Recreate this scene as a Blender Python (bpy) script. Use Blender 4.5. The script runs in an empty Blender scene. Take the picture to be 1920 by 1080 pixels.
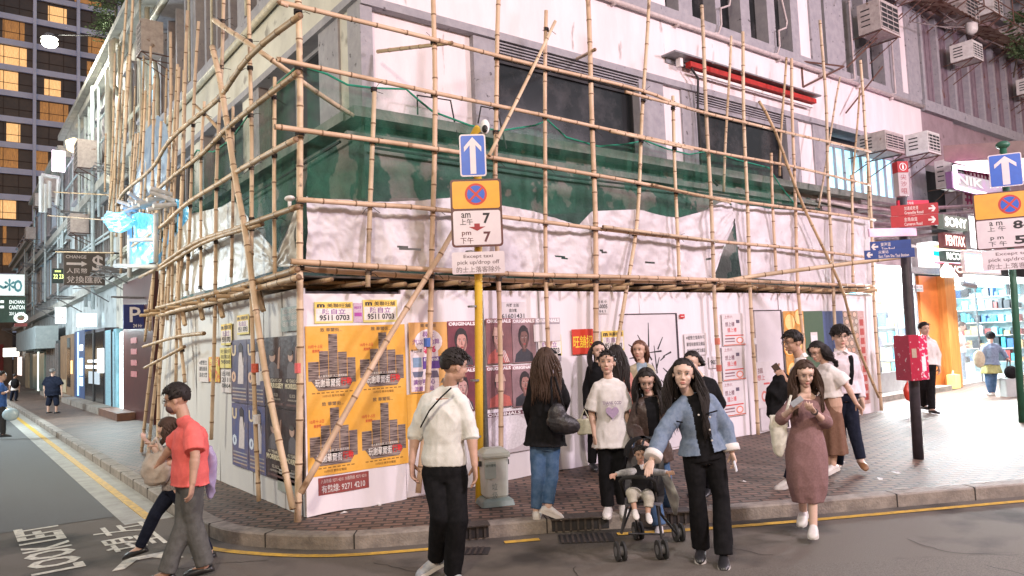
import bpy, bmesh, math, random
import numpy as np
from mathutils import Vector, Matrix
rnd = random.Random(7)
SC = bpy.context.scene
COL = SC.collection
# ---------------------------------------------------------------- camera
FPX = 1387.0
YAW, PITCH, ROLL = math.radians(52.51), math.radians(4.0), math.radians(-2.376)
CAM = np.array([-2.934, -7.444, 1.85])
FW = np.array([math.cos(YAW)*math.cos(PITCH), math.sin(YAW)*math.cos(PITCH), math.sin(PITCH)])
_r = np.array([math.sin(YAW), -math.cos(YAW), 0]); _u = np.cross(_r, FW)
RT = math.cos(ROLL)*_r + math.sin(ROLL)*_u
UP = -math.sin(ROLL)*_r + math.cos(ROLL)*_u
cd = bpy.data.cameras.new('camera'); cam = bpy.data.objects.new('camera', cd); COL.objects.link(cam)
cd.lens = 36*FPX/1920; cd.sensor_width = 36; cd.clip_end = 600; cd.clip_start = 0.05
cam.matrix_world = Matrix([[RT[0], UP[0], -FW[0], CAM[0]], [RT[1], UP[1], -FW[1], CAM[1]], [RT[2], UP[2], -FW[2], CAM[2]], [0, 0, 0, 1]])
SC.camera = cam
# ---------------------------------------------------------------- sky, light, exposure
W = bpy.data.worlds.new('World'); SC.world = W; W.use_nodes = True
nt = W.node_tree; nt.nodes.clear()
sky = nt.nodes.new('ShaderNodeTexSky'); sky.sky_type = 'NISHITA'; sky.sun_disc = False
sky.sun_elevation = math.radians(2.0); sky.sun_rotation = math.radians(200)
mx = nt.nodes.new('ShaderNodeMixRGB'); mx.blend_type = 'MIX'; mx.inputs[0].default_value = 0.5
mx.inputs[2].default_value = (2.75, 2.55, 2.8, 1)          # the city's own glow in the night sky
bg = nt.nodes.new('ShaderNodeBackground'); bg.inputs[1].default_value = 0.12
wo = nt.nodes.new('ShaderNodeOutputWorld')
nt.links.new(sky.outputs[0], mx.inputs[1]); nt.links.new(mx.outputs[0], bg.inputs[0]); nt.links.new(bg.outputs[0], wo.inputs[0])
SC.view_settings.view_transform = 'Standard'; SC.view_settings.look = 'None'
SC.view_settings.gamma = 1; SC.view_settings.exposure = 1.0
def lamp(name, loc, power, color=(1, 1, 1), size=0.4, typ='POINT', target=None, spot=120):
    d = bpy.data.lights.new(name, typ); d.energy = power; d.color = color
    if typ == 'AREA': d.shape = 'RECTANGLE'; d.size = size[0]; d.size_y = size[1]
    else: d.shadow_soft_size = size
    if typ == 'SPOT': d.spot_size = math.radians(spot); d.spot_blend = 0.6
    o = bpy.data.objects.new(name, d); COL.objects.link(o); o.location = loc
    if target is not None: o.rotation_euler = (Vector(target)-Vector(loc)).to_track_quat('-Z', 'Y').to_euler()
    return o
# street lamps and lit shopfronts across the junction, behind and beside the viewer
lamp('street_lamp_light', (-6.5, -9.5, 8.0), 1500, (1.0, .87, .68), .5, 'SPOT', (0, 2, 1), 150)
lamp('street_lamp_light', (3.5, -13.0, 8.5), 2450, (1.0, .85, .93), .6, 'SPOT', (5, 0, 3.5), 150)
lamp('street_lamp_light', (14.0, -11.0, 8.0), 2500, (1.0, .82, .93), .6, 'SPOT', (13, 0, 4), 150)
lamp('shopfront_light', (-6.0, 6.5, 5.0), 850, (1.0, .93, .74), .7, 'SPOT', (1.5, 7.5, 6.0), 160)
lamp('shopfront_light', (-5.0, 17.0, 4.5), 1300, (.78, .93, 1.0), .6, 'SPOT', (1.0, 16, 3.0), 165)
lamp('shopfront_light', (-5.0, 30.0, 4.5), 1500, (.83, .95, 1.0), .6, 'SPOT', (1.0, 31, 3.0), 165)
lamp('shopfront_light', (17.2, .45, 3.15), 1200, (.93, .99, 1.0), (6.5, .5), 'AREA', (15.5, -3.5, 0))
lamp('shopfront_light', (2.0, 15.8, 3.0), 1, (.85, .97, 1.0), .3, 'SPOT', (-1, 15, 0), 150)
lamp('shopfront_light', (.9, 17.0, 3.0), 300, (.80, .97, 1.0), .3, 'SPOT', (-.6, 14.5, 0), 130)
# ---------------------------------------------------------------- geometry helpers
def A(*v): return np.array(v, float)
def ray(px, py): return FW*FPX + RT*(px-960) - UP*(py-540)
def onX(px, py, a): d = ray(px, py); return CAM + d*(a-CAM[0])/d[0]
def onY(px, py, a): d = ray(px, py); return CAM + d*(a-CAM[1])/d[1]
def onZ(px, py, a=0.0): d = ray(px, py); return CAM + d*(a-CAM[2])/d[2]
def proj(p): q = np.array(p)-CAM; z = q@FW; return 960+FPX*(q@RT)/z, 540-FPX*(q@UP)/z
HF = A(math.cos(YAW), math.sin(YAW), 0); HR = A(math.sin(YAW), -math.cos(YAW), 0)   # level forward and right of the viewer
def atD(px, py, depth): d = ray(px, py); return CAM + d*depth/(d@HF)
def unit(v): v = np.asarray(v, float); return v/(np.linalg.norm(v)+1e-12)
def perp(d):
    d = unit(d); a = A(0, 0, 1) if abs(d[2]) < .9 else A(1, 0, 0)
    x = unit(np.cross(a, d)); return x, np.cross(d, x)

def tag(o, label=None, cat=None, group=None, kind=None):
    if label: o['label'] = label
    if cat: o['category'] = cat
    if group: o['group'] = group
    if kind: o['kind'] = kind
    return o
BASES = {}
def empty(name, loc, label=None, cat=None, group=None):
    o = bpy.data.objects.new(name, None); COL.objects.link(o); o.location = tuple(float(x) for x in loc); o.empty_display_size = .1
    BASES[o] = A(*loc); return tag(o, label, cat, group)
def baseof(o):
    b = A(0, 0, 0)
    while o is not None: b = b + A(*o.location); o = o.parent
    return b
class MB:
    def __init__(s): s.v = []; s.f = []; s.m = []; s.n = 0; s.mi = 0
    def add(s, vs, fs, mi=None):
        mi = s.mi if mi is None else mi
        s.v.append(np.asarray(vs, float).reshape(-1, 3)); b = s.n
        s.f += [tuple(i+b for i in f) for f in fs]; s.m += [mi]*len(fs); s.n += len(s.v[-1]); return s
    def box(s, c, d, ax=None, mi=None):
        c = A(*c); d = A(*d)/2
        ax = (A(1, 0, 0), A(0, 1, 0), A(0, 0, 1)) if ax is None else ax
        vs = [c + ax[0]*x*d[0] + ax[1]*y*d[1] + ax[2]*z*d[2] for z in (-1, 1) for y in (-1, 1) for x in (-1, 1)]
        return s.add(vs, [(0, 2, 3, 1), (4, 5, 7, 6), (0, 1, 5, 4), (2, 6, 7, 3), (0, 4, 6, 2), (1, 3, 7, 5)], mi)
    def bx(s, x0, x1, y0, y1, z0, z1, mi=None):
        return s.box(((x0+x1)/2, (y0+y1)/2, (z0+z1)/2), (abs(x1-x0), abs(y1-y0), abs(z1-z0)), None, mi)
    def path(s, pts, rs, n=8, caps=True, mi=None, flat=1.0, up=None):
        pts = [A(*p) for p in pts]; k = len(pts)
        if not hasattr(rs, '__len__'): rs = [rs]*k
        vs = []; x = None
        for i in range(k):
            d = unit(pts[min(i+1, k-1)]-pts[max(i-1, 0)])
            if up is not None: x = unit(np.cross(up, d))
            elif x is None: x, _ = perp(d)
            else: x = unit(x - d*(x@d))
            y = np.cross(d, x)
            for j in range(n):
                t = 2*math.pi*j/n; vs.append(pts[i]+rs[i]*(x*math.cos(t)+y*math.sin(t)*flat))
        fs = [(i*n+j, i*n+(j+1) % n, (i+1)*n+(j+1) % n, (i+1)*n+j) for i in range(k-1) for j in range(n)]
        if caps: fs += [tuple(range(n-1, -1, -1)), tuple(range((k-1)*n, k*n))]
        return s.add(vs, fs, mi)
    def rings(s, R, caps=True, mi=None, close=True):           # R: list of (n,3) arrays, lofted
        n = len(R[0]); k = len(R); vs = np.concatenate(R)
        fs = [(i*n+j, i*n+(j+1) % n, (i+1)*n+(j+1) % n, (i+1)*n+j) for i in range(k-1) for j in range(n if close else n-1)]
        if caps: fs += [tuple(range(n-1, -1, -1)), tuple(range((k-1)*n, k*n))]
        return s.add(vs, fs, mi)
    def cap(s, p0, r0, p1, r1, n=14, mi=None):                 # tapered capsule
        p0 = A(*p0); p1 = A(*p1); d = unit(p1-p0); x, y = perp(d); R = []
        L = []
        for t in (-.98, -.7, -.35, 0): L.append((p0+d*r0*t, r0*math.sqrt(max(0, 1-t*t))))
        for t in (0, .35, .7, .98): L.append((p1+d*r1*t, r1*math.sqrt(max(0, 1-t*t))))
        for c, r in L: R.append(np.array([c+r*(x*math.cos(2*math.pi*j/n)+y*math.sin(2*math.pi*j/n)) for j in range(n)]))
        return s.rings(R, True, mi)
    def ell(s, c, r, ax=None, n=16, mi=None):                  # ellipsoid
        c = A(*c); ax = (A(1, 0, 0), A(0, 1, 0), A(0, 0, 1)) if ax is None else ax
        R = []
        for i in range(n//2+1):
            t = math.pi*(i+.02*(i == 0)-.02*(i == n//2))/(n//2)
            R.append(np.array([c+ax[2]*(-r[2]*math.cos(t))+r[0]*math.sin(t)*math.cos(2*math.pi*j/n)*ax[0]+r[1]*math.sin(t)*math.sin(2*math.pi*j/n)*ax[1] for j in range(n)]))
        return s.rings(R, True, mi)
    def grid(s, P, mi=None):                                   # P: (a,b,3)
        a, b = P.shape[:2]
        return s.add(P.reshape(-1, 3), [(i*b+j, (i+1)*b+j, (i+1)*b+j+1, i*b+j+1) for i in range(a-1) for j in range(b-1)], mi)
    def plate(s, F, pts, d0, d1, mi=None):                     # extruded polygon in frame F between offsets d0<d1
        k = len(pts); vs = [F.p(x, y, d0) for x, y in pts]+[F.p(x, y, d1) for x, y in pts]
        ar = sum(pts[i][0]*pts[(i+1) % k][1]-pts[(i+1) % k][0]*pts[i][1] for i in range(k))
        fs = [tuple(range(k-1, -1, -1)), tuple(range(k, 2*k))]+[(i, (i+1) % k, k+(i+1) % k, k+i) for i in range(k)]
        if ar < 0: fs = [tuple(reversed(f)) for f in fs]
        return s.add(vs, fs, mi)
    def rect(s, F, x0, x1, y0, y1, d0, d1, mi=None): return s.plate(F, [(x0, y0), (x1, y0), (x1, y1), (x0, y1)], d0, d1, mi)
    def mesh(s, name, base=None):
        v = np.concatenate(s.v); base = A(0, 0, 0) if base is None else base
        me = bpy.data.meshes.new(name); me.from_pydata((v-base).tolist(), [], s.f); return me
    def build(s, name, mats, parent=None, smooth=False, base=None, **kw):
        if not isinstance(mats, (list, tuple)): mats = [mats]
        v = np.concatenate(s.v)
        if parent is not None: b = baseof(parent)
        elif base is not None: b = A(*base)
        else: lo = v.min(0); hi = v.max(0); b = A((lo[0]+hi[0])/2, (lo[1]+hi[1])/2, lo[2])
        me = s.mesh(name, b)
        for m in mats: me.materials.append(m)
        if len(mats) > 1: me.polygons.foreach_set('material_index', s.m)
        if smooth: me.polygons.foreach_set('use_smooth', [True]*len(me.polygons))
        me.update(); o = bpy.data.objects.new(name, me); COL.objects.link(o)
        if parent is not None: o.parent = parent
        else: o.location = b.tolist()
        return tag(o, **kw) if kw else o
class Frame:                                                   # a flat face: origin, right, up, outward normal
    def __init__(s, o, r, u=(0, 0, 1)): s.o = A(*o); s.r = unit(r); s.u = unit(A(*u)); s.n = np.cross(s.r, s.u)
    def p(s, x, y, d=0.0): return s.o + s.r*x + s.u*y + s.n*d
    def at(s, px, py, d=0.0):                                  # pixel -> (x, y) on the face
        v = ray(px, py); t = ((s.o+s.n*d-CAM)@s.n)/(v@s.n); q = CAM+v*t-s.o; return q@s.r, q@s.u
def setpiv(o, p): pass
# ---------------------------------------------------------------- materials
MATS = {}
def mat(name, c=(.5, .5, .5), c2=None, scale=6, rough=.7, metal=0, bump=0, bscale=40, emit=0, alpha=1, spec=.5, thr=(.35, .65), trans=0, coord='Object', stretch=None, detail=6, sheen=0, spots=None):
    if name in MATS: return MATS[name]
    m = bpy.data.materials.new(name); m.use_nodes = True; MATS[name] = m
    t = m.node_tree; b = t.nodes['Principled BSDF']; b.inputs['Roughness'].default_value = rough; b.inputs['Metallic'].default_value = metal
    b.inputs['Specular IOR Level'].default_value = spec
    b.inputs['Base Color'].default_value = (*c, 1)
    if isinstance(alpha, (int, float)) and alpha < 1: b.inputs['Alpha'].default_value = alpha
    if trans: b.inputs['Transmission Weight'].default_value = trans
    if sheen: b.inputs['Sheen Weight'].default_value = sheen
    tc = t.nodes.new('ShaderNodeTexCoord'); src = tc.outputs[coord]
    if stretch:
        mp = t.nodes.new('ShaderNodeMapping'); mp.inputs['Scale'].default_value = stretch; t.links.new(src, mp.inputs[0]); src = mp.outputs[0]
    if emit: b.inputs['Emission Color'].default_value = (*c, 1); b.inputs['Emission Strength'].default_value = emit
    if c2 is not None:
        n = t.nodes.new('ShaderNodeTexNoise'); n.inputs['Scale'].default_value = scale; n.inputs['Detail'].default_value = detail; n.inputs['Roughness'].default_value = .65; t.links.new(src, n.inputs['Vector'])
        r = t.nodes.new('ShaderNodeValToRGB'); r.color_ramp.elements[0].position = thr[0]; r.color_ramp.elements[1].position = thr[1]
        r.color_ramp.elements[0].color = (*c, 1); r.color_ramp.elements[1].color = (*c2, 1)
        t.links.new(n.outputs['Fac'], r.inputs[0]); out = r.outputs[0]
        if spots:
            n3 = t.nodes.new('ShaderNodeTexNoise'); n3.inputs['Scale'].default_value = spots[1]; n3.inputs['Detail'].default_value = 8; t.links.new(src, n3.inputs['Vector'])
            r3 = t.nodes.new('ShaderNodeValToRGB'); r3.color_ramp.elements[0].position = spots[2]; r3.color_ramp.elements[1].position = spots[2]+spots[3]
            m3 = t.nodes.new('ShaderNodeMixRGB'); t.links.new(n3.outputs['Fac'], r3.inputs[0]); t.links.new(r3.outputs[0], m3.inputs[0]); t.links.new(out, m3.inputs[1]); m3.inputs[2].default_value = (*spots[0], 1); out = m3.outputs[0]
        t.links.new(out, b.inputs['Base Color'])
        if emit: t.links.new(out, b.inputs['Emission Color'])
    if isinstance(alpha, tuple):                              # threadbare: opacity varies over the cloth
        na = t.nodes.new('ShaderNodeTexNoise'); na.inputs['Scale'].default_value = 2.2; na.inputs['Detail'].default_value = 7; t.links.new(src, na.inputs['Vector'])
        mr = t.nodes.new('ShaderNodeMapRange'); mr.inputs['From Min'].default_value = .38; mr.inputs['From Max'].default_value = .62; mr.inputs['To Min'].default_value = alpha[0]; mr.inputs['To Max'].default_value = alpha[1]
        t.links.new(na.outputs['Fac'], mr.inputs['Value']); t.links.new(mr.outputs[0], b.inputs['Alpha'])
    if bump:
        n2 = t.nodes.new('ShaderNodeTexNoise'); n2.inputs['Scale'].default_value = bscale; n2.inputs['Detail'].default_value = 5; t.links.new(src, n2.inputs['Vector'])
        bn = t.nodes.new('ShaderNodeBump'); bn.inputs['Strength'].default_value = bump; bn.inputs['Distance'].default_value = .02
        t.links.new(n2.outputs['Fac'], bn.inputs['Height']); t.links.new(bn.outputs[0], b.inputs['Normal'])
    return m
def ink(c, rough=.6): return mat('ink_%02x%02x%02x' % tuple(int(255*min(1, x)) for x in c), c, tuple(min(1, x*1.25+.01) for x in c), 30, rough)
def glow(c, e): return mat('glow_%02x%02x%02x_%d' % (*tuple(int(255*min(1, x)) for x in c), int(e*10)), c, emit=e)
BLACK = ink((.012, .012, .014)); WHITE = ink((.75, .74, .76)); RED = ink((.45, .02, .02))
TEXTC = {}
def textmesh(body, bold=0.0):
    bold *= .3 if any(ord(c) > 0x2fff for c in body) else 1
    k = (body, bold)
    if k in TEXTC: return TEXTC[k]
    cu = bpy.data.curves.new('t', 'FONT'); cu.body = body; cu.size = 1; cu.resolution_u = 2; cu.offset = bold; cu.fill_mode = 'FRONT'; cu.align_x = 'LEFT'
    o = bpy.data.objects.new('t', cu); COL.objects.link(o); bpy.context.view_layer.update()
    me = bpy.data.meshes.new_from_object(o.evaluated_get(bpy.context.evaluated_depsgraph_get()))
    v = np.zeros(len(me.vertices)*3); me.vertices.foreach_get('co', v); v = v.reshape(-1, 3); f = [tuple(p.vertices) for p in me.polygons]
    bpy.data.objects.remove(o); bpy.data.curves.remove(cu); bpy.data.meshes.remove(me)
    TEXTC[k] = (v, f); return TEXTC[k]
def letter(mb, F, body, x, y, w, h, d, bold=0.0, mi=None):     # text fitted into the box at (x, y) of size (w, h) on face F
    v, f = textmesh(body, bold)
    if not len(v): return
    lo = v.min(0); hi = v.max(0); s = (v-lo)/np.maximum(hi-lo, 1e-6)
    mb.add([F.p(x+a*w, y+b*h, d) for a, b, _ in s], f, mi)
# ================================================================ materials of the place
def brickmat(name, c1, c2, mort, scale, rot, rough=.75, bump=.5, w=.5, h=.25):
    m = bpy.data.materials.new(name); m.use_nodes = True; t = m.node_tree; b = t.nodes['Principled BSDF']; b.inputs['Roughness'].default_value = rough
    tc = t.nodes.new('ShaderNodeTexCoord'); mp = t.nodes.new('ShaderNodeMapping'); mp.inputs['Rotation'].default_value = rot; t.links.new(tc.outputs['Object'], mp.inputs[0])
    br = t.nodes.new('ShaderNodeTexBrick'); br.inputs['Scale'].default_value = scale; br.inputs['Color1'].default_value = (*c1, 1); br.inputs['Color2'].default_value = (*c2, 1); br.inputs['Mortar'].default_value = (*mort, 1)
    br.inputs['Mortar Size'].default_value = .018; br.inputs['Mortar Smooth'].default_value = .3; br.inputs['Brick Width'].default_value = w; br.inputs['Row Height'].default_value = h; br.inputs['Bias'].default_value = -.1
    t.links.new(mp.outputs[0], br.inputs[0])
    n = t.nodes.new('ShaderNodeTexNoise'); n.inputs['Scale'].default_value = 1.3; n.inputs['Detail'].default_value = 9; n.inputs['Roughness'].default_value = .7; t.links.new(tc.outputs['Object'], n.inputs['Vector'])
    r = t.nodes.new('ShaderNodeValToRGB'); r.color_ramp.elements[0].position = .3; r.color_ramp.elements[1].position = .7; r.color_ramp.elements[0].color = (.5, .5, .5, 1); r.color_ramp.elements[1].color = (1.15, 1.12, 1.1, 1)
    t.links.new(n.outputs['Fac'], r.inputs[0]); x = t.nodes.new('ShaderNodeMixRGB'); x.blend_type = 'MULTIPLY'; x.inputs[0].default_value = 1; t.links.new(br.outputs['Color'], x.inputs[1]); t.links.new(r.outputs[0], x.inputs[2])
    t.links.new(x.outputs[0], b.inputs['Base Color'])
    bn = t.nodes.new('ShaderNodeBump'); bn.inputs['Strength'].default_value = bump; bn.inputs['Distance'].default_value = .01; bn.invert = True
    t.links.new(br.outputs['Fac'], bn.inputs['Height']); n4 = t.nodes.new('ShaderNodeTexNoise'); n4.inputs['Scale'].default_value = 60; t.links.new(tc.outputs['Object'], n4.inputs['Vector'])
    b2 = t.nodes.new('ShaderNodeBump'); b2.inputs['Strength'].default_value = .25; b2.inputs['Distance'].default_value = .01; t.links.new(n4.outputs['Fac'], b2.inputs['Height']); t.links.new(bn.outputs[0], b2.inputs['Normal']); t.links.new(b2.outputs[0], b.inputs['Normal'])
    return m
m_pav = brickmat('paving', (.225, .135, .098), (.125, .086, .066), (.035, .028, .023), 1.0, (0, 0, math.radians(35)), .62, .8, .21, .105)
m_asph = mat('asphalt', (.095, .080, .065), (.20, .172, .142), 120, .8, bump=.6, bscale=220, spots=((.038, .033, .028), 1.1, .50, .16), thr=(.3, .8))
m_asph2 = mat('asphalt_worn', (.085, .085, .082), (.15, .15, .145), 150, .75, bump=.6, bscale=220, thr=(.3, .8))
m_conc = mat('concrete', (.22, .20, .175), (.34, .31, .27), 5, .8, bump=.3, bscale=60)
m_kerb = mat('kerb_stone', (.17, .145, .125), (.30, .26, .22), 7, .75, bump=.4, bscale=50)
m_yel = mat('yellow_paint', (.62, .38, .05), (.40, .25, .06), 14, .6, thr=(.42, .62), bump=.3, bscale=150)
m_wpaint = mat('white_road_paint', (.62, .58, .48), (.38, .35, .30), 16, .6, thr=(.46, .62), bump=.3, bscale=150)
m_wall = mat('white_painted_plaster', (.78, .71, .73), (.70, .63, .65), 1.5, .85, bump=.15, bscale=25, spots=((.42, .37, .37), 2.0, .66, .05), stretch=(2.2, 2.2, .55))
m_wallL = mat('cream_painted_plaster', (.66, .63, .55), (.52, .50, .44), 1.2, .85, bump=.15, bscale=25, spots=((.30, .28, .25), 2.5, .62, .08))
m_grey = mat('grey_paint', (.28, .27, .30), (.36, .345, .37), 6, .75, bump=.2, bscale=60, spots=((.10, .09, .10), 9, .66, .06))
m_dark = mat('dark_glass', (.010, .012, .014), (.085, .08, .085), 1.3, .16, spec=.6, thr=(.48, .8))  # paler noise patches paint reflections into the glass colour
m_void = mat('dark_interior', (.01, .01, .012), (.03, .028, .03), 1.5, .9)
m_green = mat('peeling_green_paint', (.016, .062, .042), (.035, .105, .075), 5, .6, bump=.8, bscale=14, spots=((.22, .20, .175), 1.3, .515, .02))
m_pipe = mat('pink_white_pipe', (.62, .53, .52), (.45, .38, .38), 8, .5)
m_pipeL = mat('cream_pipe', (.60, .56, .44), (.42, .40, .33), 8, .5)
m_ac = mat('ac_casing', (.50, .45, .43), (.36, .31, .30), 9, .55, bump=.1, spots=((.2, .13, .09), 6, .64, .08))
m_acw = mat('ac_casing_white', (.68, .66, .64), (.55, .52, .50), 9, .5)
m_slot = mat('dark_slot', (.02, .02, .022), rough=.6)
m_rust = mat('rusty_steel', (.16, .075, .05), (.09, .05, .045), 20, .8, bump=.3)
m_steel = mat('grey_steel', (.30, .30, .31), (.20, .20, .21), 30, .45, .6)
m_cyan = glow((.45, .85, .92), 1.0)
m_warmwin = mat('curtain_lit', (.95, .58, .26), (.62, .34, .13), 9, emit=.5, stretch=(4, 4, .3))
# ================================================================ ground
def smooth(pts, n=8):
    P = [A(*p) for p in pts]; out = []
    for i in range(len(P)-1):
        a, b, c, d = P[max(i-1, 0)], P[i], P[i+1], P[min(i+2, len(P)-1)]
        for k in range(n):
            t = k/n; out.append(.5*((2*b)+(c-a)*t+(2*a-5*b+4*c-d)*t*t+(-a+3*b-3*c+d)*t**3))
    out.append(P[-1]); return out
kp = [(-.85, 90, 0), (-.85, 40, 0), (-.85, 12, 0), (-.85, 4, 0)] + [onZ(px, py) for px, py in ((340, 975), (385, 1003), (450, 1022), (614, 1031), (796, 1020), (1040, 999), (1380, 977), (1920, 930))]
q = kp[-1]; dd = unit(kp[-1]-kp[-2]); kp += [q+dd*6, q+dd*25]
KERB = smooth(kp, 8)
def offs(path, o):                                             # offset a ground path to its left-hand (pavement) side by o
    out = []
    for i, p in enumerate(path):
        d = unit(path[min(i+1, len(path)-1)]-path[max(i-1, 0)]); out.append(p+A(-d[1], d[0], 0)*o)
    return out
MB().add([(-90, -60, 0), (110, -60, 0), (110, 140, 0), (-90, 140, 0)], [(0, 1, 2, 3)]).build('road', m_asph, base=(0, 0, 0), kind='structure')
kin = offs(KERB, .16)
pv = [p*A(1, 1, 0)+A(0, 0, .126) for p in offs(KERB, .08)]
far = pv+[A(70, pv[-1][1], .126), A(70, 90, .126)]
bm_ = MB(); fs = []
c0 = A(3.0, 3.0, .126); vs = far+[c0]; k = len(far)
bm_.add(vs, [(i, (i+1) % k, k) for i in range(k)]); bm_.build('pavement', m_pav, base=(0, 0, 0), kind='structure')
kb = MB()
top = [p+A(0, 0, .13) for p in KERB]; ti = [p+A(0, 0, .13) for p in kin]
for a in range(len(KERB)-1):
    d = unit(KERB[a+1]-KERB[a])
    kb.add([KERB[a]-A(0, 0, .01), KERB[a+1]-A(0, 0, .01), top[a+1]-A(0, 0, .015), top[a]-A(0, 0, .015), top[a+1]+A(-d[1], d[0], 0)*.015, top[a]+A(-d[1], d[0], 0)*.015, ti[a+1], ti[a]],
           [(0, 1, 2, 3), (3, 2, 4, 5), (5, 4, 6, 7)])
kb.build('kerb', m_kerb, base=(0, 0, 0), kind='structure')
jt = MB()                                                      # joints between kerb stones
cum = 0; nxt = .4
for a in range(len(KERB)-1):
    L = np.linalg.norm(KERB[a+1]-KERB[a]); d = unit(KERB[a+1]-KERB[a])
    while cum+L > nxt and L < 8:
        p = KERB[a]+d*(nxt-cum); nn = A(-d[1], d[0], 0)
        jt.box(p+A(0, 0, .066)+nn*.079, (.012, .166, .132), (d, nn, A(0, 0, 1))); nxt += .9
    cum += L; nxt = max(nxt, cum) if L >= 8 else nxt
jt.build('kerb_joint', mat('joint_dirt', (.03, .026, .022), rough=.95), base=(0, 0, 0), kind='structure')
MB().bx(-1.36, -.853, 1.75, 80, -.01, .004).build('gutter_channel', mat('gutter_concrete', (.27, .26, .235), (.38, .37, .33), 4, .7, bump=.3, bscale=80), base=(0, 0, 0), kind='structure')
MB().add([(-9, 2.75, .004), (-1.365, 2.33, .004), (-1.365, 80, .004), (-9, 80, .004)], [(0, 1, 2, 3)]).build('road_patch', m_asph2, base=(0, 0, 0), kind='structure')
MB().bx(-1.14, -1.04, 1.9, 80, 0, .009).build('yellow_line', m_yel, base=(0, 0, 0), kind='structure')
def ribbon(path, w, z, m, name):
    a = offs(path, w/2); b = offs(path, -w/2); mb = MB(); n = len(path)
    mb.add([p*A(1, 1, 0)+A(0, 0, z) for p in a]+[p*A(1, 1, 0)+A(0, 0, z) for p in b], [(i, n+i, n+i+1, i+1) for i in range(n-1)]); return mb.build(name, m, base=(0, 0, 0), kind='structure')
yl = offs(KERB, -.2)
i0 = min(range(len(yl)), key=lambda i: abs(proj(yl[i])[0]-330) if yl[i][1] < 2 else 9e9)
def span(a, b): return [p for p in yl[i0:] if a <= proj(p)[0] <= b]
gap = onZ(1040, 1020)
ribbon(span(325, 866), .085, .006, m_yel, 'yellow_line'); ribbon(span(924, 1043), .085, .006, m_yel, 'yellow_line')
iN = next(i for i in range(i0, len(yl)) if proj(yl[i])[0] > 1152); ribbon(yl[iN:], .085, .006, m_yel, 'yellow_line')
# road writing for people crossing from the far side
tf = Frame((0, 0, 0), (0, 1, 0), (-1, 0, 0))                   # reads along +y, letter tops towards -x
tb = MB(); rt = Frame((0, 0, .005), (0, 1, 0), (-1, 0, 0))
letter(tb, rt, 'LOOK LEFT', .25, 1.92, 2.2, .42, 0, .03)
tb.build('road_writing', m_wpaint, base=(-2.1, 1.3, 0), kind='structure')
tb = MB(); letter(tb, rt, '望', .55, 1.18, .62, .52, 0, .02); letter(tb, rt, '左', 1.3, 1.18, .5, .52, 0, .02)
tb.plate(rt, [(.10, 1.55), (-.12, 1.68), (-.12, 1.78), (.22, 1.62), (.22, 1.28), (-.12, 1.2), (-.12, 1.3), (.10, 1.42)], 0, .002)
tb.build('road_writing', m_wpaint, base=(-1.5, 1, 0), kind='structure')
# storm drains in the kerb
for n, (a, b) in enumerate(((873, 920), (1031, 1144), (1251, 1300))):
    pa = [p for p in smooth(kp, 60) if p[1] < 0 and a <= proj(p)[0] <= b]; p0 = pa[0]; p1 = pa[-1]; d = unit(p1-p0); nn = A(-d[1], d[0], 0); L = np.linalg.norm(p1-p0)
    t = empty('storm_drain', (p0+p1)/2, ['small dark kerb drain just right of the person in the white shirt', 'wide dark kerb drain between the person in blue jeans and the pushchair', 'short dark kerb drain behind the pushchair wheels'][n], 'drain', 'drain gratings set in the kerb')
    MB().box((p0+p1)/2+A(0, 0, .07)-nn*.004, (L, .012, .11), (d, nn, A(0, 0, 1))).build('recess', m_slot, t)
    g = MB()
    for k in range(int(L/.07)): g.box(p0+d*(.04+.07*k)+A(0, 0, .07)-nn*.016, (.022, .014, .12), (d, nn, A(0, 0, 1)))
    g.box((p0+p1)/2+A(0, 0, .132)+nn*.05, (L+.02, .2, .012), (d, nn, A(0, 0, 1)))
    g.build('grating', mat('cast_iron', (.045, .04, .037), (.09, .075, .065), 30, .6, .3, bump=.3), t)
# white leaflets trodden on the pavement
for n, (px, py, s) in enumerate(((1690, 888, .13), (1655, 900, .12), (1585, 866, .08), (1350, 912, .1), (1400, 903, .09), (715, 948, .09), (640, 963, .08), (1745, 880, .06), (1500, 905, .06))):
    p = onZ(px, py, .13); a = rnd.uniform(0, 3); r = A(math.cos(a), math.sin(a), 0)*s; u = A(-math.sin(a), math.cos(a), 0)*s*.8
    o = MB().add([p, p+r, p+r*.8+u*.6+A(0, 0, .01), p+u*.4], [(0, 1, 2, 3)]); o.add([p+A(0, 0, .002), p+r*.5+A(0, 0, .012), p+u*.5+r*.3+A(0, 0, .004)], [(0, 1, 2)])
    tag(o.build('paper_scrap', ink((.6, .58, .55))), 'small pale scrap of paper lying on the brick pavement', 'litter', 'paper scraps on the pavement')
# ================================================================ the corner building
RFm = Frame((0, 1.5, 0), (1, 0, 0)); LFm = Frame((1.5, 0, 0), (0, -1, 0))
def fb(mb, F, x0, x1, z0, z1, d0, d1, mi=None): return mb.box(F.p((x0+x1)/2, (z0+z1)/2, (d0+d1)/2), (abs(x1-x0), abs(z1-z0), abs(d1-d0)), (F.r, F.u, F.n), mi)
def rx(px, py): return RFm.at(px, py)[0]
B = empty('corner_building', (4, 4, 0), 'old white corner building with grey window bays, green peeling lower wall and scaffolding round it', 'building')
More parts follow.
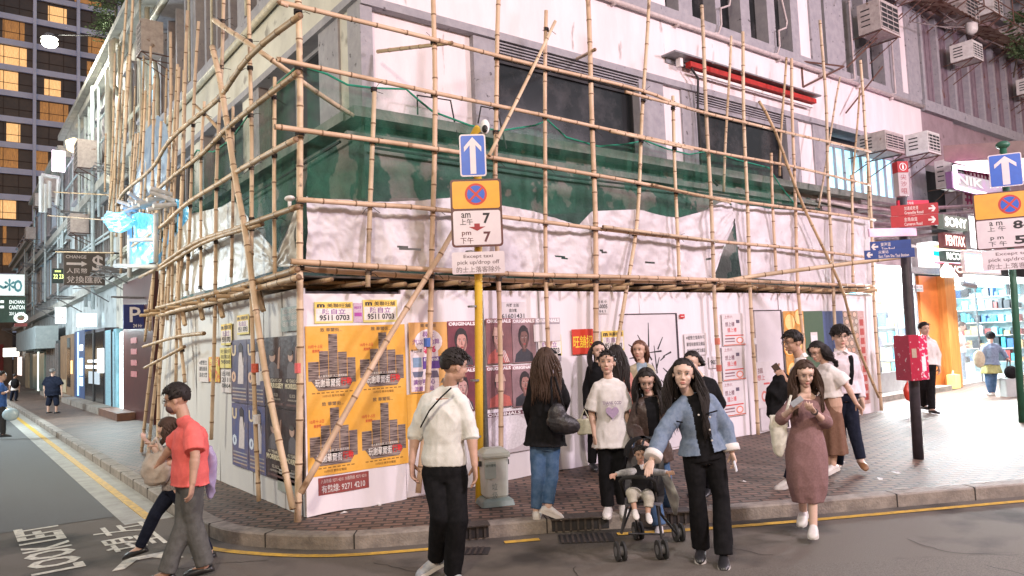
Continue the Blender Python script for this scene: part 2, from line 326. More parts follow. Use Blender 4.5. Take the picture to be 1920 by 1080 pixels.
# cores (set back behind the facade pieces)
mb = MB(); mb.bx(1.9, 12.9, 1.9, 12, 0, 14); mb.bx(12.9, 18.4, 1.9, 12, 3.3, 20); mb.bx(1.9, 12.9, 3.2, 12, 14, 20); mb.build('inner_wall', m_void, B)
mb = MB(); mb.bx(1.54, 12.9, 1.54, 1.9, 0.13, 4.84); mb.bx(1.54, 1.9, 1.9, 13.2, .13, 4.84); mb.build('lower_wall', m_green, B)
mb = MB(); fb(mb, RFm, 1.25, 18.4, 4.84, 4.98, -.3, .28); fb(mb, RFm, 1.25, 18.4, 4.60, 4.70, -.03, .05); fb(mb, LFm, -1.5, -13.4, 4.842, 4.978, -.3, .28); mb.build('ledge', mat('ledge_concrete', (.13, .16, .14), (.24, .25, .22), 4, .8, bump=.6, bscale=18), B)
# hanging flashing and conduit under the ledge
mb = MB(); mb.path([RFm.p(1.6, 4.5, .1), RFm.p(5, 4.45, .1), RFm.p(9, 4.5, .1), RFm.p(13, 4.46, .1)], .018); mb.path([RFm.p(2.2, 5.0, .28), RFm.p(2.25, 5.3, .2), RFm.p(2.8, 5.32, .2), RFm.p(2.85, 4.6, .31)], .012)
mb.path([RFm.p(3.2, 5.02, .3), RFm.p(3.3, 5.3, .25), RFm.p(3.6, 5.3, .25), RFm.p(3.7, 4.7, .3)], .012); mb.path([LFm.p(-2, 4.7, .1), LFm.p(-7, 4.6, .1), LFm.p(-13, 4.7, .1)], .02); mb.build('conduit', mat('cable_black', (.02, .02, .02)), B)
# first floor, street facade: (x0, x1, kind)
Z1a, Z1b = 4.98, 6.50
pcs = dict(w=MB(), g=MB())
def pil(F, x0, x1, k, z0, z1, d=0): fb(pcs[k], F, x0, x1, z0, z1, -.39, d)
for x0, x1, k, d in ((1.5, 1.68, 'g', .02), (1.68, 3.38, 'w', -.1), (3.38, 3.82, 'g', .0), (7.02, 7.68, 'g', .0), (7.68, 8.2, 'w', -.04), (8.2, 8.62, 'g', 0), (11.72, 12.2, 'g', 0), (12.2, 12.8, 'w', -.04), (12.8, 13.35, 'g', 0), (16.6, 16.95, 'g', 0), (16.95, 17.6, 'w', -.04), (17.6, 18.4, 'g', 0)):
    pil(RFm, x0, x1, k, Z1a, Z1b, d)
fb(pcs['g'], RFm, 1.5, 18.4, 6.50, 6.62, -.38, .06); fb(pcs['g'], RFm, 3.82, 7.02, 6.3, 6.5, -.3, -.08); fb(pcs['g'], RFm, 8.62, 11.72, 6.25, 6.5, -.3, -.08)
fb(pcs['w'], RFm, 1.5, 18.4, 6.62, 7.82, -.38, 0)
fb(pcs['g'], RFm, 1.5, 18.4, 7.82, 8.02, -.38, .05)
# second floor, street facade: fins and pilasters read off the photograph
x = 1.5
segs = [(1.5, 2.2, 'g'), (2.9, 3.05, 'g'), (3.8, 3.95, 'g'), (4.7, 4.85, 'g'), (5.6, 6.0, 'g'), (6.0, 7.9, 'w')]
for a, b, k in ((1273, 1298, 'g'), (1343, 1353, 'g'), (1391, 1408, 'g'), (1442, 1456, 'g'), (1487, 1501, 'g'), (1501, 1524, 'w'), (1524, 1546, 'g'), (1552, 1586, 'g'), (1600, 1606, 'g'), (1628, 1634, 'g'), (1660, 1692, 'g'), (1692, 1706, 'w'), (1706, 1728, 'g')):
    y = 60 + (a-1273)*.3; segs.append((rx(a, y), rx(b, y), k))
for a, b, k in segs: pil(RFm, a, b, k, 8.02, 10.55, -.02 if k == 'w' else .03)
mb = MB()
for a, b in ((2.2, 6.0), (7.9, segs[-1][1])): mb.box(RFm.p((a+b)/2, 9.3, -.28), (b-a, 2.5, .03), (RFm.r, RFm.u, RFm.n))
mb.build('window', m_dark, B)
fb(pcs['g'], RFm, 1.5, 18.4, 10.55, 10.8, -.38, .1); fb(pcs['w'], RFm, 1.5, 18.4, 10.8, 11.9, -.38, 0)
for i in range(16):
    pil(RFm, 2+i*1.05, 2.25+i*1.05, 'g', 11.9, 14.2, 0)
fb(pcs['w'], RFm, 1.5, 18.4, 14.2, 15.5, -.38, 0)
fb(pcs['w'], RFm, 1.5, 18.4, 15.5, 26, -.38, -.1)
pcs['w'].build('painted_wall', m_wall, B); pcs['g'].build('grey_frame', m_grey, B)
def window(F, x0, x1, z0, z1, nx, parent, fm=m_grey, gm=m_dark, d=-.24, fw=.05):
    w = MB(); w.box(F.p((x0+x1)/2, (z0+z1)/2, d), (x1-x0, z1-z0, .03), (F.r, F.u, F.n)); g = w.build('window', gm, parent)
    f = MB()
    for i in range(nx+1):
        c = x0+(x1-x0)*i/nx; fb(f, F, c-fw/2, c+fw/2, z0+.001, z1-.001, d+.016, d+.07)
    fb(f, F, x0-.02, x1+.02, z1-.06, z1, d+.017, d+.06); fb(f, F, x0-.02, x1+.02, z0, z0+.06, d+.017, d+.06); f.build('window_frame', fm, g)
    return g
window(RFm, 3.82, 7.02, 4.99, 6.3, 1, B, m_slot); window(RFm, 8.62, 11.72, 4.99, 6.25, 1, B, m_slot)
window(RFm, 13.35, 16.6, 4.99, 6.15, 8, B, m_grey, mat('blue_lit_glass', (.40, .80, .90), (.20, .45, .60), 3, emit=.85), -.1)
for a, b in ((3.82, 7.02), (8.62, 11.72)):                     # rails of the removed shutters inside the openings
    m = MB()
    for k in range(4): fb(m, RFm, a, b, 6.34+.04*k, 6.36+.04*k, -.08, -.04+.02*k)
    m.build('shutter_rail', m_grey, B)
# drain pipe along the band and its branches
mb = MB(); mb.path([RFm.p(2, 7.74, .09), RFm.p(18.4, 7.78, .09)], .045, 10)
for x in np.arange(3, 18, 1.7): mb.box(RFm.p(x, 7.74, .06), (.03, .13, .12), (RFm.r, RFm.u, RFm.n))
for px in (1345, 1452): x = rx(px, 90); mb.path([RFm.p(x-.35, 7.76, .1), RFm.p(x-.1, 7.8, .12), RFm.p(x, 8.0, .13), RFm.p(x+.02, 8.35, .12), RFm.p(x+.35, 8.5, .1), RFm.p(x+.4, 8.65, .1), RFm.p(x+.1, 9.6, .1)], .022)
for px in (1595, 1670): x = rx(px, 170); mb.path([RFm.p(x-.3, 7.78, .1), RFm.p(x, 7.85, .12), RFm.p(x, 9.9, .12)], .025)
mb.build('drain_pipe', m_pipe, B, smooth=True)
# dead red lit-sign tray on the band
t = empty('sign_tray', RFm.p(10, 6.8, 0), 'long empty red and white strip light tray fixed under the pink band', 'light fitting')
xa, xb = rx(1240, 115), rx(1515, 200); mb = MB(); fb(mb, RFm, xa, xb, 7.02, 7.05, .004, .34); fb(mb, RFm, xa+.1, xb, 6.93, 7.02, .004, .04); mb.build('tray', m_steel, t)
mb = MB(); fb(mb, RFm, xa+.55, xb-.05, 6.88, 6.98, .12, .24); mb.build('red_strip', mat('red_strip', (.48, .02, .015), (.3, .015, .01), 8), t)
mb = MB(); fb(mb, RFm, xa+.7, xb-.05, 6.80, 6.85, .1, .16); fb(mb, RFm, xa+.3, xa+.38, 6.85, 7.02, .1, .2); mb.build('white_tube', ink((.7, .66, .66)), t)
mb = MB(); mb.path([RFm.p(xa+.62, 6.86, .2), RFm.p(xa+.8, 6.7, .2), RFm.p(xa+.85, 6.2, .12), RFm.p(xa+.88, 5.0, .1), RFm.p(xa+1.0, 4.6, .35)], .022); mb.build('cable', mat('cable_black'), t)
# rusty triangular bracket
t = MB(); x = rx(1505, 170); P = [RFm.p(x, 7.9, .02), RFm.p(x, 7.3, .02), RFm.p(x+1.35, 7.95, .3)]
for a, b in ((0, 1), (0, 2), (1, 2)): t.path([P[a], P[b]], .022, 4)
tag(t.build('wall_bracket', m_rust), 'rusty triangular steel bracket on the pink band right of the red strip tray', 'bracket')
# ---- side street facade of the corner building (x = -y on LFm)
pw = MB(); pg = MB()
def lb(mb, y0, y1, z0, z1, d0, d1): fb(mb, LFm, -y0, -y1, z0, z1, d0, d1)
lb(pw, 1.5, 13.2, 6.7, 7.75, -.37, .001); lb(pg, 1.5, 13.2, 6.58, 6.70, -.37, .06); lb(pg, 1.5, 13.2, 7.75, 7.95, -.37, .12)
for y0, y1, k in ((1.72, 2.2, 'w'), (2.2, 2.9, 'g'), (5.6, 6.1, 'g'), (6.1, 6.6, 'w'), (9.2, 9.5, 'g'), (9.5, 10.1, 'w'), (12.8, 13.2, 'g')): lb(pw if k == 'w' else pg, y0, y1, 4.99, 6.58, -.3, -.03 if k == 'w' else 0)
for i in range(14): lb(pg, 2.0+i*.85, 2.0+i*.85+(.42 if i % 4 == 1 else .14), 7.95, 10.3, -.3, .02)
lb(pg, 1.5, 13.2, 10.3, 10.45, -.37, .25); lb(pw, 1.5, 13.2, 10.45, 11.3, -.37, 0); lb(pg, 1.5, 13.2, 11.3, 11.6, -.37, .5)
lb(pg, 1.5, 13.2, 11.6, 14.2, -.37, -.1); lb(pg, 1.5, 13.2, 14.2, 14.5, -.37, .3); lb(pg, 1.5, 13.2, 14.5, 26, -.37, -.1)
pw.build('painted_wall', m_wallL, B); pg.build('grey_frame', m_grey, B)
window(LFm, -5.6, -2.9, 4.99, 6.58, 2, B); window(LFm, -9.2, -6.6, 4.99, 6.58, 2, B); window(LFm, -12.8, -10.1, 4.99, 6.58, 2, B); window(LFm, -13.1, -1.9, 7.96, 10.29, 12, B, m_grey, m_dark, -.26)
mb = MB(); mb.path([LFm.p(-1.6, 7.70, .1), LFm.p(-13, 7.66, .1)], .06, 10); mb.path([LFm.p(-1.6, 10.4, .32), LFm.p(-13.3, 10.36, .32)], .07, 10)
mb.path([LFm.p(-13.0, 10.3, .3), LFm.p(-13.0, 9.0, .12), LFm.p(-13.0, .2, .12)], .06, 10)
for y in (4.2, 5.9, 8.1, 9.9): mb.path([LFm.p(-y, 10.3, .3), LFm.p(-y, 10.0, .1), LFm.p(-y, 8, .1)], .03, 8)
mb.build('drain_pipe', m_pipeL, B, smooth=True)
# ================================================================ air conditioners
def ac(F, x, z, w, h, dp, label, group, m=None, rack=True, proud=.25):
    t = empty('air_conditioner', F.p(x, z, proud+.02), label, 'air conditioner', group)
    mb = MB(); fb(mb, F, x-w/2, x+w/2, z, z+h, proud, proud+dp); mb.build('casing', m or m_ac, t)
    s = MB()
    fb(s, F, x-w/2+.04, x+w/2-.04, z+.05, z+h-.05, proud+dp+.001, proud+dp+.004)
    for k in range(4): s.box(F.p(x-w/2-.003, z+h*(.25+.17*k), proud+dp*.35), (.004, .03, dp*.4), (F.r, F.u, F.n))
    s.build('grille', m_slot, t)
    g = MB()
    for k in range(6): fb(g, F, x-w/2+.03, x+w/2-.03, z+.07+k*(h-.14)/5-.012, z+.07+k*(h-.14)/5+.012, proud+dp+.005, proud+dp+.012)
    for k in range(4): c = x-w/2+.05+k*(w-.1)/3; fb(g, F, c-.008, c+.008, z+.05, z+h-.05, proud+dp+.013, proud+dp+.018)
    g.build('louvre', m or m_ac, t)
    if rack:
        r = MB()
        for s_ in (-1, 1):
            xx = x+s_*(w/2-.05); r.path([F.p(xx, z-.02, .02), F.p(xx, z-.02, proud+dp)], .014, 4); r.path([F.p(xx, z-.45, .02), F.p(xx, z-.03, proud+dp-.05)], .014, 4)
        r.path([F.p(x-w/2, z-.02, proud+dp), F.p(x+w/2, z-.02, proud+dp)], .014, 4); r.build('rack', m_rust, t)
    return t
AG = 'air conditioners on the street facade'
for px, py, w, h, dp, lab, m in ((1610, 82, .95, .75, .55, 'large boxy air conditioner on a rusty rack above the bamboo, left of the others', m_ac), (1775, 128, .7, .5, .6, 'white window air conditioner sticking out below the rusty awning', m_acw), (1898, 186, .7, .5, .6, 'small white window air conditioner near the top right edge of the wall', m_acw),
        (1765, 55, .9, .65, .6, 'beige air conditioner on the upper rack left of its neighbour', m_ac), (1815, 45, .7, .6, .6, 'pale air conditioner beside a grey gas cylinder-like pipe on the upper rack', m_acw), (1660, 8, .9, .6, .6, 'old air conditioner with twisted racks at the top edge of the wall', m_ac),
        (1868, 95, .8, .6, .6, 'grey air conditioner on the far upper rack at the right', m_ac), (1900, 118, .8, .6, .6, 'dusty air conditioner on the far upper rack, nearest the frame edge', m_ac), (1712, 12, .8, .6, .6, 'stained air conditioner over the corrugated rusty awning', m_ac),
        (1605, 300, .9, .45, .7, 'long air conditioner behind the bamboo over the blue lit window', m_ac), (1693, 300, .7, .55, .55, 'window air conditioner right above the red information sign', m_acw), (1752, 360, .95, .75, .4, 'cream air conditioner lit pink beside the neon sign', m_acw), (1905, 10, .8, .6, .6, 'dark air conditioner at the top right corner', m_ac)):
    x, z = RFm.at(px, py); ac(RFm, x, z, w, h, dp, lab, AG, m)
LG = 'air conditioners on the side street'
for px, py, w, h, dp, lab in ((322, 112, .55, .8, .5, 'grey air conditioner high on the cream side wall behind the bamboo poles'), (193, 322, .9, 1.0, .6, 'tall cream air conditioner beside the thick yellow drain pipe'), (178, 440, .8, .7, .6, 'small cream air conditioner above the money changer sign'), (120, 375, 1.0, .9, .6, 'pale air conditioner in the cluster over the side street'), (95, 300+90, .8, .7, .5, 'air conditioner under the white gable over the side street'), (75, 450, .8, .7, .5, 'farthest small air conditioner over the side street')):
    x, z = LFm.at(px, py); ac(LFm, x, z, w, h, dp, lab, LG, m_ac)

for n, (x0, x1, ya, yb) in enumerate(((1038, 1145, 1003, 1024), (861, 920, 1027, 1044))):
    a = onZ(x0+8, ya, .004); b_ = onZ(x1, ya-(4 if n == 0 else 1), .004); d = unit(b_-a); nn = A(d[1], -d[0], 0); w = .30 if n == 0 else .22; L = np.linalg.norm(b_-a)
    t = empty('gully_grate', (a+b_)/2, ['dark iron gully grating on the road beside the gap in the yellow line', 'small dark iron grating on the road beside the legs in black trousers'][n], 'drain')
    MB().box((a+b_)/2+nn*w/2, (L, w, .004), (d, nn, A(0, 0, 1))).build('recess', m_slot, t); g = MB()
    for k in range(int(L/.05)): g.box(a+d*(.03+.05*k)+nn*w/2+A(0, 0, .006), (.022, w, .006), (d, nn, A(0, 0, 1)))
    g.build('grating', mat('cast_iron'), t)
ck = MB(); Rc = random.Random(31)
for k in range(7):                                             # cracks in the asphalt
    q0 = onZ(*((300, 1070), (700, 1055), (1080, 1062), (1450, 1040), (1700, 1010), (1850, 1060), (120, 960))[k], .004); a = Rc.uniform(0, 6); pts = [q0]
    for i in range(14): a += Rc.uniform(-.6, .6); pts.append(pts[-1]+A(math.cos(a), math.sin(a), 0)*Rc.uniform(.04, .10))
    for u_, v_ in zip(pts[:-1], pts[1:]): d = unit(v_-u_); nn = A(-d[1], d[0], 0)*.004; ck.add([u_-nn, v_-nn, v_+nn, u_+nn], [(0, 1, 2, 3)])
ck.build('road_crack', mat('joint_dirt'), base=(0, 0, 0), kind='structure')
MB().add([onZ(1120, 1080, .0035), onZ(1930, 1035, .0035), onZ(1960, 1200, .0035), onZ(1120, 1200, .0035)], [(0, 3, 2, 1)]).build('road_patch', mat('asphalt_patch', (.084, .072, .059), (.18, .155, .128), 110, .8, bump=.6, bscale=200), base=(0, 0, 0), kind='structure')
# ================================================================ hoarding round the corner
HR_ = Frame((0, 0, 0), (1, 0, 0)); HL_ = Frame((0, 0, 0), (0, -1, 0))
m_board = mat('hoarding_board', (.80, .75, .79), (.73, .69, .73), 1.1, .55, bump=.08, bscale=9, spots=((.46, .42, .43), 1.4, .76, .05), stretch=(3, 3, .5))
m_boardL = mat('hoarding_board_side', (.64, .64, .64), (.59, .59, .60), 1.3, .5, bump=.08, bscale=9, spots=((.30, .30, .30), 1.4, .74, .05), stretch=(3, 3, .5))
m_gap = mat('panel_gap', (.05, .04, .05), rough=.9)
t = empty('hoarding', (4, .03, .13), 'white site hoarding along the main street covered in posters and doors', 'hoarding')
seams = [0.0, 1.17, 3.2, 5.1, 7.6, 8.62, 10.0, 11.93]
for i in range(len(seams)-1):
    mb = MB(); a, b = seams[i]+.006, seams[i+1]-.006; top = 2.42 if i == 0 else 2.47
    d1 = .02 if i == 0 else 0.0
    # slightly bowed sheet
    n = 9; G = np.array([[HR_.p(a+(b-a)*u/n, .13+(top-.13)*v/8+(.012*math.sin(u*.7+i) if v == 0 else 0), d1+.006*math.sin(u*1.3+i*2+v*.5)) for v in range(9)] for u in range(n+1)])
    mb.grid(G); mb.box(HR_.p((a+b)/2, (top+.13)/2, -.03), (b-a, top-.13, .04), (HR_.r, HR_.u, HR_.n)); mb.build('panel', m_board, t, smooth=False)
mb = MB(); fb(mb, HR_, 0, 11.93, .13, 2.45, -.09, -.055); mb.build('backing', m_gap, t)
def door(x0, x1, z1, gap, tt):
    f = MB(); fb(f, HR_, x0, x1, .16, z1, .010, .022); o = f.build('door', mat('door_board', (.70, .66, .70), (.62, .58, .62), 2, .5), tt)
    g = MB(); fb(g, HR_, x0-.02, x1+.03, z1, z1+.015, .008, .03); fb(g, HR_, x1, x1+.035, .15, z1, .008, .03); g.build('door_gap', m_gap, o)
    return o
xa, za = HR_.at(1163, 590); xb, _ = HR_.at(1270, 700); d1 = door(xa, xb, HR_.at(1200, 590)[1], 0, t)
xa, za = HR_.at(1412, 582); xb, _ = HR_.at(1467, 680); door(xa, xb, HR_.at(1440, 583)[1], 0, t)
mb = MB()                                                     # sunburst strokes sprayed on the door
for a, b in (((1215, 605), (1216, 650)), ((1195, 628), (1206, 648)), ((1242, 632), (1233, 655)), ((1178, 646), (1190, 654)), ((1226, 648), (1232, 700)), ((1218, 661), (1240, 658)), ((1236, 670), (1231, 690)), ((1222, 680), (1228, 696)), ((1243, 668), (1258, 660)), ((1243, 690), (1256, 702)), ((1239, 712), (1250, 724)), ((1180, 672), (1192, 670)), ((1210, 655), (1222, 675)), ((1238, 676), (1246, 668))):
    p0 = HR_.at(*a, .02); p1 = HR_.at(*b, .02); d = unit(A(p1[0]-p0[0], p1[1]-p0[1], 0)); n_ = (-d[1]*.014, d[0]*.014)
    mb.plate(HR_, [(p0[0]-n_[0]*.4, p0[1]-n_[1]*.4), (p1[0]-n_[0], p1[1]-n_[1]), (p1[0]+n_[0], p1[1]+n_[1]), (p0[0]+n_[0]*.4, p0[1]+n_[1]*.4)], .022, .025)
mb.build('spray_strokes', BLACK, d1)
t2 = empty('hoarding', (-.03, 3, .13), 'grey white site hoarding along the side street with black concert posters', 'hoarding')
seams = [0.0, .55, 1.15, 1.6, 2.95, 4.1, 5.2, 6.42]
for i in range(len(seams)-1):
    mb = MB(); a, b = seams[i]+.005, seams[i+1]-.005; n = 6
    G = np.array([[HL_.p(-a-(b-a)*(n-u)/n, .13+2.35*v/8, .004*math.sin(u*1.1+i*2+v*.6)) for v in range(9)] for u in range(n+1)])
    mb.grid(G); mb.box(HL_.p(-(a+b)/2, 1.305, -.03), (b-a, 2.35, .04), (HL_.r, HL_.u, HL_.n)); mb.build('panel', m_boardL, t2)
mb = MB(); fb(mb, HL_, -.06, -6.42, .13, 2.45, -.09, -.055); mb.build('backing', m_gap, t2)
# ================================================================ posters
def P4(F, x0, y0, x1, y1, d=0.03):                             # pixel box -> face box
    xa = F.at(x0, (y0+y1)/2, d)[0]; xb = F.at(x1, (y0+y1)/2, d)[0]; xm = (x0+x1)/2
    return min(xa, xb), max(xa, xb), F.at(xm, y1, d)[1], F.at(xm, y0, d)[1]
class Poster:
    def __init__(s, F, box, paper, label, name='poster', group=None, d=.028, px=True, cat='poster'):
        s.F = F; s.x0, s.x1, s.z0, s.z1 = P4(F, *box) if px else box; s.w = s.x1-s.x0; s.h = s.z1-s.z0; s.d = d; s.mats = []; s.mb = {}
        base = MB(); n, k = 6, 6
        base.rect(F, s.x0, s.x1, s.z0, s.z1, d-.004, d)
        s.o = tag(base.build(name, paper), label, cat, group); s.k = {}
    def m(s, col): return s.k.setdefault(col if not isinstance(col, bpy.types.Material) else col.name, (MB(), col))[0]
    def rect(s, x0, x1, y0, y1, col, l=1): s.m(col).rect(s.F, s.x0+x0*s.w, s.x0+x1*s.w, s.z0+y0*s.h, s.z0+y1*s.h, s.d+.0003, s.d+.0012*l)
    def poly(s, pts, col, l=1): s.m(col).plate(s.F, [(s.x0+x*s.w, s.z0+y*s.h) for x, y in pts], s.d+.0003, s.d+.0012*l)
    def oval(s, cx, cy, rx_, ry, col, l=1, n=18, a0=0, a1=2*math.pi): s.poly([(cx+rx_*math.cos(a0+(a1-a0)*i/(n-(a1-a0 < 6.2))), cy+ry*math.sin(a0+(a1-a0)*i/(n-(a1-a0 < 6.2)))) for i in range(n)], col, l)
    def text(s, body, x, y, w, h, col, l=1, bold=.02): letter(s.m(col), s.F, body, s.x0+x*s.w, s.z0+y*s.h, w*s.w, h*s.h, s.d+.0012*l+.0006, bold)
    def done(s, name='print'):
        for mb, col in s.k.values():
            mb.build(name, col if isinstance(col, bpy.types.Material) else ink(col), s.o)
        return s.o
YEL = (.75, .52, .10); YP = mat('yellow_poster', (.72, .46, .10), (.62, .36, .06), 3, .5, bump=.25, bscale=9); LY = mat('pale_yellow_paper', (.76, .68, .24), (.66, .57, .16), 6, .6)
PUR = (.22, .06, .30); DK = (.03, .03, .035); PW = mat('paper_white', (.70, .66, .68), (.62, .58, .60), 6, .6)
def agent(F, box, label, cut=0, d=.028):
    p = Poster(F, box, LY, label, group='yellow property agent bills')
    p.rect(.03, .97, .70, .97, YEL); p.text('m', .06, .74, .2, .16, DK, 2, .05); p.text('美聯旺舖', .32, .73, .62, .2, DK, 2, .03)
    p.rect(.03, .97, .10, .69, (.68, .64, .62)); p.text('陳自立', .2, .42, .6, .25, PUR, 2, .03); p.text('9511 0703', .12, .13, .78, .26, DK, 2, .03)
    if cut: p.rect(0, 1, 0, .08, (.5, .12, .05), 2)
    return p.done()
agent(HR_, (590, 566, 662, 606), 'yellow property bill above the orange posters, left of the pair')
agent(HR_, (681, 562, 745, 604), 'yellow property bill above the orange posters, right of the pair')
p = Poster(HR_, (663, 568, 680, 604), mat('pink_print', (.5, .3, .45), (.6, .5, .6), 60, .6), 'small purple patterned bill between two yellow bills above the orange posters'); p.rect(.1, .9, .3, .5, (.35, .05, .3)); p.text('BEST', .1, .7, .8, .12, (.3, .05, .3)); p.done()
agent(HR_, (1008, 628, 1053, 668), 'yellow property bill pasted over the last portrait poster')
agent(HR_, (1129, 620, 1170, 658), 'yellow property bill between the red bill and the sprayed door')
# orange posters: piles of papers standing like a raised hand
m_stack = mat('paper_pile', (.34, .27, .24), (.07, .05, .05), 9, .8, stretch=(.5, .5, 12), thr=(.42, .56), detail=3)
OR = mat('orange_poster', (.84, .47, .10), (.74, .36, .035), 1.6, .42, bump=.5, bscale=5)
xm = P4(HR_, 574, 605, 763, 890); 
X0, X1 = HR_.at(575, 750, .03)[0], HR_.at(763, 750, .03)[0]; Z0, Z1 = HR_.at(660, 884, .03)[1], HR_.at(660, 610, .03)[1]
nm = ['upper left', 'upper right', 'lower left', 'lower right']
for q in range(4):
    cx, cy = q % 2, 1-q//2; w = (X1-X0)/2; h = (Z1-Z0)/2
    p = Poster(HR_, (X0+cx*w, X0+(cx+1)*w, Z0+cy*h, Z0+(cy+1)*h), OR, 'orange poster of paper piles like a raised hand, %s of the four' % nm[q], px=False, group='orange posters of paper piles')
    p.text('致 華爾街...', .28, .92, .42, .055, (.10, .08, .06), 1, .03)
    for x0, x1, y0, y1 in ((.04, .24, .26, .52), (.25, .42, .2, .66), (.43, .60, .2, .93), (.61, .78, .2, .64), (.79, .95, .22, .56)): p.rect(x0, x1, y0, y1-(.04 if y1 > .9 else 0), m_stack, 1 if x0 != .43 else 2)
    p.poly([(.06, .30), (.95, .30), (.80, .13), (.22, .13)], m_stack, 2)
    p.text('10月十-5日', .05, .70, .26, .05, (.5, .05, .03), 2, .02); p.text('東岸播 一', .12, .64, .2, .045, (.5, .05, .03), 2, .02)
    p.text('名人實我批評  名上樓資與關', .22, .305, .55, .03, (.7, .66, .6), 4, .01)
    p.text('玩謝華爾街', .16, .175, .48, .11, (.75, .72, .68), 4, .03); p.text('行動', .65, .18, .21, .11, (.62, .02, .02), 4, .04)
    for k in range(9): p.rect(.10+.09*k, .16+.09*k, .09, .105, (.25, .12, .02), 1)
    p.text('10月5日 數年在電腦', .3, .035, .42, .035, (.2, .1, .02), 2, .01); p.done()
p = Poster(HR_, (597, 890, 692, 922), mat('dark_red_bill', (.30, .05, .04), (.22, .06, .06), 30, .6), 'dark red telephone bill below the orange posters'); p.text('八身熱線: 9271 4210  水務熱線: 9271 4210', .05, .66, .9, .24, (.6, .5, .45), 1, .0); p.text('有熱線: 9271 4210', .06, .1, .86, .46, (.55, .52, .5), 1, .04); p.done()
p = Poster(HR_, (768, 604, 840, 735), mat('peach_poster', (.72, .42, .16), (.66, .34, .08), 2, .5, bump=.4, bscale=6), 'orange price poster with a white disc behind a bamboo pole')
p.rect(.02, .74, .02, .60, (.66, .58, .62)); p.oval(.5, .72, .36, .18, (.70, .64, .68), 2); p.text('尋注', .34, .78, .3, .09, (.2, .05, .3), 3); p.text('汽以又給算', .08, .68, .7, .08, (.2, .05, .3), 3); p.text('$16', .36, .55, .32, .11, (.6, .03, .1), 3, .05); p.text('每日只需', .04, .57, .28, .05, DK, 3)
p.rect(.33, .78, .33, .5, (.10, .04, .25), 2); p.text('6966 6968', .36, .44, .38, .05, (.7, .7, .7), 3); p.rect(.08, .3, .36, .5, (.18, .28, .42), 2); p.poly([(.1, .22), (.3, .22), (.34, .3), (.06, .3)], (.12, .14, .22), 2); p.poly([(.4, .2), (.75, .2), (.7, .3), (.45, .3)], (.12, .10, .16), 2)
p.text('讓你更專心', .08, .11, .55, .08, (.15, .04, .25), 3, .03); p.text('流嚴 又 貼', .1, .02, .5, .07, (.2, .05, .3), 3); p.text('致 華爾街', .3, .93, .4, .05, (.12, .1, .08), 3); p.done()
Poster(HR_, (764, 737, 836, 800), OR, 'torn orange poster sheet behind the man in the white shirt').done()
# portrait posters
SKT = [(.50, .26, .22), (.42, .24, .20), (.16, .08, .07), (.55, .34, .30), (.48, .28, .26), (.38, .2, .18), (.30, .15, .13), (.52, .32, .28)]
def portrait(box, k, label):
    r = random.Random(k*11+3)
    bgc = [(.22, .05, .07), (.28, .12, .13), (.35, .22, .24), (.42, .38, .42)][k % 4]
    p = Poster(HR_, box, mat('portrait_ground_%d' % (k % 4), bgc, tuple(x*.5 for x in bgc), 3, .5, bump=.3, bscale=7), label, group='portrait posters in a row')
    sk = SKT[k % 8]; dk = tuple(x*.45 for x in sk); hr = (.02, .013, .015); cx = .42+r.uniform(0, .18); cy = .52
    cl = [(.42, .10, .08), (.05, .04, .05), (.38, .33, .30), (.03, .03, .04)][(k*3+1) % 4]
    p.poly([(cx-.42, .02), (cx-.36, .20), (cx-.12, .32), (cx+.12, .32), (cx+.36, .2), (cx+.42, .02)] if cx < .5 else [(.1, .02), (.14, .22), (cx-.12, .32), (cx+.12, .32), (.9, .24), (.98, .02)], cl, 1)
    if k % 3 == 1:
        for q in (0, 1, 2): p.poly([(.70+.07*q, .03), (.73+.07*q, .03), (.60+.05*q, .29), (.57+.05*q, .29)], (.6, .55, .55), 2)
    p.poly([(cx-.08, .25), (cx+.08, .25), (cx+.07, .42), (cx-.07, .42)], dk, 2)
    p.oval(cx, cy+.07, .235 if k % 2 == 0 else .195, .26 if k % 2 == 0 else .225, hr, 2); p.oval(cx+.02, cy, .175, .225, sk, 3)
    if k % 4 == 1: p.poly([(cx-.2, cy+.1), (cx+.24, cy+.1), (cx+.17, cy+.27), (cx-.13, cy+.29)], (.5, .33, .27), 4)
    else: p.poly([(cx-.19, cy+.10), (cx-.15, cy+.25), (cx+.18, cy+.26), (cx+.2, cy+.12), (cx+.08, cy+.19), (cx-.1, cy+.18)], hr, 4); p.poly([(cx+.02, cy-.2), (cx+.12, cy-.16), (cx+.19, cy), (cx+.17, cy+.12), (cx+.13, cy)], dk, 4)
    for s_ in (-1, 1):
        p.oval(cx+.02+s_*.075, cy+.045, .034, .014, (.5, .42, .40), 5, 10); p.oval(cx+.02+s_*.075, cy+.045, .015, .014, (.015, .01, .01), 6, 8); p.poly([(cx+.02+s_*.04, cy+.075), (cx+.02+s_*.12, cy+.078), (cx+.02+s_*.11, cy+.09), (cx+.02+s_*.045, cy+.088)], hr, 5)
    p.poly([(cx+.01, cy+.05), (cx+.045, cy-.045), (cx-.01, cy-.05)], dk, 5); p.oval(cx+.02, cy-.10, .055, .018, (.30, .06, .06), 5, 12)
    p.poly([(cx-.155, cy-.02), (cx-.12, cy-.14), (cx-.02, cy-.22), (cx-.07, cy-.08)], dk, 4)
    p.rect(0, 1, .885, 1, bgc, 5); p.text('ORIGINALS', .03, .9, .94, .08, (.72, .68, .70), 6, .05); p.done()
row = ['top row, far left beside the yellow post', 'top row, cap wearer just right of the grey pole', 'top row, dark face in the middle', 'top row, under the yellow bill', 'middle row, half hidden by the yellow post', 'middle row behind the bamboo pole', 'middle row, dark hood above the woman in jeans', 'middle row, nearest the woman in the black jacket']
